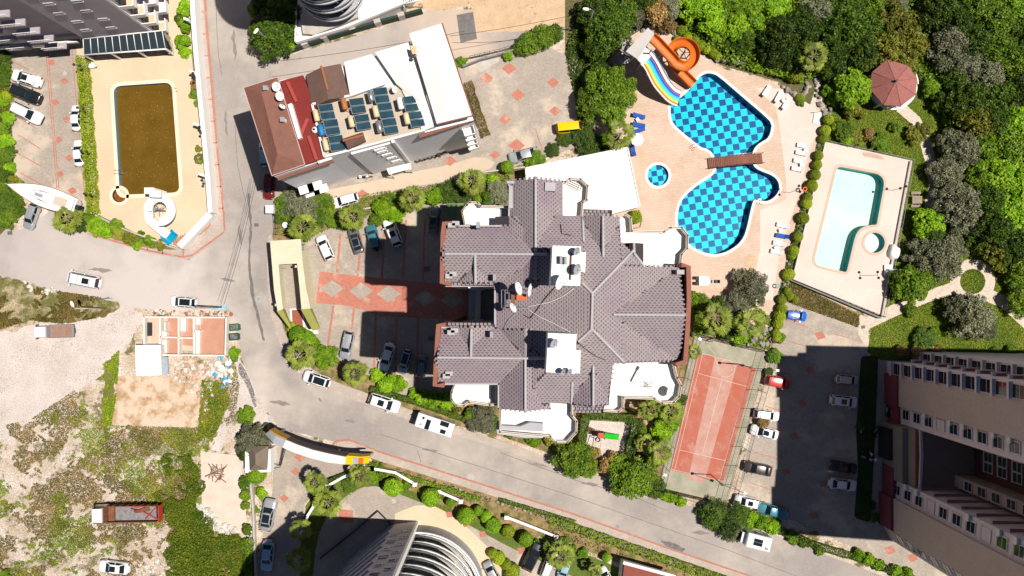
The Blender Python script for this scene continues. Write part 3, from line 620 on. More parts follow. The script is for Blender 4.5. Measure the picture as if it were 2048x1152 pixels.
def ridge(a, c, w=.30, off=.1, m=RIDGE, zf=None, parent=mb_t, name='ridge_cap', h=HE):
    za, zc = (HE+Z(*a), HE+Z(*c)) if zf is None else zf
    A, C = W3(*a, h, za+off), W3(*c, h, zc+off); d = (C-A).normalized(); s = d.cross(Vector((0, 0, 1))).normalized()*w/2; u = Vector((0, 0, .06))
    b = MB(); b.add([A-s-u, C-s-u, C+s-u, A+s-u, A-s*.5+u, C-s*.5+u, C+s*.5+u, A+s*.5+u], [(4, 5, 6, 7), (0, 1, 5, 4), (3, 7, 6, 2), (0, 4, 7, 3), (1, 2, 6, 5)])
    b.f = [f if True else f for f in b.f]
    return b.build(name, m, parent)
for a, c in [((893,510),(1092,511)),((1070,365),(1070,509)),((879,712),(1092,714)),((1050,716),(1050,815)),((1201,437),(1201,516)),((1182,728),(1182,806)),((1219,628),(1356,629)),((952,512),(952,566)),((944,657),(944,711)),
             ((1177,587),(1175,655)),((1177,587),(1262,502)),((1177,587),(1158,567)),((1176,655),(1151,680)),((1176,655),(1240,719)),((1262,488),(1262,508)),((1284,535),(1262,509)),((1164,434),(1164,486)),((1142,760),(1142,806))]: ridge(a, c)
for p in [FP]:
    for i in range(len(p)):
        a, c = p[i], p[(i+1) % len(p)]; A, C = W(*a, HE), W(*c, HE); L = (C-A).length
        if L < .3: continue
        za = HE-.02; q = MB(); m_ = (A+C)/2; q.box(m_.x, m_.y, za, L+.16, .17, .22, math.atan2((C-A).y, (C-A).x)); q.build('gutter', RIDGE, mb_t)
# lower tiled aprons
for p, z in (([(1165,415),(1228,417),(1228,434),(1165,433)], 28.6), ([(1143,810),(1207,811),(1205,830),(1143,827)], 28.6), ([(900,563),(988,567),(988,573),(900,571)], 30.1), ([(896,643),(990,648),(990,655),(895,652)], 30.1)):
    b = MB(); b.prism(WP(p, HE), z-1, z); b.build('apron_roof', TILE_U, mb_t)
    tb = MB(); x0, x1 = p[0][0], p[1][0]; y0, y1 = p[0][1], p[2][1]
    for i in range(int((y1-y0)/6.0)):
        for j in range(int((x1-x0)/8)):
            c = W(x0+4+j*8+(2 if i % 2 else -1), y0+5+i*6.0, HE); tb.box(c.x, c.y, z+.03, .32, .27, .06)
    tag(tb.build('roof_tiles', TILE, mb_t), kind='stuff')
# brown stone end walls
def bar(parent, name, line, wpx, h0, h1, m, h=None):
    b = MB(); p = WP(strip(line, wpx/2), h if h is not None else h1); b.prism(p, h0, h1); return b.build(name, m, parent)
for ln in ([(908,449),(890,449),(888,470)], [(888,470),(887,520),(886,566),(904,568)], [(893,649),(879,650),(877,680)], [(877,680),(874,730),(872,768),(890,768)], [(1358,531),(1372,534),(1373,600)], [(1373,600),(1370,660),(1366,720),(1348,728)]):
    bar(mb_t, 'end_wall', ln, 9, 0, 31.2, BROWN_TRIM, HE)
for x, y in ((905,453),(913,449),(900,553),(908,549),(904,664),(911,660),(900,745),(895,750),(1356,545)):
    c = W(x, y, HE); b = MB(); b.box(c.x, c.y, 30.9, .8, .5, .8); b.build('parapet_step', RIDGE, mb_t)
for x, y in ((990,556),(984,668),(957,453)):
    c = W(x, y, HE); b = MB(); b.box(c.x, c.y, 31.1, .35, .7, 1.2); b.build('vent_stack', GREYM, mb_t)
# white terraces one storey down, with brown railings on the parapet
TP = mat('terrace_paint', (.84, .79, .70), .7, .08, .5); TRIMB = mat('trim_brown_light', (.26, .15, .11), .7)
def terrace(poly, z=28.2, pm=TP, rail=True, floor=None, skip=()):
    p = WP(poly, z); b = MB(); b.prism(p, 0 if z < 10 else z-1.4, z); b.build('terrace_floor', floor or WHITE_ROOF, mb_t)
    if z > 10: b = MB(); b.prism(offset(p, -.3), 0, z-1.4, bot=False); b.build('bay_wall', BASEW, mb_t)
    n = len(p)
    for i in range(n):
        if i in skip: continue
        A, C = Vector(p[i]), Vector(p[(i+1) % n]); L = (C-A).length; m_ = (A+C)/2; an = math.atan2((C-A).y, (C-A).x)
        b = MB(); b.box(m_.x, m_.y, z+.45, L+.22, .22, .9, an); b.build('parapet', pm, mb_t)
        if rail: b = MB(); b.box(m_.x, m_.y, z+.95, L+.24, .09, .08, an); b.build('rail', TRIMB, mb_t)
terrace([(935,412),(941,407),(956,407),(962,414),(1018,416),(1018,452),(931,450),(926,424)], skip=(5,))
terrace([(1113,366),(1130,366),(1138,360),(1160,361),(1174,374),(1172,402),(1164,407),(1162,432),(1125,432),(1124,372)], skip=(8, 9, 7))
terrace([(1250,431),(1259,437),(1261,463),(1325,465),(1338,457),(1360,457),(1372,472),(1371,498),(1360,510),(1357,535),(1285,535),(1237,487),(1237,437)], skip=(9, 10, 11, 12))
terrace([(1223,723),(1343,724),(1351,754),(1359,769),(1355,791),(1344,802),(1321,804),(1306,795),(1244,793),(1244,814),(1235,821),(1207,819),(1216,790)], skip=(0, 12, 11))
terrace([(1002,819),(1100,817),(1102,806),(1143,808),(1143,829),(1152,840),(1151,862),(1134,881),(1111,881),(1100,870),(1000,861)], skip=(0, 1, 2))
terrace([(912,766),(999,770),(999,806),(980,808),(939,802),(929,809),(914,808),(905,797),(905,782)], skip=(0,))
for p in ([(1001,420),(1016,420),(1016,450),(999,448)], [(982,772),(998,773),(998,804),(981,803)]):
    b = MB(); b.prism(WP(p, 28.8), 28.2, 28.35); b.build('terrace_shade_slab', GREYW, mb_t)  # grey slabs stand in for shade on the white terrace floors
# grey gable on the lower terrace
b = MB(); b.prism(WP([(992,856),(1086,862),(1086,876),(1050,876),(995,868)], 27), 22, 27); b.prism(WP([(1000,850),(1040,852),(1060,844),(1086,846),(1086,862),(998,858)], 28.9), 27, 29.2); b.build('grey_gable', GREYW, mb_t)
b = MB(); b.prism(WP([(1014,363),(1113,366),(1113,371),(1014,368)], 30), 26, 30.4); b.prism(WP([(1018,372),(1027,373),(1026,417),(1017,417)], 30), 27, 30.3); b.prism(WP([(1090,366),(1111,367),(1110,384),(1089,383)], 31), 29, 31.6); b.build('parapet', RIDGE, mb_t)
# lift houses on the roof
for p, t_ in (([(1105,491),(1162,493),(1160,572),(1101,570)], [(1162,504),(1172,505),(1170,545),(1161,543)]), ([(1096,666),(1153,668),(1150,748),(1092,744)], [(1151,700),(1161,701),(1160,747),(1150,746)])):
    b = MB(); b.prism(WP(p, 36), 30, 36); o = b.build('lift_house', WHITE_ROOF, mb_t)
    b = MB(); b.prism(WP(offset(p, 0), 36), 36.003, 36.1); b.build('flat_roof', WHITE_ROOF, mb_t)
    b = MB(); b.prism(WP(t_, 34.5), 30, 34.5); b.build('side_box', WHITE, mb_t)
def rod(name, pts, r, m, parent, **k): b = MB(); b.tube(pts, r, 5); return b.build(name, m, parent, **k)
rod('roof_hatch', [W3(1142,506,36,36.2), W3(1140,560,36,36.2)], .10, RUST_ := mat('rust_pipe', (.20, .09, .05), .8), mb_t)
b = MB(); 
for x, y in ((1122,520),(1131,521)): c = W(x, y, 36.5); b.box(c.x, c.y, 36.5, .25, .8, .6)
b.build('vent', GREYM, mb_t)
# cables over the roof
def cable(name, pts, r, m, parent): return rod(name, [W3(x, y, HE, HE+Z(x, y)+.12) for x, y in [tuple(q) for q in resample(pts, 6)]], r, m, parent)
for pts, m in (([(1052,614),(1075,609),(1098,604),(1122,593),(1142,578)], WHITE), ([(1054,618),(1080,634),(1110,648),(1140,664)], WHITE), ([(1048,630),(1060,636),(1072,620),(1090,595),(1108,575)], RUBBER), ([(1035,622),(1018,638),(1008,655)], GREYM), ([(1120,450),(1122,470),(1140,473)], RUBBER), ([(1150,680),(1160,690),(1185,708),(1205,716)], RUBBER)): cable('cable', pts, .035, m, mb_t)
# entrance canopy in the notch
b = MB(); b.prism(WP([(938,574),(992,575),(992,650),(936,648)], 4), 3.6, 4); b.build('entrance_canopy', GREYW, mb_t)
b = MB(); b.prism(WP([(952,580),(962,580),(960,645),(950,645)], 5), 4, 5); b.build('canopy_beam', WHITE, mb_t)
# ---- dishes: things of their own
def dish(px, py, h, r, az, label, el=40, m=WHITE, cat='satellite dish', stand=.9):
    p = W(px, py, h+stand); t = thing('satellite_dish', label, cat, (p.x, p.y, h), R(az), 'satellite dishes on the roofs')
    b = MB(); b.tube([(0, 0, -.15), (0, 0, stand)], .04); b.tube([(-.25, 0, 0), (.25, 0, 0)], .03); child('mast', b.mesh('mast', GREYM), t)
    b = MB(); b.lathe([(r*k/5, .28*r*(k/5)**2) for k in range(6)], n=18); b.lathe([(r*k/5, .28*r*(k/5)**2-.02) for k in (5, 3, 0)], n=18)
    o = child('reflector', b.mesh('reflector', m), t, loc=(0, 0, stand), rot=(0, R(90-el), 0))
    b = MB(); b.tube([(0, r*.9, .25*r), (0, 0, r*1.05)], .02); b.box(0, 0, r*1.05, .1, .1, .14); child('feed_arm', b.mesh('feed_arm', GREYM), o)
    return t
dish(1034,578,33.3,.72,15,'white dish at the upper left of the antenna rack',el=28); dish(1056,580,33.3,.72,-8,'white dish at the upper right of the antenna rack',el=15); dish(1024,617,32.6,.55,30,'small white dish below the antenna rack',el=30)
dish(1116,563,36,.8,-20,'large white dish on the lower corner of the upper lift house',el=30); dish(1152,502,36,.45,-30,'small grey dish on the upper lift house',m=GREYM); dish(1152,538,36,.6,-20,'grey dish at the right edge of the upper lift house',m=GREYM)
dish(1106,686,36,.55,-30,'grey dish on the lower lift house',m=GREYM); dish(1138,743,36,.35,-30,'tiny dish at the foot of the lower lift house, right one',m=GREYM); dish(1125,743,36,.35,-30,'tiny dish at the foot of the lower lift house, left one',m=GREYM); dish(1336,784,28.2,.6,-10,'pale dish on the lower right terrace of the block')
t = thing('antenna_rack', 'steel rack with an orange crate between the dishes on the tiled roof', 'rack', W3(1036, 600, HE, 32.2))
b = MB(); b.prism(WP([(1033,588),(1053,588),(1053,600),(1033,600)], 33.4), 32.6, 33.4); b.build('orange_crate', mat('orange_box', (.62, .12, .02), .6, .15, 3), t)
b = MB(); b.prism(WP([(1022,587),(1031,587),(1030,613),(1022,613)], 33.0), 32.4, 33.0); b.build('brown_crate', RUST_, t)
b = MB()
for x in (1003,1010,1018,1031): b.tube([W3(x,580,33,33.1), W3(x,616,33,32.9)], .04)
for y in (580,616): b.tube([W3(1003,y,33,33), W3(1056,y,33,33)], .04)
for x, y in ((1003,580),(1056,580),(1003,616),(1053,616)): b.tube([W3(x,y,33,33), W3(x,y,33,31.2)], .04)
b.build('frame', GREYM, t)
# things on terraces
t = thing('sun_lounger', 'white folding lounger on the lower right terrace of the block', 'lounger', W3(1275,750,28.2,28.2), R(62))
b = MB(); b.box(0, 0, .35, 1.9, .65, .06); b.build('seat', PLASTIC_W, t, world=False); b = MB(); b.box(.8, 0, .55, .5, .6, .06); b.build('backrest', PLASTIC_W, t, world=False)
b = MB(); [b.box(x, y, .17, .05, .05, .35) for x in (-.8,.8) for y in (-.28,.28)]; b.build('frame', DARK, t, world=False)
t = thing('drying_rack', 'dark folding rack standing on the white lower right terrace', 'rack', W3(1294,768,28.2,28.2))
b = MB(); b.tube([(-.4,-.3,.05),(.4,.3,.8)], .025); b.tube([(-.4,.3,.05),(.4,-.3,.8)], .025); b.tube([(.4,-.3,.8),(.4,.3,.8)], .025); b.tube([(-.4,-.3,.8),(-.4,.3,.8)], .025); b.tube([(-.4,-.3,.8),(.4,-.3,.05)], .025); b.build('frame', DARK, t, world=False)
t = thing('drying_rack', 'folded rack leaning on the upper terrace beside the tiled roof', 'rack', W3(1148,371,28.2,28.2), R(-25))
b = MB(); [b.tube([(-.8,y,.5),(.8,y,.6)], .03) for y in (-.35,-.12,.12,.35)]; b.tube([(-.8,-.35,.5),(-.8,.35,.5)], .03); b.tube([(.8,-.35,.6),(.8,.35,.6)], .03); b.build('frame', DARK, t, world=False)

# ---------------------------------------------------------------- terrace hotel with solar heaters
HH = 15.0
BRS = mat('brown_shingle', (.225, .10, .072), .85, scale=.8, col2=(.185, .085, .062), fine=.2, bscale=8, bump=.4)
BRS_D = mat('dark_brown_shingle', (.15, .088, .07), .85, .15, .8, fine=.2, bscale=8, bump=.4)
REDM = mat('red_corrugated', (.23, .028, .022), .55, .2, .6); REDL = mat('red_ridge', (.36, .06, .05), .55); ORR = mat('orange_ridge', (.34, .12, .05), .7)
ho = thing('hotel_building', 'long house with brown, red and white roofs and solar heaters on its terrace', 'building', W3(720, 230, HH, 0))
hf = [(493,180),(560,160),(608,153),(683,132),(745,113),(822,88),(823,78),(887,58),(947,240),(852,264),(652,318),(612,332),(548,353)]
b = MB(); b.prism(WP(hf, HH), 0, HH-.1); b.build('wall', mat('hotel_render', (.80, .79, .82), .85, .06, .4), ho)
def roofpoly(name, m, poly, zs, parent=ho, href=HH, base=None):
    v = [W3(x, y, href, z) for (x, y), z in zip(poly, zs)]; a = sum(v[i].x*v[(i+1) % len(v)].y-v[(i+1) % len(v)].x*v[i].y for i in range(len(v)))
    if a < 0: v.reverse()
    n = len(v); b = MB(); b.add(v, [tuple(range(n))]); base = base if base is not None else href-.4
    b.add(v+[Vector((q.x, q.y, base)) for q in v], [(i, n+i, n+(i+1) % n, (i+1) % n) for i in range(n)]); return b.build(name, m, parent)
def hiproof(name, m, c, r0, r1, ze, zr, parent=ho, href=HH):
    """four corners (clockwise from upper left) and the two ridge ends"""
    b = MB(); v = [W3(*q, href, ze) for q in c]+[W3(*r0, href, zr), W3(*r1, href, zr)]+[W3(*q, href, ze-.5) for q in c]
    b.add(v, [(0, 4, 1), (1, 4, 5, 2), (2, 5, 3), (3, 5, 4, 0), (0, 1, 7, 6), (1, 2, 8, 7), (2, 3, 9, 8), (3, 0, 6, 9)]); o = b.build(name, m, parent)
    import bmesh
    bm = bmesh.new(); bm.from_mesh(o.data); bmesh.ops.recalc_face_normals(bm, faces=bm.faces); bm.to_mesh(o.data); bm.free(); return o
hiproof('brown_roof', BRS, [(493,180),(560,159),(614,332),(549,354)], (535,197), (566,315), 16.0, 17.2)
for a, c in (((493,180),(560,159)), ((560,159),(614,332)), ((614,332),(549,354)), ((549,354),(493,180))): ridge(a, c, .14, .03, mat('pale_pink_fascia', (.55,.38,.34), .7), (16.0, 16.0), ho, 'fascia', HH)
b = MB(); b.prism(WP([(553,355),(664,319),(668,324),(557,361)], 14.5), 14.2, 14.5); b.build('gutter_roof', BRS, ho)
roofpoly('red_roof', REDM, [(563,165),(608,153),(623,190),(627,217),(640,215),(652,318),(613,330)], [15.6]*7)
cor = MB(); 
for i in range(44):   # corrugations across the red roof
    t_ = i/43; a = (563+49*t_+3, 167+160*t_); c = (609+40*t_, 155+160*t_)
    A, C = W3(*a, HH, 15.64), W3(*c, HH, 15.64); d = (C-A).normalized(); L = (C-A).length; m_ = (A+C)/2; cor.box(m_.x, m_.y, 15.62, L, .13, .1, math.atan2(d.y, d.x))
tag(cor.build('corrugation', REDM, ho), kind='stuff')
for a, c in (((578,168),(596,207)), ((618,240),(602,278)), ((620,275),(636,322))): ridge(a, c, .5, .25, REDL, (15.6, 15.6), ho, 'ridge_cap', HH)
b = MB(); b.prism(WP([(575,209),(583,206),(603,275),(596,278)], 16.4), 15.6, 16.4); b.build('white_fascia', WHITE, ho)
hiproof('dark_roof', BRS_D, [(615,153),(683,131),(702,196),(627,218)], (649,143), (664,206), 15.7, 16.7)
ridge((649,140),(662,188), .3, .12, ORR, (16.65, 16.65), ho, 'ridge_cap', HH)
hiproof('white_roof', WHITE_ROOF, [(691,128),(746,112),(772,172),(703,196)], (722,135), (736,165), 15.8, 16.15)
hiproof('white_roof', WHITE_ROOF, [(752,109),(822,88),(862,230),(795,172)], (792,118), (826,185), 15.85, 16.25)
roofpoly('white_roof', WHITE_ROOF, [(800,172),(835,150),(872,256),(846,264)], [15.7, 16.3, 16.0, 15.6])
hiproof('big_white_roof', WHITE_ROOF, [(823,78),(887,58),(947,239),(877,256)], (866,98), (897,217), 17.0, 17.5)
for a, c in (((887,58),(947,239)), ((947,239),(877,256))): ridge(a, c, .22, .03, BROWN_TRIM, (17.0, 17.0), ho, 'fascia', HH)
b = MB(); b.prism(WP([(837,268),(945,236),(948,242),(840,276)], 14.8), 14.4, 14.8); b.build('gutter_roof', BRS, ho)
ridge((858,196),(876,252), .5, .3, WHITE, (16.2, 16.2), ho, 'roof_kerb', HH)
roofpoly('terrace_floor', mat('terrace_floor_tan', (.46, .40, .34), .85, scale=.5, col2=(.52, .42, .31), fine=.1), [(628,212),(702,197),(798,170),(806,176),(852,262),(652,316)], [15.3]*6)
for ln in ([(652,316),(752,290),(850,263)], [(628,212),(652,316)], [(628,212),(702,195)]): bar(ho, 'parapet', ln, 4, 15.0, 15.95, WHITE, HH)
hiproof('stair_roof', BRS_D, [(690,283),(730,270),(736,287),(702,303)], (698,291), (728,282), 16.6, 17.2)
b = MB(); b.prism(WP([(693,283),(729,271),(734,286),(703,300)], HH), 15.2, 16.5); b.build('stair_house', WHITE, ho)
ridge((694,289),(733,278), .3, .12, ORR, (17.2, 17.2), ho, 'ridge_cap', HH)
# projecting stair bay with slot windows, porch, balconies, small windows
LAVH = mat('bay_render', (.84, .83, .84), .85, .05, .4)
b = MB(); b.prism(WP([(700,300),(786,276),(789,285),(703,309)], HH), 0, HH); b.build('stair_bay', LAVH, ho)
b = MB(); b.prism(WP([(782,277),(788,276),(791,287),(785,288)], HH), 0, HH+.6); b.build('bay_fin', WHITE, ho)
def wallpt(a, c, u, h, zz, out=.0):
    A, C = W(*a, h), W(*c, h); d = (C-A).normalized(); n = Vector((-d.y, d.x, 0)); mid = (A+C)/2
    if n.dot(-mid) < 0: n = -n
    p = A+(C-A)*u+n*out; return Vector((p.x, p.y, zz)), math.atan2(d.y, d.x)
WINM = {}
def window(parent, a, c, u, h, z, w=1.2, hh=1.4, fm=WHITE, gm=GLASS_B, bars=1, name='window'):
    """window on the wall whose px line (at height h) runs a->c"""
    k = (w, hh, fm.name, gm.name, bars)
    if k not in WINM:
        b = MB(); f = .08
        for x, zz, sx, sz in ((0, hh/2-f/2, w, f), (0, -hh/2+f/2, w, f), (-w/2+f/2, 0, f, hh-2*f), (w/2-f/2, 0, f, hh-2*f)): b.box(x, 0, zz, sx, .14, sz)
        for i in range(bars): b.box(0, 0, -hh/2+hh*(i+1)/(bars+1), w-2*f, .1, .06)
        b.box(0, .02, -hh/2-.06, w+.2, .26 if hh > 1 else .16, .06); g = MB(); g.box(0, 0, 0, w-2*f, .05, hh-2*f); WINM[k] = (b.mesh('window', fm), g.mesh('pane', gm))
    p, an = wallpt(a, c, u, h, z, .07); o = child(name, WINM[k][0], parent, world=True, loc=p, rot=(0, 0, an)); child('pane', WINM[k][1], o); return o
for u, z in ((.62, 12.2), (.66, 10.0), (.70, 7.4), (.74, 4.8)): window(ho, (703,309), (789,285), u, HH, z, 1.3, .7, WHITE, DARK, 0)
window(ho, (703,309), (789,285), .62, HH, 13.9, 1.5, .7, WHITE, LAVH, 0)
b = MB(); b.prism(WP([(773,337),(820,326),(823,337),(778,349)], 3.2), 2.9, 3.2); b.build('porch_roof', WHITE, ho)
b = MB(); [b.box(*W3(x, y, 2, 1.5), .15, .15, 3) for x, y in ((785,352),(822,341))]; b.build('porch_post', WHITE, ho)
for z in (2.9, 5.9, 8.9, 11.9):
    b = MB(); b.prism(WP([(922,248),(944,242),(949,259),(928,265)], HH), z, z+.2); b.build('balcony_slab', WHITE, ho)
    b = MB(); p = WP([(922,248),(944,242),(949,259),(928,265)], HH)
    for q0, q1 in zip(p[1:], p[2:]+p[:1]): A, C = Vector(q0), Vector(q1); m_ = (A+C)/2; b.box(m_.x, m_.y, z+.6, (C-A).length, .1, .8, math.atan2((C-A).y, (C-A).x))
    b.build('balcony_railing', WHITE, ho)
for u in (.06, .2):
    for z in (2.9, 5.9): b = MB(); p_, an = wallpt((562,351), (700,307), u, HH, z, .6); b.box(p_.x, p_.y, z, 2.2, 1.2, .15, an); b.build('balcony_slab', WHITE, ho)
b = MB(); b.prism(WP([(634,322),(662,313),(664,318),(637,327)], 15.2), 14.8, 15.2); b.build('awning', WHITE, ho)
for x, y, r, az in ((551,173,.6,-20),(558,192,.6,-15),(564,214,.4,40)): dish(x, y, 16.3, r, az, {173:'upper of the white dishes on the brown hipped roof',192:'middle white dish on the brown hipped roof',214:'small brownish dish at the edge of the red roof'}[y])
dish(788,179,15.3,.45,-10,'white dish on the hotel terrace above the right heaters'); dish(829,112,16.6,.3,-30,'small dish at the rust stained kerb of the white roofs',m=DARK)
for x, y in ((532,177),(566,240)):
    c = W(x, y, 17); t = thing('chimney_pot', 'small white chimney box on the brown roof, '+('upper one' if y < 200 else 'lower one'), 'chimney', (c.x, c.y, 16.2)); b = MB(); b.box(0, 0, .5, .45, .45, 1.1); b.build('stack', WHITE, t, world=False); b = MB(); b.box(0, 0, 1.1, .6, .6, .1); b.build('cap', GREYM, t, world=False)
# rusty streak
roofpoly('rust_stain', mat('rust_stained_roof', (.62, .33, .13), .8, scale=1.2, col2=(.84, .72, .58), thr=(.4, .6)), [(826,104),(838,106),(842,118),(834,126),(829,118)], [17.5]*5, base=17.45)
# solar heaters
ANG = R(13.5)
PGL = mat('collector_glass', (.015, .045, .065), .12, scale=.8, col2=(.03, .07, .09), spec=.7)
pm = MB(); pm.box(0, 0, 0, 1.95, .98, .06); PF = pm.mesh('panel', GREYM); pm = MB(); pm.box(0, 0, .035, 1.85, .9, .02); PG = pm.mesh('collector_glass', PGL)
TC = {'cream': mat('cream_tank', (.72, .58, .34), .5, .15, 2), 'white': PLASTIC_W, 'silver': mat('silver_tank', (.5, .5, .5), .3, .2, 2, metal=.7), 'orange': mat('rusty_tank', (.50, .17, .05), .7, .4, 2), 'blue': mat('blue_sheet', (.02, .22, .50), .6, .2, 2)}
for i, (x, y, tx, ty, tc, lab) in enumerate([(653,223,632,231,'cream','cream tank at the head of the leftmost column'),(663,254,642,260,'blue','blue covered tank in the middle of the leftmost column'),(673,286,651,290,'cream','cream tank at the foot of the leftmost column'),
        (715,211,688,208,'orange','rusty orange tank at the head of the second column'),(725,244,702,243,'cream','cream tank at the foot of the second column'),
        (762,190,741,192,'silver','silver tank at the head of the tall third column'),(771,221,751,223,'cream','cream tank in the middle of the third column'),(780,252,758,253,'silver','dull silver tank at the foot of the third column'),
        (822,207,800,207,'white','white tank at the head of the rightmost column'),(833,238,813,237,'cream','cream tank at the foot of the rightmost column')]):
    c = W(x, y, 16.2); t = thing('solar_water_heater', 'solar heater with a '+lab, 'solar heater', (c.x, c.y, 15.35), ANG-.0, 'solar water heaters on the hotel terrace')
    for s in (-1, 1): o = child('panel', PF, t, loc=(0, s*.53, .75), rot=(0, R(22), 0)); child('collector_glass', PG, o)
    tw = W(tx, ty, 16.6)-c; tw.z = 0; tw.rotate(Matrix.Rotation(-ANG, 3, 'Z')); b = MB()
    for k in range(13): pass
    n = 14; prof = [(-.78, .0), (-.76, .25), (-.7, .36), (.7, .36), (.76, .25), (.78, .0)]
    rows = [[(tw.x+r*math.cos(6.283*j/n), tw.y+l, 1.2+r*math.sin(6.283*j/n)) for l, r in prof] for j in range(n)]; b.grid(rows+[rows[0]]); child('tank', b.mesh('tank', TC[tc]), t)
    b = MB()
    for yy in (-.6, .6): b.tube([(tw.x, tw.y+yy, 0), (tw.x, tw.y+yy, .9)], .035); b.tube([(.85, yy, 0), (.85, yy, .35)], .035); b.tube([(-.85, yy, 0), (-.85, yy, 1.1)], .035)
    b.tube([(tw.x, tw.y-.5, 1.), (-.9, -.5, 1.1)], .03); child('stand', b.mesh('stand', GREYM), t)
t = thing('water_tank', 'grey plastic tank beside the leftmost column of heaters', 'tank', W3(632,262,15.3,15.3)); b = MB(); b.lathe([(0, 0), (.4, 0), (.42, .7), (.2, .9), (0, .92)], n=14); b.build('body', PLASTIC_W, t, world=False); b = MB(); b.cyl(0, 0, .9, 1.0, .15); b.build('lid', DARK, t, world=False)
# windows of the main block's walls, storey by storey
for i in range(len(FP)):
    a, c = FP[i], FP[(i+1) % len(FP)]; L = (W(*c, HE)-W(*a, HE)).length
    if L < 2.5 or (a[0] > 1200 and c[0] > 1200) or abs(a[0]-c[0]) < 4 and a[0] < 900: continue
    for z in range(2, 26, 3):
        for k in range(max(1, int(L/3.5))):
            p_, an = wallpt(a, c, (k+.5)/max(1, int(L/3.5)), HE, z, 0); window(mb_t, a, c, (k+.5)/max(1, int(L/3.5)), HE, z, w=1.2, hh=1.3)
# ---------------------------------------------------------------- right tower
PINK = mat('pink_beige_render', (.50, .405, .36), .9, .1, .3, fine=.10, bscale=4); PINKL = mat('pale_pink_render', (.66, .55, .57), .85, .08, .5); MAROON = mat('maroon_render', (.20, .045, .06), .85, .1, .6)
BEIGE_D = mat('podium_roof_beige', (.27, .22, .19), .9, .12, .4, fine=.1)
rt = thing('apartment_tower', 'tall pinkish tower with window columns and maroon ground floor, lower right', 'building', W(1900, 900, 0))
HT = 35.5
def blk(parent, name, poly, z0, z1, m, h=0): b = MB(); b.prism(WP(poly, h), z0, z1); return b.build(name, m, parent)
blk(rt, 'balcony_wing', [(1773,722),(2500,736),(2500,756),(1773,747)], 0, HT, PINKL)
blk(rt, 'wall', [(1772,747),(2500,790),(2500,850),(1772,806)], 0, HT, PINK)
blk(rt, 'window_wing', [(1778,805),(2500,860),(2500,900),(1778,840)], 0, HT, PINKL)
blk(rt, 'north_annex', [(1831,702),(2500,716),(2500,745),(1831,729)], 0, HT, PINKL)
blk(rt, 'back_wall', [(1886,838),(2500,870),(2500,990),(1886,964)], 0, HT, mat('brown_cladding', (.10, .045, .035), .8, .2, 1))
blk(rt, 'podium', [(1776,841),(1900,841),(1900,951),(1776,951)], 0, 7.4, BEIGE_D); blk(rt, 'entrance_roof', [(1765,843),(1776,843),(1776,949),(1765,949)], 0, 5.6, BEIGE_D)
blk(rt, 'orange_gutter', [(1777,846),(1781,846),(1781,946),(1777,946)], 7.3, 7.55, mat('orange_tarp', (.32, .11, .04), .8, .2, 2)); blk(rt, 'podium_kerb', [(1782,842),(1786,842),(1788,890),(1785,950),(1781,950),(1783,890)], 7.3, 7.9, PINKL)
blk(rt, 'inner_wing', [(1850,926),(2500,960),(2500,980),(1850,948)], 0, HT, PINK)
blk(rt, 'window_wing', [(1771,950),(2500,1000),(2500,1030),(1768,985)], 0, HT, PINKL)
blk(rt, 'wall', [(1762,984),(2500,1030),(2500,1100),(1762,1048)], 0, HT, PINK)
blk(rt, 'corner_wing', [(1763,1047),(2500,1090),(2500,1130),(1780,1078)], 0, HT, PINK)
blk(rt, 'top_storey', [(1773,838),(1900,838),(1900,955),(1773,955)], HT-2.2, HT, PINK)
for z in range(9, 35, 3): blk(rt, 'slatted_band', [(1776,944.5),(1850,946.5),(1850,950),(1776,950)], z, z+.07, mat('rose_band', (.30, .17, .17), .8))
for p, h in (([(1768,746),(1774,746),(1774,806),(1768,806)], 3.6), ([(1774,806),(1779,806),(1779,841),(1774,841)], 3.3), ([(1764,926),(1772,926),(1770,984),(1764,984)], 3.3), ([(1757,983),(1763,983),(1764,1048),(1757,1046)], 3.6)): blk(rt, 'maroon_plinth', p, 0, h, MAROON)
blk(rt, 'entrance_roof', [(1756,852),(1774,852),(1774,912),(1756,912)], 0, 3.0, DARK)
def wins(a, c, us, zs, **k):
    for u in us:
        for z in zs: window(rt, a, c, u, 0, z, **k)
Z9 = [4.9+2.86*i for i in range(11)]
WF = mat('white_window_frame', (.66, .64, .64), .5)
ACB = MB(); ACB.box(0, 0, 0, .85, .35, .6); ACM = ACB.mesh('air_conditioner', WF); ACF = MB(); ACF.box(0, 0, 0, .5, .03, .45); ACFM = ACF.mesh('fan_grille', GREYM)
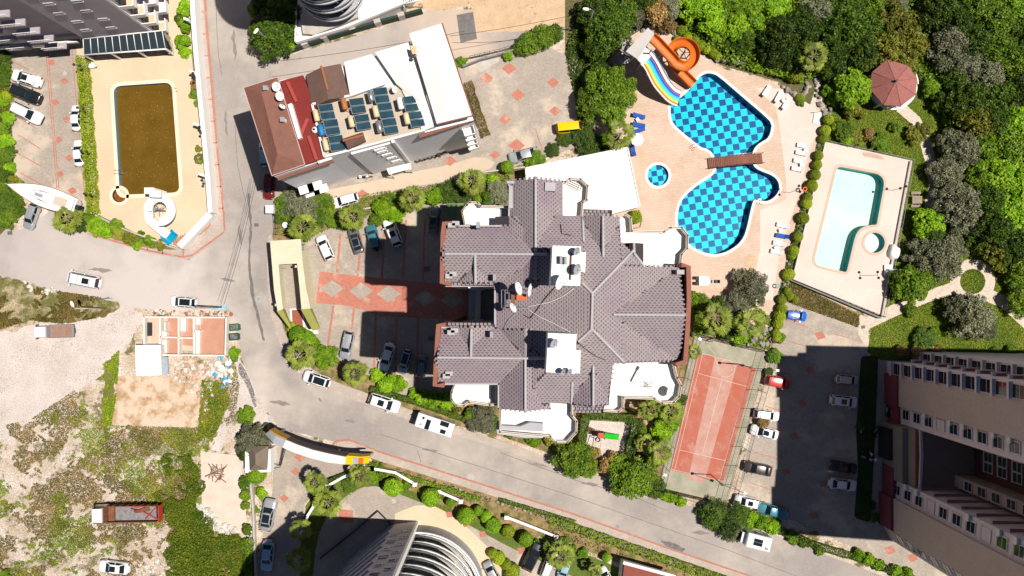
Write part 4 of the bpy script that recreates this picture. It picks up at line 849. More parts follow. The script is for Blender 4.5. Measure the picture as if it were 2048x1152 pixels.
for i, z in enumerate(Z9):
    window(rt, (1778,805), (1778,840), .42, 0, z, w=1.5, hh=1.75, fm=WF, gm=PINKL if i == 3 else GLASS)
    if i in (2, 4, 5, 7, 8, 10): p, an = wallpt((1778,805),(1778,840), .12, 0, z-.6, .25); o = child('air_conditioner', ACM, rt, world=True, loc=p, rot=(0, 0, an)); child('fan_grille', ACFM, o, loc=(0, .18, 0))
    window(rt, (1771,950), (1768,985), .5, 0, z-1.2, w=1.5, hh=1.75, fm=WF, gm=PINKL if i in (3, 7) else GLASS)
    if i in (1, 2, 6, 8, 9): p, an = wallpt((1771,950),(1768,985), .12, 0, z-1.6, .25); o = child('air_conditioner', ACM, rt, world=True, loc=p, rot=(0, 0, an)); child('fan_grille', ACFM, o, loc=(0, .18, 0))
    window(rt, (1763,1047), (1780,1078), .45, 0, z-.6, w=1.7, hh=1.9, fm=WF)
    window(rt, (1773,722), (1773,747), .5, 0, z-1.5, w=1.75, hh=2.5, fm=PINKL, gm=GLASS)
    window(rt, (1831,702), (1831,729), .5, 0, z-1.5, w=1.7, hh=2.4, fm=PINKL, gm=GLASS)
    p, an = wallpt((1773,722),(1773,747), .5, 0, z-2.9, .25); b = MB(); b.box(p.x, p.y, z-2.95, 2.1, .5, .35, an); b.build('balcony_sill', PINKL, rt)
    p, an = wallpt((1831,702),(1831,729), .5, 0, z-2.9, .25); b = MB(); b.box(p.x, p.y, z-2.95, 2.1, .5, .35, an); b.build('balcony_sill', PINKL, rt)
    if z > 8.5:
        window(rt, (1850,926), (1850,948), .5, 0, z, w=1.35, hh=1.7, fm=WF)
        for u in (.2, .45, .7): window(rt, (1886,850), (1886,926), u, 0, z, w=1.4, hh=1.8, fm=WF)
# north side balconies with rust-red floors
for i, z in enumerate(range(3, 35, 3)):
    blk(rt, 'north_balcony', [(1800,716),(1831,716),(1831,724),(1800,723)], z, z+.25, WF if i % 2 else PINKL)
    b = MB(); b.prism(WP([(1806,718),(1822,718),(1822,722),(1806,722)]), z+.26, z+.3); b.build('balcony_floor', mat('rust_tiles', (.34, .10, .05), .8), rt)
# ---------------------------------------------------------------- upper left tower
lt = thing('apartment_tower', 'tall lavender grey tower with stacked white balconies, upper left', 'building', W(150, 20, 0))
blk(lt, 'wall', [(329,86),(200,98),(200,80),(-400,132),(-400,-500),(318,-500)], 0, 42, LAV)
blk(lt, 'edge_fin', [(329,85),(333,85),(332,78),(328,78)], 0, 42, WHITE)
for i in range(13):
    z = 3.2+3*i
    for y0 in (84, 48, 12):
        p = [(331,y0),(358,y0-3),(356,y0-26),(330,y0-24)]; blk(lt, 'balcony_slab', p, z, z+.22, WHITE)
        q = WP(p); 
        for k in (0, 1): A, C = Vector(q[k]), Vector(q[k+1]); m_ = (A+C)/2; b = MB(); b.box(m_.x, m_.y, z+.65, (C-A).length, .12, .85, math.atan2((C-A).y, (C-A).x)); b.build('balcony_railing', WHITE, lt)
    b = MB(); b.prism(WP([(333,80),(354,78),(353,62),(333,63)]), z+.23, z+.26); b.build('balcony_floor', DECK_L, lt)
    for u in (.35, .72): window(lt, (329,86), (200,98), u+(.06 if i % 2 else 0), 0, z+1.2, w=1.3, hh=.5, fm=LAV if i % 3 == 0 else GREYW, gm=GLASS, bars=0)
    for x0 in (128, 60, -10):
        p = [(x0+32,100),(x0-10,104),(x0-10,117),(x0+32,113)]; blk(lt, 'balcony_slab', p, z, z+.2, LAV)
        q = WP(p); A, C = Vector(q[2]), Vector(q[3]); m_ = (A+C)/2; b = MB(); an = math.atan2((C-A).y, (C-A).x)
        b.box(m_.x, m_.y, z+1.0, (C-A).length, .07, .07, an)
        for s in range(9): pp = A.lerp(C, s/8); b.box(pp.x, pp.y, z+.6, .04, .04, .8, an)
        b.build('balcony_railing', WHITE, lt)
        b = MB(); p_, an = wallpt((x0, 84), (x0-42, 88), .5, 0, z+1.2, -.05); 
for i in range(12):
    for x0 in (108, 40, -30):
        p_, an = wallpt((168,81), (-400,131), (168-x0)/568, 0, 4.5+3*i, .0)
        b = MB(); 
blk(lt, 'ledge', [(178,94),(-200,126),(-200,130),(178,98)], 2.6, 3.0, WHITE)
blk(lt, 'porch_slab', [(178,98),(-200,130),(-200,118),(178,90)], 2.3, 2.6, CONC_D)
cs = thing('conservatory', 'glass roofed conservatory in front of the lavender tower by the murky pool', 'conservatory', W(250, 95, 0))
def lerp2(a, c, u): return (a[0]+(c[0]-a[0])*u, a[1]+(c[1]-a[1])*u)
TA, TB, TC_, TD = (166,78), (324,61), (168,110), (331,98)
for i in range(11):
    u0, u1 = i/11+.006, (i+1)/11-.006
    v = [W(*lerp2(TC_,TD,u0),3.3), W(*lerp2(TC_,TD,u1),3.3), W(*lerp2(TA,TB,u1),4.6), W(*lerp2(TA,TB,u0),4.6)]; b = MB(); b.add(v+[q-Vector((0,0,.06)) for q in v], [(0,1,2,3),(7,6,5,4),(0,4,5,1),(1,5,6,2),(2,6,7,3),(3,7,4,0)]); b.build('roof_pane', GLASS_B, cs)
for i in range(12): rod('rafter', [W(*lerp2(TA,TB,i/11),4.66), W(*lerp2(TC_,TD,i/11),3.36)], .06, WHITE, cs)
rod('ridge_beam', [W(*TA,4.68), W(*TB,4.68)], .09, WHITE, cs); rod('front_beam', [W(*TC_,3.3), W(*TD,3.3)], .12, WHITE, cs)
for u in (0, .33, .66, 1): p = W(*lerp2(TC_,TD,u), 3.3); b = MB(); b.box(p.x, p.y, 1.7, .25, .25, 3.2); b.build('post', WHITE, cs)
for u in (.0, .25, .5, .75): p = W(*lerp2(TA,TB,u+.12), 3.3); q = W(*lerp2(TC_,TD,u+.12), 3.3); b = MB(); b.box((p.x*.4+q.x*.6), (p.y*.4+q.y*.6), 1.9, 2.6, .1, 2.4, R(6)); b.build('front_panel', mat('tan_wall', (.34, .25, .17), .8), cs)
b = MB(); g0, g1, g2, g3 = W(*TB,4.6), W(*TD,3.3), W(348,106), W(341,74); b.add([g0, g1, g2, g3], [(0,1,2,3)]); b.build('side_glass', GLASS_B, cs)
blk(cs, 'deck', [(180,96),(346,82),(350,110),(176,124)], .3, .62, DECK_L)
# ---------------------------------------------------------------- round balcony towers
def arc(c, r, a0, a1, n=28): return [(c[0]+r*math.cos(R(a0+(a1-a0)*i/n)), c[1]+r*math.sin(R(a0+(a1-a0)*i/n))) for i in range(n+1)]
def round_tower(t, cpx, r_m, r_in, a0, a1, floors, z0, bodym, slabm, railm, floorm, e=.2):
    c = W(*cpx)[:2]
    b = MB(); b.prism(circ(c[0], c[1], r_in, 40), 0, z0+3*floors, bot=False); b.build('core', bodym, t)
    for i in range(floors):
        z = z0+3*i; o = arc(c, r_m, a0, a1); n_ = arc(c, r_in-.1, a0, a1)
        b = MB(); b.prism(o+n_[::-1], z, z+.2); b.build('balcony_floor', floorm, t)
        b = MB(); b.prism(arc(c, r_m+.04, a0, a1)+arc(c, r_m-e, a0, a1)[::-1], z+.0, z+.3); b.build('balcony_edge', slabm, t)
        b = MB(); b.prism(arc(c, r_m-.1, a0, a1)+arc(c, r_m-.16, a0, a1)[::-1], z+.3, z+1.05); b.build('balcony_parapet', GLASS_B, t)
        rod('handrail', [(x, y, z+1.1) for x, y in arc(c, r_m-.05, a0, a1)], .05, railm, t)
        b = MB(); b.prism(arc(c, r_in+.06, a0+6, a1-6)+arc(c, r_in-.05, a0+6, a1-6)[::-1], z+.35, z+2.7); b.build('glazing', GLASS_B, t)
        for k in range(7):
            an = R(a0+(a1-a0)*(k+.5)/7); b = MB(); b.box(c[0]+(r_in+.1)*math.cos(an), c[1]+(r_in+.1)*math.sin(an), z+1.5, .12, .18, 2.5, an); b.build('mullion', WHITE, t)
bt = thing('oval_tower', 'tower with curved white balconies and a lavender wall at the bottom', 'building', W(850, 1150, 0))
round_tower(bt, (842,1176), 9.4, 7.6, -75, 100, 10, 3.4, GREYW, WHITE, STEEL, CONC)
blk(bt, 'wall', [(833,1042),(790,1047),(700,1122),(640,1290),(842,1290)], 0, 34, mat('pale_lavender_render', (.60, .54, .60), .85, .08, .4)); blk(bt, 'edge_fin', [(833,1041),(837,1042),(838,1060),(833,1060)], 0, 34.2, WHITE)
c_ = W(842,1176); b = MB(); b.prism(arc(c_[:2], 9.7, -80, 100)+[tuple(c_[:2])], 0, 3.2); b.build('ground_floor', GREYW, bt); b = MB(); b.prism(arc(c_[:2], 9.75, -80, 95)+arc(c_[:2], 9.55, -80, 95)[::-1], 3.2, 3.6); b.build('terrace_parapet', WHITE, bt)
for i in range(10):
    window(bt, (833,1042), (790,1047), .3, 0, 4.5+3*i, w=1.1, hh=.8, bars=0); window(bt, (833,1042), (790,1047), .75, 0, 5.8+3*i, w=1.1, hh=.8, bars=0, fm=LAV if i % 2 else WHITE)
for i in range(11): blk(bt, 'louvre', [(789,1047),(700,1121),(696,1119),(786,1045)], 1.2+3*i, 1.35+3*i, GREYW)
tt = thing('round_balcony_tower', 'tower with curved grey balconies above a white terrace at the top', 'building', W(660, 20, 0))
blk(tt, 'terrace', [(602,97),(603,30),(612,-80),(852,-80),(838,2),(815,20),(704,66)], 0, 2.2, WHITE_ROOF)
for ln in ([(602,97),(704,66),(815,20),(838,2)], [(602,97),(603,30)]): bar(tt, 'parapet', ln, 3, 2.2, 2.9, WHITE, 0)
blk(tt, 'terrace_wall', [(612,45),(617,82),(640,84),(690,64),(724,50),(722,30),(640,20)], 2.2, 3.0, CONC)
round_tower(tt, (680,4), 5.0, 3.9, -178, -2, 9, 5.0, GREYW, mat('grey_slab', (.50, .51, .54), .6), STEEL, GREYW, .6)
rw = thing('retaining_wall', 'dark green retaining wall with concrete piers below the white terrace', 'wall', W(710, 70, 0))
bar(rw, 'wall', [(578,106),(650,82),(730,58),(846,26)], 5, 0, 1.5, mat('green_wall', (.02, .045, .035), .7), 0)
for i, (x, y) in enumerate([(614,93),(652,80),(708,63),(758,50),(805,37)]): c = W(x, y); b = MB(); b.box(c.x, c.y, .85, 1.0, .6, 1.75, R(16)); b.build('pier', CONC, rw)
cp = thing('slatted_pergola', 'small slatted pergola at the right end of the white terrace', 'pergola', W(833, 18, 0))
for i in range(8): a = (812+i*4.3, 24-i*1.2); rod('slat', [W(*a)+Vector((0,0,3)), W(a[0]+6,a[1]-14)+Vector((0,0,3))], .07, PLASTIC_W, cp)
rod('beam', [W(812,24)+Vector((0,0,2.9)), W(846,15)+Vector((0,0,2.9))], .08, PLASTIC_W, cp); [rod('post', [W(*p), W(*p)+Vector((0,0,2.9))], .08, PLASTIC_W, cp) for p in ((812,24),(846,15))]
# ---------------------------------------------------------------- low white building beside the pool
pb = thing('pool_building', 'low building with a big blank white flat roof between the block and the pool', 'building', W(1165, 370, 0))
fp = [(1052,336),(1254,296),(1279,412),(1228,425),(1190,440),(1060,440)]
blk(pb, 'wall', fp, 0, 3.2, BASEW, 3.4); b = MB(); b.prism(WP([(1050,335),(1256,294),(1281,413),(1228,427),(1190,441),(1058,441)], 3.4), 3.2, 3.4); b.build('flat_roof', WHITE_ROOF, pb)
for ln in ([(1051,336),(1255,295)], [(1255,295),(1280,412)]): bar(pb, 'roof_kerb', ln, 2, 3.4, 3.55, WHITE, 3.4)
# ---------------------------------------------------------------- green shed roof
gs = thing('green_shed', 'small shed with a green corrugated roof at the corner of the block car park', 'shed', W(908, 424, 0))
blk(gs, 'wall', [(895,408),(925,408),(925,440),(895,440)], 0, 2.4, GREYM, 2.6); GR1 = mat('green_sheet', (.10, .17, .07), .6, .1, 1); b = MB(); b.prism(WP([(893,406),(914,406),(914,440),(893,438)], 2.7), 2.4, 2.7); b.build('roof_sheet', GR1, gs)
b = MB(); b.prism(WP([(914,406),(928,406),(928,440),(914,440)], 2.8), 2.4, 2.8); b.build('roof_sheet', mat('olive_sheet', (.17, .22, .09), .6, .1, 1), gs)
b = MB(); b.prism(WP([(928,405),(986,405),(986,413),(928,413)], 3), 2.5, 2.9); b.build('ridge_roof', mat('green_tiles', (.05, .10, .05), .7, .3, 3), gs)
# ---------------------------------------------------------------- gatehouse
gh = thing('gatehouse', 'cream flat roofed gatehouse frame with olive prongs beside the block car park', 'gatehouse', W(590, 570, 0))
CR = mat('cream_roof', (.68, .62, .45), .8, .1, .5); add_bricks(CR, .6, .6, 3, .92, .02, .03); OL = mat('olive_paint', (.30, .30, .07), .7, .1, 1)
b = MB(); o_ = [(540,482),(601,478),(606,530),(612,575),(621,617),(603,618),(599,575),(594,527),(557,529),(561,575),(566,618),(555,622),(548,580)]; b.prism(WP(o_, 4.4), 4.0, 4.4); b.build('roof', CR, gh)
for p in ([(555,622),(566,618),(580,654),(577,658)], [(603,618),(621,617),(637,657),(623,662)]): roofpoly('prong_roof', OL, p, [4.4, 4.4, 3.4, 3.4], gh, 4.0, 3.0)
for p in ((544,486),(597,484),(552,610),(612,606),(556,533),(592,533)): c = W(*p, 4); b = MB(); b.box(c.x, c.y, 2, .35, .35, 4); b.build('column', CR, gh)
blk(gh, 'side_wall', [(543,486),(546,486),(556,618),(553,618)], 0, 4, CR, 4.2); blk(gh, 'side_wall', [(600,500),(603,500),(617,612),(613,612)], 0, 4, CR, 4.2)
dm = thing('red_entry_mat', 'brick red paved entry panel with white borders below the gatehouse', 'paving', W(595, 638, 0)); blk(dm, 'border', [(580,618),(607,616),(611,657),(584,660)], .02, .10, WHITE); blk(dm, 'panel', [(584,620),(603,619),(607,655),(586,656)], .10, .13, mat('brick_red', (.34, .10, .06), .85, .15, 2)); blk(dm, 'step', [(604,655),(636,661),(637,667),(606,668)], .0, .2, WHITE)
# ---------------------------------------------------------------- curved entrance canopy and booth
ec = thing('entrance_canopy', 'long curved white entrance canopy with yellow and orange end stripes', 'canopy', W(640, 900, 0))
lo = [(530,868),(545,884),(565,895),(590,906),(620,916),(655,925),(690,929),(705,929),(716,928),(726,927),(738,926)]; up = [(538,862),(552,871),(572,880),(596,890),(626,900),(660,908),(692,914),(706,915),(717,916),(727,916),(738,915)]
YEL = mat('yellow_panel', (.80, .55, .01), .5); ORG = mat('orange_panel', (.75, .16, .02), .5); cols = [GREYM, GREYW, PLASTIC_W, PLASTIC_W, PLASTIC_W, PLASTIC_W, YEL, GREYW, ORG, YEL]
for i in range(10):
    cm = cols[i]; x = [W(*lo[i], 5.2), W(*lo[i+1], 5.2), W(*up[i+1], 5.9), W(*up[i], 5.9)]
    x = [Vector((q.x, q.y, z)) for q, z in zip(x, (5.2, 5.2, 5.9, 5.9))]; b = MB(); b.add(x+[q-Vector((0,0,.25)) for q in x], [(3,2,1,0),(4,5,6,7),(0,1,5,4),(2,3,7,6),(1,2,6,5),(0,4,7,3)]); o = b.build('roof_panel', cm, ec)
    import bmesh
    bm = bmesh.new(); bm.from_mesh(o.data); bmesh.ops.recalc_face_normals(bm, faces=bm.faces); bm.to_mesh(o.data); bm.free()
bar(ec, 'fascia', [(a, c-.5) for a, c in up[:3]], 3, 3.6, 5.7, mat('ochre_panel', (.42, .22, .02), .6), 5.9); bar(ec, 'fascia', [(a, c-.5) for a, c in up[2:7]], 3, 3.6, 5.7, mat('dark_fascia', (.05, .035, .04), .6), 5.9); bar(ec, 'fascia', [(a, c-.5) for a, c in up[6:]], 3, 3.6, 5.7, YEL, 5.9)
for p in ((548,872),(732,920),(664,914)): c = W(*p, 5); b = MB(); b.cyl(c.x, c.y, 0, 5, .22); b.build('column', GREYM, ec)
bh = thing('guard_booth', 'small guard booth with a brown hipped roof half under the olive tree', 'booth', W(515, 918, 0))
blk(bh, 'wall', [(490,900),(541,898),(541,944),(490,946)], 0, 2.6, WHITE, 2.6); hiproof('roof', mat('grey_brown_roof', (.20, .15, .12), .85, .15, 1), [(497,892),(536,892),(533,940),(499,941)], (516,905), (516,925), 2.9, 4.1, bh, 3)
bar(bh, 'railing', [(541,938),(560,934),(568,895)], 1.6, .9, 1.1, DARK, 1); bar(bh, 'railing', [(548,928),(562,930),(571,897)], 1.2, .9, 1.05, DARK, 1)
# ---------------------------------------------------------------- gazebo
gz = thing('gazebo', 'octagonal gazebo with a brick red shingle roof on a white round base', 'gazebo', W(1787, 170, 0))
oc = [(1773,119),(1816,132),(1833,157),(1831,190),(1801,213),(1766,210),(1739,178),(1743,145)]; ap = W3(1790, 163, 5, 5.2); GZ = [mat('gazebo_shingle', (.36, .135, .115), .85, .15, 1.2, fine=.25, bscale=7, bump=.5)]; 
for i in range(8):
    a, c = W3(*oc[i], 3, 3.1), W3(*oc[(i+1) % 8], 3, 3.1); b = MB(); b.add([a, ap, c, a-Vector((0,0,.15)), c-Vector((0,0,.15))], [(0,1,2),(3,0,2,4)]); o = b.build('roof_panel', GZ[0], gz)
    if (a-ap).cross(c-ap).z < 0: o.data.flip_normals()
    rod('hip_cap', [a, ap], .035, mat('dark_red_cap', (.22, .09, .08), .8), gz)
    d = W(*oc[i], 3)*.93+ap*.07; p = W(*oc[i], 3); p = Vector((p.x*.88+ap.x*.12, p.y*.88+ap.y*.12, 0)); b = MB(); b.box(p.x, p.y, 1.6, .2, .2, 3.1); b.build('post', WHITE, gz)
c = W(1784, 172); b = MB(); b.cyl(c.x, c.y, 0, .35, 3.75, 32, smooth=False); b.build('base', WHITE, gz); b = MB(); b.cyl(ap.x, ap.y, 5.1, 5.5, .18, 8); b.build('finial', DARK, gz)
b = MB(); ar = [x for x in arc(c[:2], 3.5, 0, 300)]; b.prism(ar+arc(c[:2], 3.35, 0, 300)[::-1], .35, 1.1); b.build('low_wall', WHITE, gz)
# ---------------------------------------------------------------- roofless house and annex
rh = thing('roofless_house', 'roofless single storey house with bare terracotta rooms beside the vacant lot', 'ruin', W(375, 672, 0))
TER = mat('terracotta_floor', (.52, .27, .185), .9, .15, .8, fine=.12); WW = mat('dusty_white_wall', (.76, .70, .63), .9, .1, 1); DIRTYW = mat('dusty_floor', (.62, .46, .36), .9, .15, 1)
blk(rh, 'floor', [(288,634),(452,634),(450,711),(288,690)], 0, .25, DIRTYW); 
for p in ([(335,636),(356,636),(356,708),(335,706)], [(372,637),(386,637),(386,692),(361,690),(361,664),(372,664)], [(402,636),(450,636),(449,708),(400,708)], [(386,650),(400,650),(400,660),(386,660)]): blk(rh, 'tiled_floor', p, .25, .30, TER, .3)
for ln, w_ in (([(288,634),(452,635)], 3), ([(452,634),(450,711)], 3), ([(450,711),(320,710)], 3), ([(320,710),(320,636)], 4), ([(288,634),(288,690)], 3), ([(288,690),(320,690)], 3), ([(357,636),(357,708)], 3), ([(387,636),(388,708)], 4), ([(320,674),(357,675)], 3), ([(360,676),(386,676)], 3), ([(388,662),(400,662)], 3), ([(330,644),(330,662)], 3)): bar(rh, 'wall', ln, w_, .25, 1.5, WW, 1.5)
for p in ([(388,637),(401,637),(401,649),(388,649)], [(358,637),(372,637),(372,662),(358,662)], [(389,662),(400,662),(399,708),(389,708)], [(321,662),(334,664),(334,672),(321,672)], [(322,680),(334,680),(333,706),(321,706)]): blk(rh, 'white_slab', p, .3, .9, WW, .9)
b = MB(); b.prism(WP([(291,645),(301,645),(301,672),(291,672)], .8), .25, .8); b.build('bath', DARK, rh)
an_ = thing('white_annex', 'white flat roofed shed with a grey lean-to at the foot of the roofless house', 'shed', W(300, 722, 0))
blk(an_, 'wall', [(272,691),(320,691),(322,749),(274,751)], 0, 2.3, WW, 2.4); b = MB(); b.prism(WP([(270,690),(321,690),(323,750),(272,752)], 2.5), 2.3, 2.5); b.build('roof', WHITE_ROOF, an_); b = MB(); b.prism(WP([(321,714),(335,714),(337,748),(323,750)], 2.1), 1.9, 2.1); b.build('lean_to_roof', mat('blue_grey_sheet', (.36, .42, .47), .5, .2, 2), an_)
for p in ([(273,682),(287,682),(287,690),(273,690)],): blk(an_, 'step', p, 0, .4, DIRTYW)
# small red roofed house cut by the lower edge
sr = thing('small_red_roof_house', 'small house with a dark red roof and white edge cut off at the bottom', 'house', W(1290, 1150, 0))
blk(sr, 'wall', [(1246,1128),(1345,1158),(1330,1230),(1235,1215)], 0, 2.6, WHITE, 2.8); b = MB(); b.prism(WP([(1249,1126),(1348,1152),(1335,1240),(1238,1220)], 3), 2.7, 3); b.build('roof', mat('dark_red_roof', (.26, .07, .05), .8, .15, 1), sr); bar(sr, 'parapet', [(1246,1124),(1350,1152)], 6, 2.7, 3.3, WHITE, 3)
# ---------------------------------------------------------------- walls and balustrades
def wallthing(name, label, line, wpx, h0, h1, m, cat='wall', part='wall'):
    c = W(*line[len(line)//2]); t = thing(name, label, cat, (c.x, c.y, 0)); bar(t, part, line, wpx, h0, h1, m, h1); return t
t = wallthing('white_wall', 'long straight white wall between the murky pool deck and the pavement', [(382,-60),(385,20),(390,90),(398,180),(404,240),(411,310),(417,380),(420,425)], 9, 0, 2.4, WHITE)
for i, (x, y) in enumerate([(378,40),(390,145),(398,250),(408,350)]): c = W(x, y, 2.4); b = MB(); b.box(c.x-.3, c.y, 1.5, .8, .35, 2.6, R(-20)); b.build('buttress', WHITE, t)
t = wallthing('white_wall', 'broad white angled wall at the corner of the murky pool deck', [(420,428),(358,493)], 13, 0, 1.9, WHITE)
t = wallthing('low_wall', 'thin grey wall along the shrubs below the round white slide', [(190,430),(240,455),(300,478),(356,494)], 3, 0, 1.0, CONC)
t = wallthing('low_wall', 'long low kerb wall at the right side of the pale pool deck', [(1822,322),(1764,634)], 3, 0, .8, CONC); t = wallthing('low_wall', 'low kerb wall at the bottom edge of the pale pool deck', [(1582,560),(1762,636)], 3, 0, .8, CONC_D)
t = wallthing('brick_steps_wall', 'terracotta stepped walkway inside the corner of the murky pool deck', [(346,484),(372,476),(398,462),(414,448),(415,434)], 13, .6, .75, mat('terracotta_steps', (.50, .24, .14), .85, .15, 1), 'steps', 'walkway')
for i in range(14):
    ln = [(346,484),(372,476),(398,462),(414,448),(415,434)]; pts = resample(ln, 5); p = pts[min(i*len(pts)//14, len(pts)-2)]; q = pts[min(i*len(pts)//14+1, len(pts)-1)]; d = (q-p).normalized(); n_ = Vector((-d.y, d.x))*6.3
    b = MB(); b.tube([W(p.x-n_.x, p.y-n_.y)+Vector((0,0,.78)), W(p.x+n_.x, p.y+n_.y)+Vector((0,0,.78))], .04, 4); b.build('step_edge', BROWN_TRIM, t)
for i, (line, lab) in enumerate([([(655,972),(685,955),(720,940),(745,937)], 'curved white balustrade above the dark shadow of the drive'), ([(745,937),(790,945),(830,968)], 'white balustrade between the first two ball trees'), ([(878,983),(922,1002)], 'short white balustrade beside the third ball tree'), ([(1013,1034),(1060,1052),(1112,1073)], 'white balustrade above the black car and fifth ball tree'), ([(605,1066),(615,1032),(630,1008)], 'white balustrade at the edge of the shaded drive')]):
    t = thing('balustrade', lab, 'balustrade', W(*line[0])); bar(t, 'top_rail', line, 5, 1.0, 1.18, WHITE, 1.1); bar(t, 'base', line, 5, .1, .3, WHITE, .3)
    for p in resample(line, 7): c = W(p.x, p.y, .6); b = MB(); b.cyl(c.x, c.y, .3, 1.0, .09, 6); b.build('baluster', WHITE, t)
    for p in (line[0], line[-1]): c = W(*p, 1); b = MB(); b.box(c.x, c.y, .75, .6, .6, 1.4); b.build('pier', WHITE, t)
t = wallthing('courtyard_kerb', 'dark kerb line forming a point in the shaded forecourt of the oval tower', [(640,1118),(700,1070),(755,1023),(784,1052)], 2.2, 0, .5, DARK)
t = wallthing('gate_wall', 'concrete wall with a sliding gate at the top of the hotel yard', [(925,132),(960,118),(1000,108),(1030,98)], 3, 0, .9, CONC_D)
t = wallthing('garden_wall', 'low concrete wall below the palms of the hotel yard', [(655,434),(720,420),(860,388),(960,345),(1050,334)], 3, 0, .6, CONC); t = wallthing('lot_wall', 'concrete wall between the ivy and the lower drive', [(500,960),(506,1020),(508,1090),(512,1160)], 4, 0, .8, CONC)
# ---------------------------------------------------------------- vehicles
def paint(name, col, rough=.22, metal=0.0): return mat('paint_'+name, col, rough, metal=metal, spec=.5, coat=.6)
PAINT = {'white': paint('white', (.80, .80, .80)), 'silver': paint('silver', (.50, .52, .54), .3, .5), 'grey': paint('grey', (.17, .18, .19), .3, .4), 'black': paint('black', (.012, .013, .016)), 'red': paint('red', (.62, .035, .012)),
         'dark_red': paint('dark_red', (.16, .012, .012)), 'yellow': paint('yellow', (.80, .53, .0)), 'blue': paint('blue', (.01, .12, .55)), 'teal': paint('teal', (.05, .21, .27), .3, .2), 'light_blue': paint('light_blue', (.34, .52, .60), .3, .2), 'brown': paint('brown', (.05, .035, .03), .3, .2)}
TAILR = mat('tail_lamp_red', (.35, .01, .01), .2); HEADL = mat('headlamp_glass', (.7, .72, .74), .1, spec=.8); PLATE = mat('number_plate', (.75, .75, .72), .5)
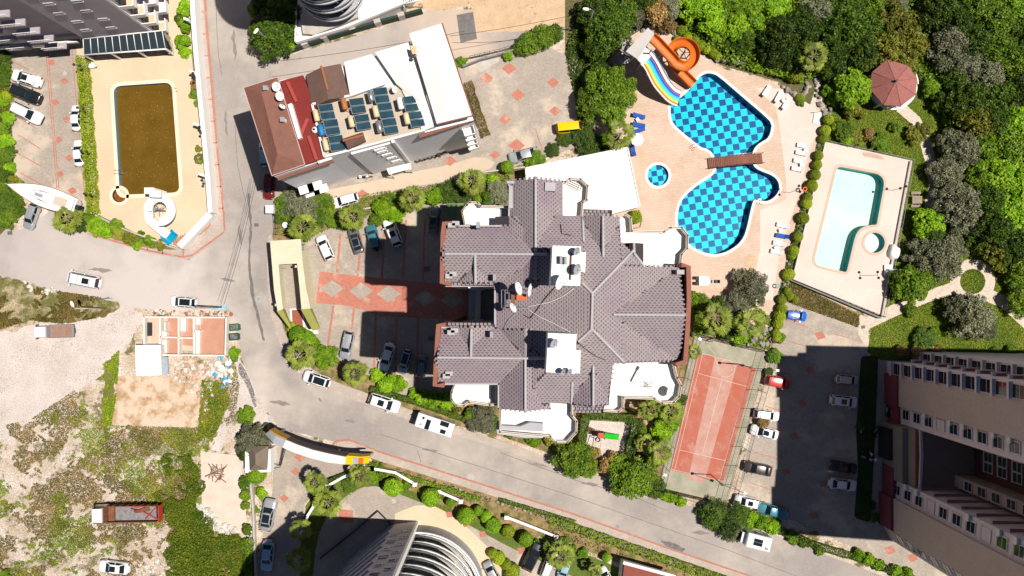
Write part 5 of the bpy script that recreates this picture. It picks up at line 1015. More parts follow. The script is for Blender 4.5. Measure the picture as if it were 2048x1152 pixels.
# kind: L, W, H, rear glass base, roof rear, roof front, windscreen base, hood height front, belt height
CK = {'hatch': (4.1, 1.76, 1.47, .03, .13, .60, .77, .70, .95), 'sedan': (4.6, 1.80, 1.43, .13, .27, .57, .74, .70, .93), 'suv': (4.45, 1.86, 1.66, .03, .12, .61, .76, .82, 1.08),
      'wagon': (4.6, 1.80, 1.48, .02, .10, .58, .75, .72, .95), 'van': (4.8, 1.92, 1.92, .01, .04, .76, .90, .85, 1.1), 'pickup': (5.0, 1.84, 1.75, .40, .44, .62, .75, .88, 1.08)}
CM = {}
def car_meshes(kind, color):
    k = (kind, color)
    if k in CM: return CM[k]
    L, Wd, H, a, b, c, d, hf, belt = CK[kind]; pm = PAINT[color]; out = []
    X = lambda t: (t-.5)*L; w2 = Wd/2
    ts = [0, .012, .04, .1, .2, .32, .45, .6, .7, .78, .86, .92, .965, .99, 1]
    rows = []
    for t in ts:
        e = min(t, 1-t)*L; f = 1-.34*math.exp(-e/.13)-.05*max(0, abs(t-.5)*2-.75)/.25; w = w2*f
        if t > d: z = belt-(belt-hf)*((t-d)/(1-d))**1.3
        elif t < a: z = belt+.02-(.06*(a-t)/max(a, .01))
        else: z = belt
        z -= .16*math.exp(-e/.09)
        zb = .22+.16*math.exp(-e/.1)
        rows.append([(X(t), s*w*q, zz) for s, q, zz in ((-1, .90, zb), (-1, 1.0, zb+.14), (-1, 1.0, z*.62), (-1, .965, z*.86), (-1, .88, z*.985), (-1, .5, z+.025), (1, 0, z+.035), (1, .5, z+.025), (1, .88, z*.985), (1, .965, z*.86), (1, 1.0, z*.62), (1, 1.0, zb+.14), (1, .90, zb))])
    m = MB(); m.grid(rows); m.add(rows[0], [tuple(range(13))]); m.add(rows[-1], [tuple(range(13))[::-1]])
    if kind == 'pickup':  # keep the bed open: a raised cab and a sunken tray sit on the hull
        pass
    out.append(('body', m.mesh('body', pm), []))
    # greenhouse
    wb, wr = w2*.90, w2*.70; zr = H; A, B, C, D = X(a), X(b), X(c), X(d); zb = belt-.02
    cab = MB(); st = [(A, wb*.93, zb), (B, wr*.97, zr-.04), (B+(C-B)*.3, wr, zr), (B+(C-B)*.7, wr, zr), (C, wr*.96, zr-.03), (D, wb*.92, zb)]
    rows = []
    for x, w, z in st[1:-1]: rows.append([(x, w*q, z-.05*q*q) for q in (-1, -.6, 0, .6, 1)])
    cab.grid(rows)
    bl, br, fl, fr = (A, -wb*.93, zb), (A, wb*.93, zb), (D, -wb*.92, zb), (D, wb*.92, zb)
    r0, r1 = rows[0], rows[-1]
    cab.add([bl, br]+list(reversed(r0)), [tuple(range(7))]); cab.add([fr, fl]+r1, [tuple(range(7))])
    mb, mf = (B*.6+A*.4+.15, wb, zb), (C*.5+D*.5, wb, zb)
    for s in (-1, 1):
        P = [(A, s*wb*.93, zb), (mb[0], s*wb, zb), (mf[0], s*wb, zb), (D, s*wb*.92, zb)]+[(r[0 if s < 0 else -1]) for r in reversed(rows)]
        n = len(P); cab.add(P, [tuple(range(n)) if s < 0 else tuple(range(n))[::-1]])
    out.append(('roof', cab.mesh('roof', pm), []))
    def pane(p, e=.018, ins=.06, nrm=None):
        P = [Vector(q) for q in p]; cen = sum(P, Vector())/len(P); P = [q+(cen-q).normalized()*ins for q in P]
        n_ = (P[1]-P[0]).cross(P[2]-P[0]).normalized()
        if n_.dot(Vector(nrm)) < 0: P.reverse(); n_ = -n_
        return MB().add([q+n_*e for q in P]+[q-n_*.03 for q in P], [(0, 1, 2, 3)]+[(i, i+4, (i+1) % 4+4, (i+1) % 4) for i in range(4)])
    e0 = rows[-1][0]; e1 = rows[-1][-1]; out.append(('windscreen', pane([(D, -wb*.90, zb+.03), (D, wb*.90, zb+.03), e1, e0], .02, .07, (1, 0, 1)).mesh('windscreen', GLASS), []))
    e0 = rows[0][0]; e1 = rows[0][-1]
    out.append(('rear_window', pane([(A, -wb*.91, zb+.04), (A, wb*.91, zb+.04), e1, e0], .02, .09, (-1, 0, .6)).mesh('rear_window', GLASS), []))
    for s in (-1, 1):
        i = 0 if s < 0 else -1; k0, k1 = rows[0][i], rows[-1][i]; mid = ((k0[0]+k1[0])/2, k0[1]*.985+.0, k0[2]+.02); mbx = (A+D)/2
        q = pane([(A+.12, s*wb*.95, zb+.03), (mbx-.04, s*wb*.99, zb+.03), (mid[0]-.04, s*wr*.995, zr-.055), (k0[0]+.03, s*abs(k0[1]), k0[2])], .02, .05, (0, s, .3)); out.append(('side_window', q.mesh('side_window', GLASS), []))
        q = pane([(mbx+.04, s*wb*.99, zb+.03), (D-.18, s*wb*.95, zb+.03), (k1[0]-.03, s*abs(k1[1]), k1[2]), (mid[0]+.04, s*wr*.995, zr-.055)], .02, .05, (0, s, .3)); out.append(('side_window', q.mesh('side_window', GLASS), []))
        q = MB(); q.box(D-.28, s*(w2+.08), belt+.02, .16, .2, .13); out.append(('wing_mirror', q.mesh('wing_mirror', pm if color != 'yellow' else DARK), []))
        q = MB(); q.frustum([(L/2-.30, s*w2*.94), (L/2-.05, s*w2*.76), (L/2-.10, s*w2*.50), (L/2-.32, s*w2*.66)], hf-.12, [(L/2-.36, s*w2*.90), (L/2-.12, s*w2*.72), (L/2-.17, s*w2*.52), (L/2-.36, s*w2*.66)], hf+.012); out.append(('headlight', q.mesh('headlight', HEADL), []))
        q = MB(); q.box(-L/2+.10, s*w2*.70, belt-.14, .16, w2*.36, .16); out.append(('tail_light', q.mesh('tail_light', TAILR), []))
        for x in (-L*.31, L*.32):
            q = MB(); ty = []; n = 16; 
            for j in range(n):
                an = 2*math.pi*j/n; ty.append([(x+r*math.cos(an), s*(w2-.02-dy), .32+r*math.sin(an)) for r, dy in ((.2, .0), (.3, -.012), (.325, .03), (.325, .19), (.2, .2))])
            q.grid(ty+[ty[0]]); rim = MB(); rim.add([(x+.205*math.cos(6.283*j/n), s*(w2-.025), .32+.205*math.sin(6.283*j/n)) for j in range(n)], [tuple(range(n)) if s < 0 else tuple(range(n))[::-1]])
            out.append(('wheel', q.mesh('wheel', RUBBER), [('rim', rim.mesh('rim', STEEL))]))
    q = MB(); q.box(L/2+.0, 0, .42, .05, w2*1.1, .16); out.append(('grille', q.mesh('grille', DARK), []))
    q = MB(); q.box(-L/2-.005, 0, .55, .03, .5, .12); out.append(('number_plate', q.mesh('number_plate', PLATE), []))
    lines = MB()
    for t in (D+.02, X(.985)): pass
    hx = D+.10; z1 = belt+.03
    for s in (-1, 1): lines.box((hx+L/2-.15)/2, s*w2*.66, (belt+hf)/2+.03, L/2-.15-hx, .02, .012)
    out.append(('bonnet', MB().grid([[(D+.06+(L/2-.2-D-.06)*u, w2*.66*q_, (belt-(belt-hf)*((t2-d)/(1-d))**1.3)+.045-.02*q_*q_) for q_ in (-1, -.5, 0, .5, 1)] for u in (0, .3, .6, .85, 1) for t2 in [((D+.06+(L/2-.2-D-.06)*u)/L+.5)]]).mesh('bonnet', pm), []))
    CM[k] = out; return out
SUNR = MB(); SUNR.box(0, 0, 0, .8, .85, .02)
SUNM = {}
def car(front, rear, kind, color, label, cat='car', roof=None, ex='', z=.04, group=None, name='parked_car'):
    L, Wd, H = CK[kind][:3]; b, c = CK[kind][4:6]
    h = .9; F, B = W(*front, h), W(*rear, h); ctr = (F+B)/2; d = F-B; s = d.length/L; s = min(max(s, .86), 1.12)
    t = thing(name, label, cat, (ctr.x, ctr.y, z), math.atan2(d.y, d.x), group); t.scale = (s, s, max(s, .95))
    for nm, me, subs in car_meshes(kind, color):
        o = child(nm, me, t)
        for sn, sme in subs: child(sn, sme, o)
        if nm == 'roof' and roof:
            rx = ((b+c)/2-.5)*L
            if roof == 'sun': q = MB(); q.box(rx+.25, 0, H+.006, .85, .8, .02); child('sunroof', q.mesh('sunroof', GLASS), t)
            if roof == 'glass': q = MB(); q.box(rx, 0, H+.004, (c-b)*L*.84, Wd*.56, .02); child('glass_roof', q.mesh('glass_roof', GLASS), t)
            if roof == 'rails':
                for sg in (-1, 1): q = MB(); q.tube([((b+.02-.5)*L, sg*Wd*.31, H-.01), ((b+.04-.5)*L, sg*Wd*.31, H+.05), ((c-.04-.5)*L, sg*Wd*.31, H+.05), ((c-.02-.5)*L, sg*Wd*.31, H-.02)], .022, 5); child('roof_rail', q.mesh('roof_rail', STEEL), t)
            if roof == 'bars':
                for fx in (.2, .45, .7): q = MB(); q.box(((b+(c-b)*fx)-.5)*L, 0, H+.05, .05, Wd*.72, .05); child('roof_bar', q.mesh('roof_bar', GREYM), t)
                for sg in (-1, 1): q = MB(); q.box(rx, sg*Wd*.35, H+.03, (c-b)*L*.9, .05, .05); child('roof_rail', q.mesh('roof_rail', DARK), t)
    if 'panel' in ex: q = MB(); q.box(-.95, 0, H+.1, .9, .75, .04); child('solar_panel', q.mesh('solar_panel', GLASS), t)
    if 'spare' in ex:
        q = MB(); ty = []
        for j in range(16): an = 6.283*j/16; ty.append([(-L/2-dx, r*math.cos(an), .95+r*math.sin(an)) for r, dx in ((0, .2), (.24, .22), (.32, .18), (.33, .02))])
        q.grid(ty+[ty[0]]); child('spare_wheel', q.mesh('spare_wheel', RUBBER), t)
    return t
# left car park
car((22,147),(82,166),'sedan','white','white saloon with a dark sunroof, uppermost car of the left car park',roof='sun')
car((80,200),(22,176),'suv','black','black car between two white cars in the left car park',roof='glass')
car((82,240),(24,212),'suv','white','white estate car with roof rails below the black car in the left car park',roof='rails')
car((151,212),(152,258),'sedan','white','white saloon half under the long hedge, the upper one')
car((155,279),(158,332),'sedan','white','white saloon half under the long hedge, the lower one')
car((52,458),(70,408),'wagon','silver','silver estate car parked beside the stern of the sailing boat',roof='rails')
car((133,553),(201,567),'van','white','white van with roof bars and a dark roof panel on the side road','van',roof='bars',ex='panel')
car((339,602),(392,606),'hatch','white','white hatchback with a black glass roof above the roofless house',roof='glass')
car((196,1132),(258,1139),'sedan','white','white car with a sunroof at the bottom of the vacant lot',roof='sun')
# road by the hotel
car((536,398),(539,348),'suv','dark_red','dark red car in the shade along the brown roofed house')
car((527,282),(529,333),'hatch','light_blue','light blue car in the shade, above the dark red car')
car((664,408),(716,393),'suv','white','white car with roof rails half under a palm of the hotel yard',roof='rails')
# block car park, upper row
car((639,471),(660,519),'hatch','white','white hatchback at the left end of the upper row of the block car park')
car((703,455),(719,507),'sedan','grey','grey car with a black glass roof, second in the upper row',roof='glass')
car((739,450),(754,500),'suv','teal','dark teal off-roader with roof rails and a rear spare wheel','car',roof='rails',ex='spare')
car((774,437),(796,492),'suv','white','white car with a sunroof, half in shade, in the upper row',roof='sun')
car((869,391+20),(866,466),'sedan','grey','dark grey car in the corner beside the green roofed shed',roof='glass')
# lower row
car((687,718),(699,663),'wagon','silver','silver car alone at the left of the lower row',roof='rails')
car((764,742),(782,686),'sedan','white','pale saloon half in shade in the lower row')
car((802,748),(816,699),'suv','silver','silver car with a black glass roof in the shade of the lower row',roof='glass')
car((846,709),(840,755),'hatch','grey','grey hatchback at the right end of the lower row')
# on the road
car((606,750),(660,768),'hatch','white','white hatchback with a black glass roof at the bend of the road',roof='glass')
car((799,816),(738,796),'suv','white','white car with roof rails driving behind the caravan',roof='sun')
# hotel yard
car((1170,251),(1113,257),'van','yellow','yellow van in the hotel yard under the tree belt','van')
car((1018,317),(1076,302),'sedan','silver','silver grey saloon partly under a small tree at the hotel yard')
# right car park
car((1615,634),(1568,628),'hatch','blue','bright blue hatchback in the right car park beside the bush border',roof='rails')
car((1582,769),(1530,759),'hatch','red','red hatchback at the edge of the big shadow')
car((1719,762),(1672,758),'hatch','silver','silver hatchback in deep shade, uppermost by the island bed')
car((1716,806),(1661,800),'suv','white','pale car with a sunroof in deep shade by the island bed',roof='sun')
car((1557,834),(1511,827),'wagon','white','white estate car above the tree branch by the court fence')
car((1502,858),(1557,872),'sedan','white','white saloon with a sunroof below the tree branch by the court fence',roof='sun')
car((1487,932),(1544,944),'sedan','brown','very dark saloon beside the court fence')
car((1716,940),(1662,930),'sedan','black','black car in deep shade beside a pale saloon')
car((1715,973),(1658,966),'sedan','white','pale saloon in deep shade, lowest by the island bed')
car((1473,999),(1516,1009),'suv','white','white pickup with an open bed at the foot of the court','pickup truck',roof='sun')
car((1516,1014),(1575,1030),'pickup','teal','teal pickup with a ribbed bed cover at the corner of the car park','pickup truck')
# drive
car((541,1062-64+0),(529,1062),'sedan','silver','silver saloon with a black glass roof on the drive',roof='glass')
car((531,1143),(537,1081),'sedan','light_blue','bluish saloon in the shadow at the bottom of the drive')
# forecourt of the oval tower
car((1078,1086),(1052,1141),'suv','black','black car with a sunroof under the round bushes of the forecourt',roof='sun')
car((1108,1104),(1088,1156),'wagon','white','white estate car beside the black car, half under a palm',roof='rails')
car((972,1125),(994,1165),'hatch','silver','silver car at the foot of the round terrace')
car((1122,1160),(1136,1118),'hatch','light_blue','pale blue car behind the palm of the forecourt')
car((1204,1140),(1222,1172),'hatch','white','white car cut by the lower picture edge')
# --- flatbed truck on the track
def local_thing(name, label, cat, front, rear, h=.9, z=.04):
    F, B = W(*front, h), W(*rear, h); c = (F+B)/2; d = F-B
    return thing(name, label, cat, (c.x, c.y, z), math.atan2(d.y, d.x)), d.length
def wheels(t, xs, w, r=.36, wd=.24):
    for x in xs:
        for s in (-1, 1):
            q = MB(); n = 14; ty = []
            for j in range(n): an = 6.283*j/n; ty.append([(x+rr*math.cos(an), s*(w-dy), r+rr*math.sin(an)) for rr, dy in ((.0, .03), (r*.6, 0), (r*.95, 0), (r, .04), (r, wd), (0, wd))])
            q.grid(ty+[ty[0]]); child('wheel', q.mesh('wheel', RUBBER), t)
def cabin(t, x0, x1, w, z0, z1, pm, nose=.35):
    m = MB(); m.frustum([(x0, -w), (x1, -w), (x1, w), (x0, w)], z0, [(x0, -w), (x1-.05, -w*.97), (x1-.05, w*.97), (x0, w)], (z0+z1)*.52)
    m.frustum([(x0, -w), (x1-.05, -w*.97), (x1-.05, w*.97), (x0, w)], (z0+z1)*.52, [(x0+.04, -w*.88), (x1-nose, -w*.84), (x1-nose, w*.84), (x0+.04, w*.88)], z1, bot=False); child('cab', m.mesh('cab', pm), t)
    zm = (z0+z1)*.52
    q = MB(); P = [(x1-.06, -w*.86, zm+.03), (x1-.06, w*.86, zm+.03), (x1-nose+.01, w*.78, z1-.05), (x1-nose+.01, -w*.78, z1-.05)]; q.add([(a+.03, b, c+.02) for a, b, c in P]+P, [(0, 1, 2, 3), (0, 4, 5, 1), (1, 5, 6, 2), (2, 6, 7, 3), (3, 7, 4, 0)]); child('windscreen', q.mesh('windscreen', GLASS), t)
    for s in (-1, 1):
        q = MB(); P = [(x0+.15, s*w*.985, zm+.03), (x1-.25, s*w*.96, zm+.03), (x1-nose-.1, s*w*.88, z1-.08), (x0+.15, s*w*.90, z1-.08)]; q.add([(a, b+s*.02, c) for a, b, c in P]+P, [(0, 1, 2, 3), (0, 4, 5, 1), (1, 5, 6, 2), (2, 6, 7, 3), (3, 7, 4, 0)]); child('side_window', q.mesh('side_window', GLASS), t)
        q = MB(); q.box(x1-.3, s*(w+.12), zm+.1, .12, .2, .26); child('wing_mirror', q.mesh('wing_mirror', DARK), t)
        q = MB(); q.box(x1+.01, s*w*.75, z0+.35, .06, .3, .18); child('headlight', q.mesh('headlight', HEADL), t)
t, L = local_thing('flatbed_truck', 'small white flatbed truck with an empty brown load bed on the dirt track', 'truck', (73,664), (148,662))
cabin(t, L/2-2.0, L/2, .9, .35, 1.9, PAINT['white']); wheels(t, (-L*.28, L*.33), .88)
q = MB(); q.box(-.95, 0, .78, L-1.95, 1.9, .1); child('load_bed', q.mesh('load_bed', mat('bed_brown', (.33, .20, .15), .8, .2, 2)), t)
for s in (-1, 1): q = MB(); q.box(-.95, s*.96, 1.02, L-1.95, .06, .42); child('side_board', q.mesh('side_board', GREYM), t)
q = MB(); q.box(-L/2+.02, 0, 1.02, .06, 1.9, .42); child('tailboard', q.mesh('tailboard', GREYM), t)
q = MB(); q.box(L/2-2.08, 0, 1.3, .08, 1.8, .95); child('headboard', q.mesh('headboard', GREYM), t)
q = MB(); q.box(-.95, 0, .55, L-2, .8, .25); child('chassis', q.mesh('chassis', DARK), t)
q = MB(); q.box(L/2-1.85, 0, 1.55, .05, 1.3, .4); child('rear_window', q.mesh('rear_window', GLASS), t)
# --- dump truck
t, L = local_thing('dump_truck', 'old white and red tipper truck with a rusty ribbed tray among the weeds', 'truck', (186,1028), (322,1026), 1.8)
REDP = mat('faded_red_paint', (.55, .05, .03), .6, .3, 2.); RUST = mat('rusty_brown', (.24, .10, .05), .9, .4, 2., fine=.2); TRAY = mat('scratched_steel', (.36, .33, .34), .5, .4, 2.5, metal=.3)
cabin(t, L/2-1.9, L/2, 1.18, .7, 2.75, PAINT['white'], .4); wheels(t, (-L*.36, -L*.22, L*.36), 1.15, .5, .5)
q = MB(); q.box(-.3, 0, .8, L-.8, .9, .3); child('chassis', q.mesh('chassis', DARK), t)
q = MB(); q.box(-.55, 0, 1.35, L-2.9, 2.25, .12); child('tray_floor', q.mesh('tray_floor', TRAY), t)
for i in range(26): q = MB() if i == 0 else q; 
rib = MB(); rib.box(0, 0, 0, .09, 2.2, .05); rib = rib.mesh('floor_rib', TRAY)
for i in range(22): child('floor_rib', rib, t, loc=(-3.9+i*.31, 0, 1.43))
for s in (-1, 1): q = MB(); q.box(-.75, s*1.2, 1.8, L-2.5, .12, 1.0); child('side_board', q.mesh('side_board', RUST), t); 
for s in (-1, 1):
    for i in range(8): q = MB(); q.box(-4.4+i*1.05, s*1.29, 1.8, .1, .08, 1.0); child('side_post', q.mesh('side_post', BROWN_TRIM), t)
q = MB(); q.box(-L/2+.12, 0, 1.75, .14, 2.5, 1.1); child('tailgate', q.mesh('tailgate', REDP), t)
q = MB(); q.box(L/2-2.15, 0, 2.1, .12, 2.4, 1.5); child('headboard', q.mesh('headboard', RUST), t)
q = MB(); q.box(L/2-2.8, 0, 1.62, .9, 2.2, .3); child('tool_locker', q.mesh('tool_locker', RUST), t)
q = MB(); q.frustum([(-3.2,-1.1),(-.9,-.3),(-1.1,.1),(-3.4,-.3)], 1.46, [(-3.1,-1),(-1,-.3),(-1.2,0),(-3.3,-.4)], 1.75); child('scrap_plate', q.mesh('scrap_plate', RUST), t)
q = MB(); q.tube([(-4.3,.9,1.6),(-2.5,-.2,1.8),(-.5,-.7,1.6)], .07, 6); q.tube([(-4.4,-.9,1.6),(-2.8,.9,1.8)], .06, 6); child('loose_pipe', q.mesh('loose_pipe', REDP), t)
q = MB(); q.box(-1.6,-.95,1.5,1.2,.28,.18,.1); child('loose_plate', q.mesh('loose_plate', paint('signal_red', (.8,.02,.01))), t)
# --- caravan and camper
def rv(name, label, front, rear, w, h, cat, feats, cabfront=False):
    t, L = local_thing(name, label, cat, front, rear, h*.9); e = L/2-(1.0 if cabfront else 0)
    m = MB(); a = [(-L/2, -w/2), (e, -w/2), (e, w/2), (-L/2, w/2)]; m.prism(rrect(a, .12, 3), .5, h-.12); m.frustum(rrect(a, .12, 3), h-.12, rrect(offset(a, -.12), .12, 3), h); child('body', m.mesh('body', PAINT['white']), t)
    wheels(t, (-.35,) if not cabfront else (-L*.28, L*.36), w/2, .34)
    for s in (-1, 1): q = MB(); q.box(-.2, s*(w/2+.01), h*.62, 1.2, .04, .55); child('window', q.mesh('window', GLASS), t)
    q = MB(); q.box(-L/2-.01, 0, h*.62, .04, 1.3, .6); child('window', q.mesh('window', GLASS), t)
    for nm, x, y, sx, sy in feats:
        q = MB(); q.box(x, y, h+.05, sx, sy, .09 if nm == 'solar_panel' else .14); child(nm, q.mesh(nm, GLASS if nm in ('solar_panel', 'roof_hatch') else GREYM), t)
    if cabfront:
        cabin(t, e-.2, L/2+.1, w*.44, .35, h*.72, PAINT['white'], .5)
    else:
        q = MB(); q.tube([(L/2-.05, -.7, .5), (L/2+1.1, 0, .45)], .05); q.tube([(L/2-.05, .7, .5), (L/2+1.1, 0, .45)], .05); child('drawbar', q.mesh('drawbar', DARK), t)
        q = MB(); q.box(L/2-.02, 0, h*.55, .1, w*.96, h*.5); child('front_panel', q.mesh('front_panel', GREYM), t)
    return t
rv('caravan', 'white caravan with three dark roof panels parked along the road', (833,838), (906,862), 2.15, 2.6, 'caravan', [('solar_panel', 1.0, .2, .65, 1.5), ('solar_panel', -1.4, -.65, 1.3, .7), ('roof_hatch', -1.5, .5, .8, .6), ('roof_hatch', 1.9, -.55, .3, .35), ('roof_vent', 2.0, .5, .3, .3)])
rv('camper_van', 'white camper van with a double solar panel on the road below the court', (1480,1075), (1541,1090), 2.15, 2.9, 'camper', [('solar_panel', -.35, .26, 1.3, .5), ('solar_panel', -.35, -.27, 1.3, .5), ('roof_vent', -1.8, .6, .4, .4)], True)
# --- two-wheelers
def bike(x, y, ang, label, col=DARK):
    p = W(x, y, .5); t = thing('motorcycle', label, 'motorcycle', (p.x, p.y, .05), R(ang))
    for sx in (-.62, .62):
        q = MB(); q.tube([(sx+.28*math.cos(6.283*k/14), 0, .3+.28*math.sin(6.283*k/14)) for k in range(14)], .055, 6, closed=True); child('wheel', q.mesh('wheel', RUBBER), t)
    q = MB(); q.frustum([(-.3,-.16),(.4,-.12),(.4,.12),(-.3,.16)], .35, [(-.25,-.12),(.3,-.15),(.3,.15),(-.25,.12)], .8); child('engine', q.mesh('engine', GREYM), t)
    q = MB(); q.frustum([(-.05,-.15),(.42,-.12),(.42,.12),(-.05,.15)], .78, [(0,-.09),(.36,-.08),(.36,.08),(0,.09)], .95); child('tank', q.mesh('tank', col), t)
    q = MB(); q.box(-.42, 0, .8, .7, .28, .12); child('seat', q.mesh('seat', RUBBER), t)
    q = MB(); q.tube([(.38, -.36, .98), (.48, -.1, .95), (.48, .1, .95), (.38, .36, .98)], .025); child('handlebar', q.mesh('handlebar', DARK), t)
    q = MB(); q.tube([(.48, 0, .95), (.62, 0, .3)], .04); child('fork', q.mesh('fork', STEEL), t)
    q = MB(); q.box(-.82, 0, .95, .4, .42, .32); child('rear_box', q.mesh('rear_box', col), t)
    return t
bike(1728,914,160,'motorcycle with a pale box leaning in the shade by the island bed',PAINT['silver']); bike(1742,909,120,'light scooter at the right of the two in the shaded yard',PAINT['white'])
bike(1752,862,60,'motorcycle in deep shade by the maroon podium',PAINT['black']); bike(1723,863,80,'dark motorcycle standing at the upper end of the shaded yard')
bike(1775,820,80,'scooter tight against the maroon wall',PAINT['black'])
bike(888,307,15,'dark scooter parked along the lavender hotel wall'); bike(733,354,5,'white motorcycle at the foot of the hotel wall',PAINT['white'])
# ---------------------------------------------------------------- vegetation
rng = np.random.default_rng(3)
def quads_mesh(name, C, Nn, size, m, aspect=.6, fold=0.0):
    """leaf quads: centres C, normals Nn, sizes"""
    n = len(C); Nn = Nn/np.linalg.norm(Nn, axis=1, keepdims=True)
    rv = rng.normal(size=(n, 3)); U = np.cross(Nn, rv); U /= np.linalg.norm(U, axis=1, keepdims=True)+1e-9; V = np.cross(Nn, U)
    s = size[:, None]; v = np.empty((n, 4, 3))
    v[:, 0] = C-U*s; v[:, 1] = C-V*s*aspect; v[:, 2] = C+U*s; v[:, 3] = C+V*s*aspect
    me = bpy.data.meshes.new(name); me.vertices.add(n*4); me.vertices.foreach_set('co', v.reshape(-1))
    me.loops.add(n*4); me.loops.foreach_set('vertex_index', np.arange(n*4)); me.polygons.add(n); me.polygons.foreach_set('loop_start', np.arange(n)*4)
    me.update(calc_edges=True); me.materials.append(m); return me
def cloud(blobs, n, leaf, up=.35, jitter=.75, shell=.55, low=-.5):
    """points in the outer shells of many blobs (x,y,z,r,flat)"""
    B = np.array(blobs); w = B[:, 3]**2; idx = rng.choice(len(B), n, p=w/w.sum())
    d = rng.normal(size=(n, 3)); d /= np.linalg.norm(d, axis=1, keepdims=True); d[:, 2] = np.where(d[:, 2] < low, -d[:, 2], d[:, 2])
    r = B[idx, 3]*(shell+(1.06-shell)*rng.random(n)**.6)
    C = B[idx, :3]+d*r[:, None]*np.stack([np.ones(n), np.ones(n), B[idx, 4]], 1)
    N = d+rng.normal(size=(n, 3))*jitter; N[:, 2] += up
    return C, N, leaf*(.6+.8*rng.random(n))
def crown_blobs(r, h, k, base, spread=.62, br=.38, flat=.75):
    out = []
    for i in range(k):
        a = 2.4*i+rng.random()*.8; q = math.sqrt((i+.5)/k); rr = r*spread*q*1.12*(.85+.3*rng.random())
        z = base+h*(1-q*q*.75)*(.75+.35*rng.random()); out.append((rr*math.cos(a), rr*math.sin(a), z, r*br*(.7+.6*rng.random()), flat))
    return out
def trunk_mesh(h, r, limbs, spread, m=BARK):
    b = MB(); b.tube([(0, 0, -.1), (.05, .03, h*.3), (0, .06, h*.62)], r, 7, r2=r*.65)
    for i in range(limbs):
        a = 6.283*i/limbs+rng.random(); e = spread*(.6+.4*rng.random())
        b.tube([(0, .05, h*(.4+.15*rng.random())), (e*.45*math.cos(a), e*.45*math.sin(a), h*.75), (e*math.cos(a), e*math.sin(a), h*.98)], r*.5, 5, r2=r*.14)
    return b.mesh('trunk', m)
TREES = {}
def treekind(key, m, r, h, k, n, leaf, variants=3, th=None, **kw):
    cw = {q: kw.pop(q) for q in ('spread', 'br', 'flat') if q in kw}; L = []
    for v in range(variants):
        C, Nn, s = cloud(crown_blobs(r, h, k, (th or h*.55), **cw), n, leaf, **kw)
        L.append((quads_mesh('crown', C, Nn, s, m), trunk_mesh((th or h*.55)+h*.6, r*.055+.06, 6, r*.6)))
    TREES[key] = (L, r, (th or h*.55)+h*.5)
treekind('broad', L_BROAD, 3.2, 2.8, 46, 6000, .17, spread=.80, br=.235, shell=.35, jitter=.8)
treekind('dark', L_DARK, 3.4, 3.0, 52, 6500, .17, spread=.82, br=.22, shell=.3, jitter=.85)
treekind('bright', L_BRIGHT, 2.3, 1.8, 34, 5500, .16, jitter=.5, spread=.78, br=.25, shell=.4)
treekind('yellow', L_YEL, 2.8, 2.4, 46, 4500, .15, shell=.3, spread=.85, br=.21)
treekind('olive', L_OLIVE, 2.8, 2.2, 46, 8500, .12, jitter=.9, spread=.82, br=.22, shell=.4)
treekind('rust', L_RUST, 1.6, 1.4, 14, 2500, .15, jitter=1.1)
treekind('shrub', L_BROAD, 1.3, .9, 11, 2400, .16, th=.25)
treekind('bright_shrub', L_BRIGHT, 1.3, .9, 11, 2400, .16, th=.25)
treekind('yellow_shrub', L_YEL, 1.1, .8, 9, 1800, .14, th=.25)
treekind('ball', L_HEDGE, 1.0, .55, 4, 3200, .11, th=.35, spread=.16, br=.82, flat=1.0, shell=.86, jitter=.45)
treekind('green_ball', L_BRIGHT, 1.2, .8, 5, 4200, .12, th=.9, spread=.16, br=.82, flat=1.0, shell=.86, jitter=.5)
ORD = ['', 'second ', 'third ', 'fourth ', 'fifth ', 'sixth ', 'seventh ', 'eighth ', 'ninth ', 'tenth ', 'eleventh ', 'twelfth ', 'thirteenth ', 'fourteenth ', 'fifteenth ', 'sixteenth ', 'seventeenth ', 'eighteenth ', 'nineteenth ', 'twentieth ']
LAND = [(1787, 170, 'the octagonal gazebo'), (1945, 563, 'the round path'), (1370, 110, 'the spiral slide'), (1832, 398, 'the picnic table'), (1746, 486, 'the round white tub'), (1240, 80, 'the slide tower'),
        (1735, 640, 'the pale deck corner'), (1140, 254, 'the yellow van'), (1627, 112, 'the wood palm'), (1430, 800, 'the tennis court'), (1215, 880, 'the playground'), (1470, 318, 'the footbridge'),
        (1505, 1083, 'the white camper'), (868, 848, 'the parked caravan'), (590, 570, 'the gatehouse'), (870, 1130, 'the oval tower'), (640, 895, 'the curved entrance canopy'), (515, 915, 'the guard booth'), (300, 280, 'the murky pool'),
        (100, 390, 'the sailing boat'), (50, 187, 'the left car park'), (255, 1025, 'the dump truck'), (360, 680, 'the roofless house'), (720, 230, 'the solar heaters'), (1100, 600, 'the antenna rack'), (1316, 351, 'the paddling pool'), (540, 370, 'the dark red car'), (690, 690, 'the lone silver car'), (745, 475, 'the teal off-roader'),
        (660, 40, 'the round balconies'), (1048, 311, 'the silver grey car'), (1410, 562, 'the massage table'), (1545, 1022, 'the teal pickup'), (1590, 631, 'the blue car'), (340, 1150, 'the vacant lot edge'), (2010, 60, 'the top right corner'), (2010, 400, 'the right edge')]
USED = {}
def where(px, py, what):
    """a place told by the nearest landmark; repeats get their rank by distance"""
    x, y, n = min(LAND, key=lambda l: (l[0]-px)**2+(l[1]-py)**2)
    dx, dy = px-x, py-y
    if math.hypot(dx, dy) < 14: d = 'right beside'
    else:
        a = math.degrees(math.atan2(-dy, dx)) % 360
        d = ['right of', 'up and right of', 'above', 'up and left of', 'left of', 'down and left of', 'below', 'down and right of'][int((a+22.5)//45) % 8]
    return what, d, n, math.hypot(dx, dy)
PLANTS = []
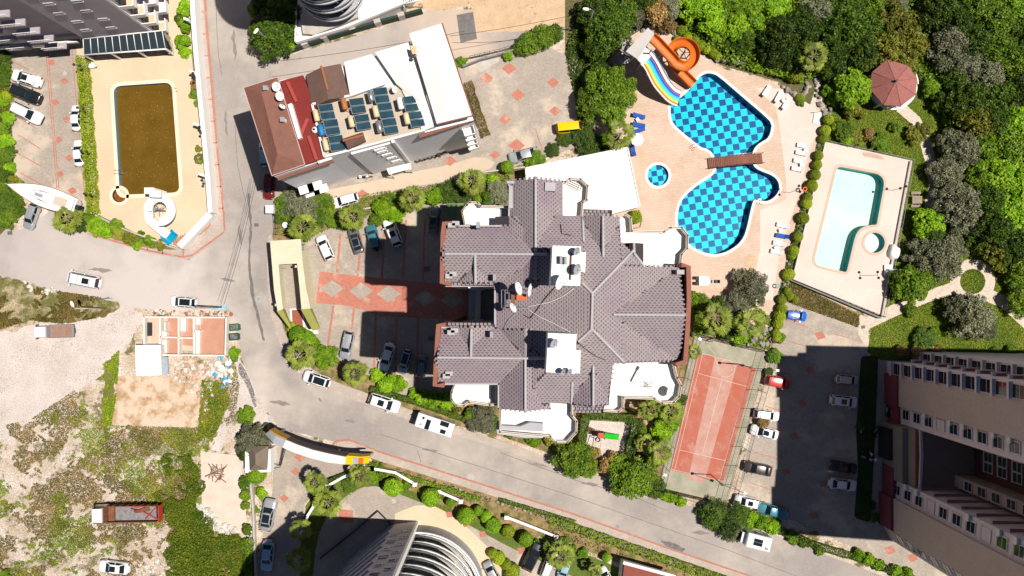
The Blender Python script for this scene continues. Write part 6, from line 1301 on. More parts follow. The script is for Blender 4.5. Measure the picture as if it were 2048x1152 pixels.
KN = {'broad': ('broadleaf_tree', 'tree', 'mid green leafy tree'), 'dark': ('dark_tree', 'tree', 'dark green dense tree'), 'bright': ('citrus_tree', 'tree', 'bright green round tree'),
      'yellow': ('yellow_green_tree', 'tree', 'yellow green tree'), 'olive': ('olive_tree', 'tree', 'grey green olive tree'), 'rust': ('rust_shrub', 'shrub', 'rusty brown shrub'), 'shrub': ('green_shrub', 'shrub', 'mid green shrub'),
      'bright_shrub': ('bright_shrub', 'shrub', 'bright green shrub'), 'yellow_shrub': ('yellow_shrub', 'shrub', 'yellowish shrub'), 'ball': ('clipped_bush', 'bush', 'yellow green clipped bush'), 'green_ball': ('ball_tree', 'tree', 'clipped ball tree')}
def plant(px, py, rpx, kind, group=None, h=1.0, what=None):
    L, r0, top = TREES[kind]; v = rnd.randrange(len(L)); s0 = rpx/SCL/r0
    hz = top*s0*h*.85; s = s0*(CAM_H-hz)/CAM_H; p = W(px, py, hz)
    nm, cat, lab = KN[kind]; t = thing(nm, None, cat, (p.x, p.y, .02), rnd.random()*6.28, group, 1)
    t.scale = (s, s, s*h)
    child('crown', L[v][0], t)
    if kind not in ('ball',): child('trunk', L[v][1], t)
    PLANTS.append((t, what or lab, px, py)); return t
def label_plants():
    """unique labels: look + place; same look at the same side of one landmark gets a rank"""
    G = {}
    for t, lab, px, py in PLANTS:
        w = where(px, py, lab); G.setdefault((w[0], w[1], w[2]), []).append((w[3], t))
    for (lab, d, n), L in G.items():
        L.sort(key=lambda q: q[0])
        for i, (dist, t) in enumerate(L):
            if len(L) == 1: t['label'] = f'{lab} {d} {n}'
            else: t['label'] = f'{lab} {d} {n}, {(ORD[i]+"nearest").strip()} to it'
# --- palms: every fan frond is a part
PETIOLE = mat('palm_stalk', (.42, .40, .18), .6)
def frond_mesh(seed, drop):
    rr = random.Random(seed); b = MB(); n = 15; pet = .95; fr = .66
    b.tube([(0, 0, 0), (pet*.5, 0, .06), (pet, 0, .02), (pet+fr*.5, 0, .01)], .028, 4, m=1, r2=.014)
    for i in range(n):
        a = R(-125+250*i/(n-1)); L = fr*(.80+.20*math.cos(a*.7))*(.9+.2*rr.random()); w = R(9.6)
        c = (pet, 0, .02); a += rr.uniform(-.05, .05)
        def pt(an, l, z): return (c[0]+l*math.cos(an), c[1]+l*math.sin(an), c[2]+z)
        mid = pt(a, L*.75, .04-.05*drop); e1 = pt(a-w, L*.72, -.02); e2 = pt(a+w, L*.72, -.02); tip = pt(a+rr.uniform(-.05, .05), L*1.12, -.13*drop)
        b.add([c, e1, mid, e2, tip], [(0, 1, 2), (0, 2, 3), (1, 4, 2), (2, 4, 3)])
    return b.mesh('frond', [L_PALM, PETIOLE])
FROND = [frond_mesh(i, .6+.35*i) for i in range(3)]
def ptrunk(h, r=.2):
    b = MB(); b.lathe([(r*1.5, -.1), (r*1.1, .4), (r, h*.5), (r*1.2, h*.9), (r*.6, h+.1), (.0, h+.15)], n=9); return b.mesh('trunk', BARK)
PTR = ptrunk(4.2)
def palm(px, py, rpx, h=4.2, what='fan palm', n=15, group='fan palms'):
    p = W(px, py, h); s = rpx/SCL/1.58*(CAM_H-h)/CAM_H
    t = thing('fan_palm', None, 'palm', (p.x, p.y, .02), rnd.random()*6.28, group)
    child('trunk', PTR, t, scale=(1, 1, h/4.2))
    for i in range(n):
        u = i/n; el = R(55-72*u**.5+rnd.uniform(-7, 7)); az = 2.4*i+rnd.uniform(-.2, .2); k = s*(.62+.40*u**.6)*rnd.uniform(.9, 1.1)
        child('frond', FROND[0 if u < .35 else 1 if u < .75 else 2], t, loc=(0, 0, h), rot=(rnd.uniform(-.25, .25), -el, az), scale=(k, k, k))
    PLANTS.append((t, what, px, py)); return t
for a in [(605,455,33),(707,432,32),(825,397,30),(945,362,30),(1240,268,34),(1627,112,33),(135,437,33,2.2),(600,710,34),(710,747,30),(1432,640,36),(1500,648,34),(1320,905,30),(1388,704,17),(655,1005,33),(720,952,27),(1120,1112,32,3.4),(1342,822,30),(630,965,26),(598,1120,30,4.2),(1190,1142,18,3.),(399,317,13,1.2),(1300,820,24,3.6),(1288,885,20,2.5),(600,1060,24)]: palm(*a)
# --- trees and shrubs one by one:  x, y, radius px, kind [, height factor]
T = '''545 75 44 dark;522 60 24 broad;560 35 40 dark;530 10 30 dark;572 80 26 bright;585 50 24 bright;509 20 15 broad
1058 88 24 broad .8;1085 75 26 broad .8;1108 68 20 broad .7;1040 96 16 broad .7;1015 112 12 bright_shrub;924 123 12 shrub
1218 62 46 dark;1190 25 36 dark;1240 20 38 dark;1195 95 30 dark;1210 175 46 broad;1185 205 36 broad;1240 188 36 broad;1200 150 30 dark;1225 225 30 broad;1170 297 15 dark .6;1185 295 26 dark .6;1210 285 18 bright_shrub
1275 30 26 olive;1310 28 30 rust;1340 12 28 olive;1290 5 30 dark;1335 50 18 rust;1385 10 34 bright;1420 30 40 bright;1455 12 38 bright;1470 48 34 bright;1500 20 38 bright;1440 58 26 bright;1520 50 30 bright;1545 15 36 bright
1560 75 44 dark;1600 60 42 dark;1545 110 28 dark;1595 105 36 dark;1490 85 26 dark;1525 80 22 olive;1640 30 36 olive;1655 70 24 yellow;1688 60 50 dark;1715 100 42 dark;1670 110 38 dark;1695 20 36 dark;1740 60 36 dark;1735 125 24 dark
1785 50 44 yellow;1770 95 42 yellow;1815 85 38 yellow;1810 130 26 yellow;1742 10 30 broad;1790 8 28 olive;1838 40 26 yellow_shrub;
1707 177 40 bright;1662 180 18 bright_shrub;1668 200 14 bright_shrub;1668 155 18 dark;1655 130 24 dark;1588 152 15 ball;1515 132 14 bright_shrub;1545 128 14 shrub;1562 135 16 shrub;1577 145 18 bright_shrub
1880 20 40 dark;1915 45 40 dark;1950 15 38 broad;1990 40 42 broad;2030 20 40 bright;2045 70 40 broad;1900 90 44 olive;1945 90 42 dark;1985 95 42 broad;2020 125 40 broad;1930 130 40 olive;1975 150 42 olive;2035 180 42 dark;1995 195 40 dark;1905 150 30 dark;1870 165 17 bright_shrub
1885 200 22 dark;1932 200 42 dark;1948 250 42 yellow;1988 245 40 dark;2032 245 40 bright;1860 168 16 shrub;1864 175 20 bright;1842 262 18 yellow;
1898 285 28 olive;1925 300 42 olive;1968 300 42 bright;2010 295 44 broad;2045 310 40 bright;1895 345 34 olive;1990 345 44 bright;2035 365 44 bright;1960 350 34 broad
1690 262 22 broad .7;1712 275 18 yellow .7;1672 255 14 shrub;1695 280 16 bright_shrub;1762 285 20 bright .7;1735 268 14 rust;1832 270 20 yellow .8;1790 255 12 shrub;1700 222 18 yellow_shrub;1722 228 12 yellow_shrub
1925 415 46 olive;1905 390 34 olive;1940 445 32 olive;1855 447 32 bright;1855 448 20 bright;1975 400 40 dark;2015 420 42 bright;2045 450 40 bright;1985 455 44 dark;2025 490 42 dark;1955 470 30 dark;2045 530 36 broad;1998 505 34 yellow
1880 515 44 olive;1850 500 30 olive;1905 495 28 olive;1870 545 22 olive;1838 520 26 olive;1862 470 26 dark;1820 570 36 bright;1840 560 30 broad;1800 560 24 broad
1945 632 42 olive;1915 620 30 olive;1965 655 28 olive;1935 655 22 olive;2030 556 20 broad;2038 605 26 broad;2030 590 18 dark;1850 680 24 dark .6;1818 622 14 shrub;1835 705 16 rust;1870 702 14 rust;1805 700 12 rust;1990 712 16 dark .5;2020 700 12 shrub;1870 665 12 shrub
1505 578 34 olive;1485 560 22 olive;1475 600 26 olive;1460 618 20 olive;1440 605 14 dark;1478 675 18 bright_shrub;1455 660 20 dark;1405 612 22 broad .7;1388 600 18 bright_shrub;1392 632 16 shrub;1392 660 14 bright_shrub;1550 712 15 bright .7;1535 745 10 shrub;1562 676 10 shrub;1548 680 8 rust
1335 845 26 bright;1322 862 24 bright;1352 800 20 broad .8;1290 800 18 rust;1300 808 14 rust;1285 860 12 shrub;1300 920 18 shrub;1262 958 42 broad .9;1240 935 28 broad .8;1290 950 26 broad .8;1308 975 24 broad .7
1150 918 40 broad .9;1130 895 24 broad .8;1175 935 22 broad .8;1208 930 18 rust;1225 915 14 rust;1190 905 13 rust;1100 878 15 yellow_shrub;1068 882 15 bright_shrub;1125 870 10 shrub;1055 872 10 bright_shrub
962 838 30 olive .8;945 830 20 shrub;980 845 20 dark .5;775 768 22 bright_shrub;797 770 18 bright_shrub;755 752 16 bright_shrub;653 713 24 bright .7;612 682 20 green_ball;598 668 16 green_ball;585 655 10 ball;632 690 12 bright_shrub
870 800 20 bright_shrub;895 802 20 bright_shrub;845 796 18 bright_shrub;915 812 14 yellow_shrub;830 788 14 bright_shrub;1018 868 10 shrub
600 405 38 olive .8;575 412 26 broad .7;640 408 28 broad .7;565 430 18 dark .5;655 430 20 broad .6;632 440 20 broad .6;672 445 16 shrub;700 450 12 shrub;765 420 24 bright_shrub;790 430 22 bright_shrub;752 440 16 shrub;770 405 20 shrub;868 395 20 bright_shrub;795 405 18 shrub;900 385 24 dark .6;925 392 18 dark .5;1000 385 26 olive .7;975 395 16 shrub;955 398 10 bright_shrub;1015 400 14 olive .6;985 360 12 bright_shrub
1016 334 15 green_ball;1072 318 20 bright .7;1058 322 12 bright_shrub;1105 300 14 dark .5;1165 270 24 dark .6;1130 278 16 dark .6
370 16 17 bright_shrub;372 52 16 bright_shrub;366 84 17 bright_shrub;371 105 14 bright_shrub;362 35 13 shrub;393 170 12 rust;391 190 13 shrub;396 208 10 shrub;398 298 10 yellow_shrub
8 115 16 dark .6;14 138 14 shrub;10 160 14 dark .6;5 200 13 bright .6;16 192 10 ball;17 236 15 bright .6;8 255 13 broad .6;14 285 16 bright .6;22 300 12 shrub;10 312 18 broad .6;20 335 13 bright_shrub;10 350 18 dark .6;30 362 14 yellow_shrub;8 400 20 dark .6;28 402 18 broad .6;12 438 20 broad .6;32 420 16 shrub;5 380 18 broad .6
195 452 20 bright .7;212 462 16 bright_shrub;232 452 16 shrub;240 468 13 yellow_shrub;176 436 12 shrub;262 478 16 yellow_shrub;275 490 12 bright_shrub;300 482 14 bright_shrub;322 488 12 yellow_shrub;285 468 10 shrub;160 452 14 dark .5
505 882 34 olive;495 905 22 dark;492 832 18 bright .7;520 870 22 olive;515 948 17 green_ball;524 985 12 bright_shrub;512 1020 8 shrub;488 965 14 shrub;492 990 12 shrub;490 1010 10 shrub;495 1060 12 shrub;490 1090 12 shrub
785 972 18 green_ball;862 994 17 green_ball;932 1030 16 green_ball;985 1048 15 green_ball;1050 1076 17 green_ball;900 1003 11 green_ball;955 1020 12 green_ball;972 1032 11 green_ball;1016 1062 12 ball;1212 1115 11 green_ball;765 952 13 shrub;812 970 11 bright_shrub;745 952 15 bright_shrub;748 932 10 shrub;760 935 10 shrub;700 970 16 dark .5;880 990 10 shrub;845 985 10 shrub;1072 1090 12 shrub;1130 1085 12 shrub;1145 1098 10 bright_shrub;1165 1105 12 shrub
985 1105 11 ball;998 1115 12 ball;1012 1127 12 ball;1025 1140 14 ball;1020 1152 12 ball
1430 1030 30 dark .7;1455 1045 30 dark .7;1475 1030 26 dark .7;1410 1020 18 dark .6;1465 1060 24 olive .7;1330 990 12 bright_shrub;1345 996 12 bright_shrub;1362 1002 12 bright_shrub;1310 982 10 shrub
1500 1035 18 bright_shrub;1522 1045 18 bright_shrub;1542 1052 18 bright_shrub;1500 1050 12 shrub;1610 1085 12 shrub;1715 1110 14 bright_shrub;1735 1118 14 bright_shrub;1755 1128 14 bright_shrub;1790 1140 14 bright_shrub;1815 1148 14 bright_shrub;1640 1100 11 shrub;1585 1075 14 shrub
468 705 12 bright_shrub;470 715 9 shrub;12 1150 12 shrub;1525 845 13 rust;1740 1010 12 dark .4;1725 905 10 dark .4;1722 852 10 dark .4;1750 1035 10 dark .4
1270 435 12 ball;1262 445 6 rust;1600 196 8 ball;1602 205 9 shrub;1480 70 18 dark;1455 90 14 dark'''
for ln in T.replace('\n', ';').split(';'):
    q = ln.split()
    if len(q) > 3: plant(float(q[0]), float(q[1]), float(q[2]), q[3], h=float(q[4]) if len(q) > 4 else 1.0)
for i, (x, y, r) in enumerate([(1655,240,11),(1649,262,10),(1645,278,8),(1635,312,9),(1633,330,9),(1629,350,10),(1622,372,11),(1614,395,10),(1611,408,10),(1605,437,11),(1595,475,10),(1586,502,10),(1584,512,7),(1577,548,11),(1573,583,9),(1561,600,9),(1562,618,10),(1558,633,11),(1555,648,10),(1578,592,8),(1588,598,8),(1550,665,9),(1553,675,9)]):
    plant(x, y, r, 'ball', 'bushes in the rock border between the pools', what='yellow green border bush')
for x, y, r in [(1362,62,9),(1375,75,9),(1388,84,10),(1400,92,10),(1412,100,10),(1425,108,10),(1435,113,8),(1352,78,6)]:
    plant(x, y, r, 'ball', 'bushes behind the spiral slide', what='yellow green hedge bush')
# --- hedges: leaf boxes along a line
def hedge(line, wpx, h, m, label, dens=140, leaf=.11, group=None):
    pts = [W(a, b, h) for a, b in line]; c = pts[0]; w = wpx/SCL*(CAM_H-h)/CAM_H/2; Cs = []; Ns = []
    for a, b in zip(pts[:-1], pts[1:]):
        d = (b-a); L = d.length; d.normalize(); nrm = Vector((-d.y, d.x, 0)); n = int(dens*L*(w*2+h*1.3))
        u = rng.random(n)*(L+.3)-.15; k = rng.random(n); side = rng.random(n) < (w*2/(w*2+2*h)); s = rng.choice([-1, 1], n)
        off = np.where(side, (rng.random(n)*2-1)*w, s*w*(1+rng.normal(size=n)*.07)); z = np.where(side, h*(1+rng.normal(size=n)*.045), rng.random(n)*h)
        off = off*(1+.1*np.sin(u*2.1)); P = np.array(a)[None, :2]+np.array(d)[None, :2]*u[:, None]+np.array(nrm)[None, :2]*off[:, None]
        Cs.append(np.column_stack([P, z])); Nn = rng.normal(size=(n, 3))*.55; Nn[:, 2] += np.where(side, 1, .2); Nn[:, :2] += np.array(nrm)[None, :2]*np.where(side, 0, s)[:, None]; Ns.append(Nn)
    C = np.vstack(Cs); N = np.vstack(Ns); C[:, 0] -= c.x; C[:, 1] -= c.y
    o = link(bpy.data.objects.new('hedge', quads_mesh('hedge', C, N, leaf*(.6+.8*rng.random(len(C))), m))); o.location = (c.x, c.y, 0)
    return tag(o, label, 'hedge', group)
hedge([(162,112),(168,200),(175,300),(183,425)], 21, 1.5, L_HEDGE, 'long yellow green clipped hedge between the car park and the murky pool deck')
hedge([(936,165),(945,195),(957,230),(972,270)], 16, .7, L_DRY, 'low dry hedge strip along the end of the white roofed house')
hedge([(742,778),(800,796),(860,815),(945,846)], 10, 1.0, L_DARK, 'thin dark clipped hedge along the road below the car park')
hedge([(1172,832),(1166,870),(1160,905)], 16, 1.6, L_DARK, 'left side of the dark hedge round the playground')
hedge([(1172,832),(1215,832),(1272,840)], 15, 1.6, L_DARK, 'top side of the dark hedge round the playground')
hedge([(1276,840),(1268,880),(1256,922)], 20, 1.6, L_DARK, 'right side of the dark hedge round the playground')
hedge([(1150,1045),(1100,1030),(1000,1000)], 7, .5, L_BROAD, 'low ivy strip behind the lower kerb, middle stretch')
hedge([(740,930),(790,948),(860,968),(960,1000)], 8, .6, L_BROAD, 'low ivy strip behind the lower kerb, left stretch')
hedge([(1100,1040),(1200,1075),(1300,1110),(1400,1145),(1500,1180)], 16, .8, L_BROAD, 'scruffy ivy strip below the lower kerb, right stretch', dens=70)
hedge([(620,995),(660,962),(720,938)], 8, .9, L_DARK, 'dark curved hedge beside the balustrade of the drive')
hedge([(1560,1062),(1640,1095),(1720,1118),(1830,1160)], 13, .9, L_DARK, 'hedge along the road at the foot of the right car park', dens=90)
hedge([(1482,1022),(1520,1034),(1560,1050)], 14, 1., L_BROAD, 'leafy hedge between the teal pickup and the road')
hedge([(500,1080),(496,1120),(494,1160)], 14, 1., L_BROAD, 'ivy hedge between the weeds and the drive')
hedge([(1654,240),(1646,278),(1636,312),(1628,350),(1614,395),(1604,437),(1594,475),(1585,505),(1576,548),(1562,600),(1556,645),(1550,672)], 10, .45, L_DARK, 'low dark planting under the bushes between the two pool decks', dens=110)
# --- ground cover nobody could count
def scatter(name, poly, n, leaf, m, zmax=.25, thin=None, lab='', holes=(), seed=1, z0=.03, flatn=.8):
    P = WP(poly); xs = [p[0] for p in P]; ys = [p[1] for p in P]; g = np.random.default_rng(seed)
    X = g.uniform(min(xs), max(xs), n); Y = g.uniform(min(ys), max(ys), n); keep = np.zeros(n, bool); j = len(P)-1
    for i in range(len(P)):
        xi, yi = P[i]; xj, yj = P[j]
        if yi != yj: keep ^= ((yi > Y) != (yj > Y)) & (X < (xj-xi)*(Y-yi)/(yj-yi)+xi)
        j = i
    if thin:   # clumping by cheap value noise
        f = np.zeros(n)
        for s, a in ((.22, 1), (.55, .7), (1.3, .5), (3., .35)):
            ph = g.uniform(0, 6, 6); f += a*(np.sin(X*s+ph[0]+1.7*np.sin(Y*s*.8+ph[1]))*np.sin(Y*s*1.1+ph[2]+1.5*np.sin(X*s*.7+ph[3])))
        keep &= f > thin
    for hpoly in holes:
        Q = WP(hpoly); kk = np.zeros(n, bool); j = len(Q)-1
        for i in range(len(Q)):
            xi, yi = Q[i]; xj, yj = Q[j]
            if yi != yj: kk ^= ((yi > Y) != (yj > Y)) & (X < (xj-xi)*(Y-yi)/(yj-yi)+xi)
            j = i
        keep &= ~kk
    X, Y = X[keep], Y[keep]; k = len(X); C = np.column_stack([X, Y, z0+g.random(k)**1.5*zmax]); N = g.normal(size=(k, 3))*.6; N[:, 2] += flatn
    o = link(bpy.data.objects.new(name, quads_mesh(name, C, N, leaf*(.5+1.0*g.random(k)), m))); return tag(o, lab, 'ground cover', kind='stuff')
VAC = [(-40,860),(60,840),(150,780),(225,850),(400,856),(440,760),(470,720),(480,770),(470,840),(402,900),(404,1010),(430,1062),(500,1080),(500,1200),(-40,1200)]
scatter('weeds', VAC, 220000, .085, L_DRY, .3, .05, 'dry weeds scattered over the vacant lot', seed=2)
scatter('weeds', VAC, 200000, .09, L_GRASS, .3, .7, 'green weeds in clumps over the vacant lot', seed=3)
scatter('weeds', ragged([(340,900),(398,912),(403,1010),(428,1066),(498,1076),(504,1200),(330,1200),(345,1060),(320,1000)], 14, 14, 5), 110000, .11, L_GRASS, .7, -.9, 'dense green weeds beside the concrete yard', seed=4)
scatter('weeds', [(-40,540),(60,564),(130,584),(200,594),(238,602),(238,620),(205,634),(130,648),(60,640),(0,660),(-40,650)], 50000, .10, L_DRY, .35, -.25, 'weeds on the rubble bank beside the side road', seed=5)
scatter('weeds', [(205,730),(240,700),(234,790),(224,850),(206,850)], 9000, .10, L_GRASS, .35, -.8, 'weeds along the dirt track', seed=6)
scatter('weeds', [(405,760),(440,750),(462,800),(440,850),(415,905),(396,880)], 14000, .11, L_GRASS, .35, -.8, 'weeds right of the dug earth', seed=7)
scatter('grass', [(1652,232),(1850,200),(2060,150),(2060,730),(1740,712),(1736,640),(1764,634),(1820,330),(1824,322),(1650,284)], 230000, .085, L_GRASS, .12, None, 'short grass of the garden lawns', [strip([(1722,652),(1790,620),(1850,594),(1908,576)], 12), circ(1945,563,46), strip([(1975,590),(2010,605),(2060,650)], 13), strip([(1800,214),(1830,240),(1848,275),(1860,320),(1868,370),(1855,430)], 11), circ(1787,172,50)], 8)
scatter('grass', circ(1945,563,25), 3500, .085, L_GRASS, .12, None, 'grass inside the round path', seed=9, z0=.04)
scatter('undergrowth', [(1340,-40),(2100,-40),(2100,620),(2040,640),(1990,540),(1900,480),(1890,330),(1870,190),(1830,150),(1760,90),(1640,150),(1600,170),(1440,125),(1370,70)], 150000, .20, L_BROAD, 1.5, None, 'leafy undergrowth beneath the wood', seed=10)
scatter('undergrowth', [(505,-20),(600,-20),(598,95),(520,60)], 8000, .16, L_DARK, .8, None, 'undergrowth beneath the trees by the round balconies', seed=11)
scatter('undergrowth', [(556,400),(700,392),(850,372),(1020,340),(1020,405),(860,400),(700,440),(616,478),(556,470)], 22000, .11, L_BROAD, .35, 0., 'undergrowth below the palms of the block', seed=12)
scatter('undergrowth', [(1378,600),(1500,600),(1548,640),(1540,700),(1395,665),(1375,700)], 14000, .12, L_BROAD, .35, -.3, 'undergrowth below the palms by the court', seed=13)
scatter('undergrowth', [(735,916),(760,926),(950,984),(1150,1050),(1330,1112),(1500,1170),(1500,1230),(1330,1150),(1150,1085),(1000,1045),(930,1020),(860,992),(780,954)], 38000, .12, L_DRY, .35, -.2, 'scruffy plants on the verge below the lower kerb', seed=14)
scatter('undergrowth', [(620,1000),(660,970),(735,938),(860,992),(1000,1045),(1150,1085),(1260,1130),(1150,1110),(1000,1062),(860,1010),(735,960),(650,1040),(630,1100)], 22000, .09, L_GRASS, .15, None, 'grass of the strip behind the balustrade', seed=15)
scatter('undergrowth', [(-30,95),(14,96),(26,330),(34,372),(50,420),(0,462),(-30,462)], 18000, .13, L_GRASS, .4, -.2, 'plants at the left edge by the car park', seed=16)
scatter('undergrowth', [(1150,20),(1290,0),(1300,50),(1235,80),(1200,120),(1190,240),(1180,300),(1160,290),(1150,200),(1132,110)], 30000, .14, L_DARK, .7, None, 'undergrowth below the tree belt of the hotel yard', seed=17)
scatter('weeds', [(1562,600),(1582,562),(1718,630),(1716,655)], 22000, .08, L_DRY, .1, None, 'thin tired grass below the pale pool deck', seed=18, z0=.06)
LSTONE = mat('loose_stone', (.60, .54, .48), .95, .35, 3.)
scatter('gravel', VAC, 60000, .07, LSTONE, .05, .0, 'loose pale stones of the vacant lot', seed=31, flatn=2)
scatter('gravel', [(250,610),(296,630),(272,662),(240,716),(162,780),(90,840),(-20,890),(-20,655),(70,650),(215,628)], 9000, .06, mat('dark_gravel', (.30, .26, .22), .95, .3, 3.), .03, .6, 'scattered gravel on the dusty track', seed=32, flatn=2)
scatter('gravel', [(470,690),(500,760),(545,838),(500,820),(440,905),(440,800),(455,720)], 5000, .08, LSTONE, .05, None, 'gravel of the road shoulder', seed=33, flatn=2)
scatter('floating_leaves', [(240,184),(340,178),(355,380),(252,384)], 420, .045, mat('dead_leaf', (.40, .30, .12), .8), .0, None, 'dead leaves floating on the murky pool', seed=34, z0=-.01, flatn=8)
scatter('fallen_leaves', [(560,385),(1050,300),(1130,110),(1160,290),(1060,330),(850,378),(600,410)], 2500, .05, MATS['dead_leaf'], .02, .5, 'fallen leaves on the hotel yard', seed=35, z0=.05, flatn=8)
scatter('fallen_leaves', [(1380,600),(1500,600),(1545,650),(1590,480),(1640,260),(1600,220),(1540,500)], 1200, .05, MATS['dead_leaf'], .02, .7, 'fallen leaves on the pool deck', seed=36, z0=.07, flatn=8)
scatter('road_grit', [(505,120),(560,130),(545,480),(570,700),(760,800),(1000,870),(1300,980),(1600,1080),(1750,1150),(1640,1150),(1150,1020),(760,900),(500,800),(450,620),(60,560),(0,450),(430,520),(450,300),(420,0),(500,0)], 26000, .035, mat('grit', (.16, .14, .12), .95), .01, .35, 'grit and litter on the road', seed=37, z0=.025, flatn=3)
label_plants()
# ---------------------------------------------------------------- water slides
st = thing('slide_tower', 'steel slide tower with a sloping pale grey roof and a spiral stair', 'slide tower', W(1275, 95, 0))
ORS = mat('orange_fibreglass', (.60, .145, .012), .5, .10, 1.2, spec=.3)
roofpoly('roof', mat('pale_sheet', (.50, .47, .44), .5, .1, .6), [(1294,59),(1307,71),(1276,117),(1252,102)], [8.2, 8.0, 7.2, 7.4], st, 7.5, 7.0)
b = MB(); b.prism(WP([(1275,98),(1290,88),(1306,108),(1286,130),(1272,116)], 5.2), 5.0, 5.2); b.build('platform', PLASTIC_W, st)
for x, y in ((1262,96),(1276,110),(1292,68),(1300,78),(1283,124),(1298,108),(1285,92)): c = W(x, y, 5); b = MB(); b.cyl(c.x, c.y, 0, 7 if y < 112 else 5, .12, 8); b.build('post', GREYM, st)
cs_ = W(1252, 112, 3.5)
b = MB(); b.cyl(cs_.x, cs_.y, 0, 6.6, .1, 8); b.build('stair_pole', GREYM, st)
for i in range(26):
    a = R(i*24); z = .25*i+.3; b = MB(); p = [(cs_.x+.1*math.cos(a), cs_.y+.1*math.sin(a)), (cs_.x+1.05*math.cos(a-.16), cs_.y+1.05*math.sin(a-.16)), (cs_.x+1.05*math.cos(a+.16), cs_.y+1.05*math.sin(a+.16))]; b.prism(p, z, z+.06); b.build('stair_tread', GREYM, st)
b = MB(); b.tube([(cs_.x+1.1*math.cos(R(i*12)), cs_.y+1.1*math.sin(R(i*12)), .125*i+1.2) for i in range(52)], .03, 5); b.tube([(cs_.x+1.1*math.cos(R(i*20)), cs_.y+1.1*math.sin(R(i*20)), 7) for i in range(18)], .03, 5, closed=True); b.build('stair_rail', STEEL, st)
def flume(parent, name, path, w, m, depth=.45, n=9, bank=0, lip=.08):
    """open half-pipe swept along px path (x, y, h)"""
    pts = [W(x, y, h) for x, y, h in path]; P = []
    for i in range(len(pts)-1):
        p0, p1, p2, p3 = pts[max(i-1, 0)], pts[i], pts[i+1], pts[min(i+2, len(pts)-1)]
        for k in range(5):
            t = k/5; P.append(.5*((2*p1)+(p2-p0)*t+(2*p0-5*p1+4*p2-p3)*t*t+(3*p1-p0-3*p2+p3)*t**3))
    P.append(pts[-1]); rows = []; N = len(P)
    for i, p in enumerate(P):
        d = (P[min(i+1, N-1)]-P[max(i-1, 0)]); d.z = 0; d.normalize(); s = Vector((-d.y, d.x, 0))
        prof = [(-1-lip*1.6, depth-.06), (-1-lip*1.6, depth), (-1, depth), (-.93, depth*.45), (-.78, depth*.14), (-.45, .02), (0, 0), (.45, .02), (.78, depth*.14), (.93, depth*.45), (1, depth), (1+lip*1.6, depth), (1+lip*1.6, depth-.06)]
        rows.append([p+s*(q*w/2)+Vector((0, 0, z)) for q, z in prof]+[p+s*(q*w/2)+Vector((0, 0, z)) for q, z in [(1.02, -.0), (.5, -.12), (-.5, -.12), (-1.02, 0)]])
    b = MB(); b.grid(rows, closed=True); return b.build(name, m, parent)
sp = thing('spiral_slide', 'orange spiral water slide making one full loop into the big pool', 'water slide', W(1363, 110, 0))
loop = [(1303,77,6.2),(1313,86,6.0),(1328,102,5.6),(1345,120,5.1),(1354,130,4.8)]+[(1364+24*math.cos(R(a)), 111+24*math.sin(R(a)), 4.6-(80-a)/330*2.6) for a in (80, 50, 20, -10, -40, -70, -100, -130, -160, -190, -215)]+[(1352,138,1.6),(1366,151,1.1),(1386,171,.5)]
flume(sp, 'flume', loop, 1.3, ORS, .75)
for x, y, h in ((1326,101,5.3),(1340,112,2.8),(1385,100,3.8),(1362,88,3.1),(1352,136,1.6)): c = W(x, y, h); b = MB(); b.cyl(c.x, c.y, 0, h-.1, .1, 8); b.build('support', GREYM, sp)
b = MB(); c = W(1364, 111, 1.5); b.cyl(c.x, c.y, 0, 3.4, .12, 8)
for a in range(0, 360, 72): b.tube([(c.x, c.y, 2.6), (c.x+1.4*math.cos(R(a)), c.y+1.4*math.sin(R(a)), 3.0)], .05)
b.build('centre_frame', GREYM, sp)
rs = thing('rainbow_slide', 'wavy rainbow striped water slide with white edges beside the spiral slide', 'water slide', W(1320, 160, 0))
cen = [(1291,117,5.2),(1297,123,5.1),(1304,134,4.4),(1312,150,3.6),(1321,166,3.1),(1332,180,2.0),(1344,192,.9),(1358,199,.35)]
lanes = [('white_edge', WHITE, -1.22, -1.02, .22), ('orange_lane', mat('lane_orange', (.72,.15,.02), .35), -1.02, -.68, 0), ('yellow_lane', mat('lane_yellow', (.75,.60,.08), .35), -.68, -.34, 0), ('green_lane', mat('lane_green', (.12,.62,.42), .35), -.34, 0, 0), ('cyan_lane', mat('lane_cyan', (.05,.50,.75), .35), 0, .3, 0), ('blue_lane', mat('lane_blue', (.01,.12,.60), .35), .3, .66, 0), ('red_lane', mat('lane_red', (.60,.10,.05), .35), .66, .84, 0), ('white_edge', WHITE, .84, 1.0, .22), ('white_lane', PLASTIC_W, 1.0, 1.42, -.05), ('grey_edge', GREYW, 1.42, 1.56, .2)]
P = [W(x, y, h) for x, y, h in cen]; PP = []
for i in range(len(P)-1):
    p0, p1, p2, p3 = P[max(i-1, 0)], P[i], P[i+1], P[min(i+2, len(P)-1)]
    for k in range(4): t_ = k/4; PP.append(.5*((2*p1)+(p2-p0)*t_+(2*p0-5*p1+4*p2-p3)*t_*t_+(3*p1-p0-3*p2+p3)*t_**3))
PP.append(P[-1])
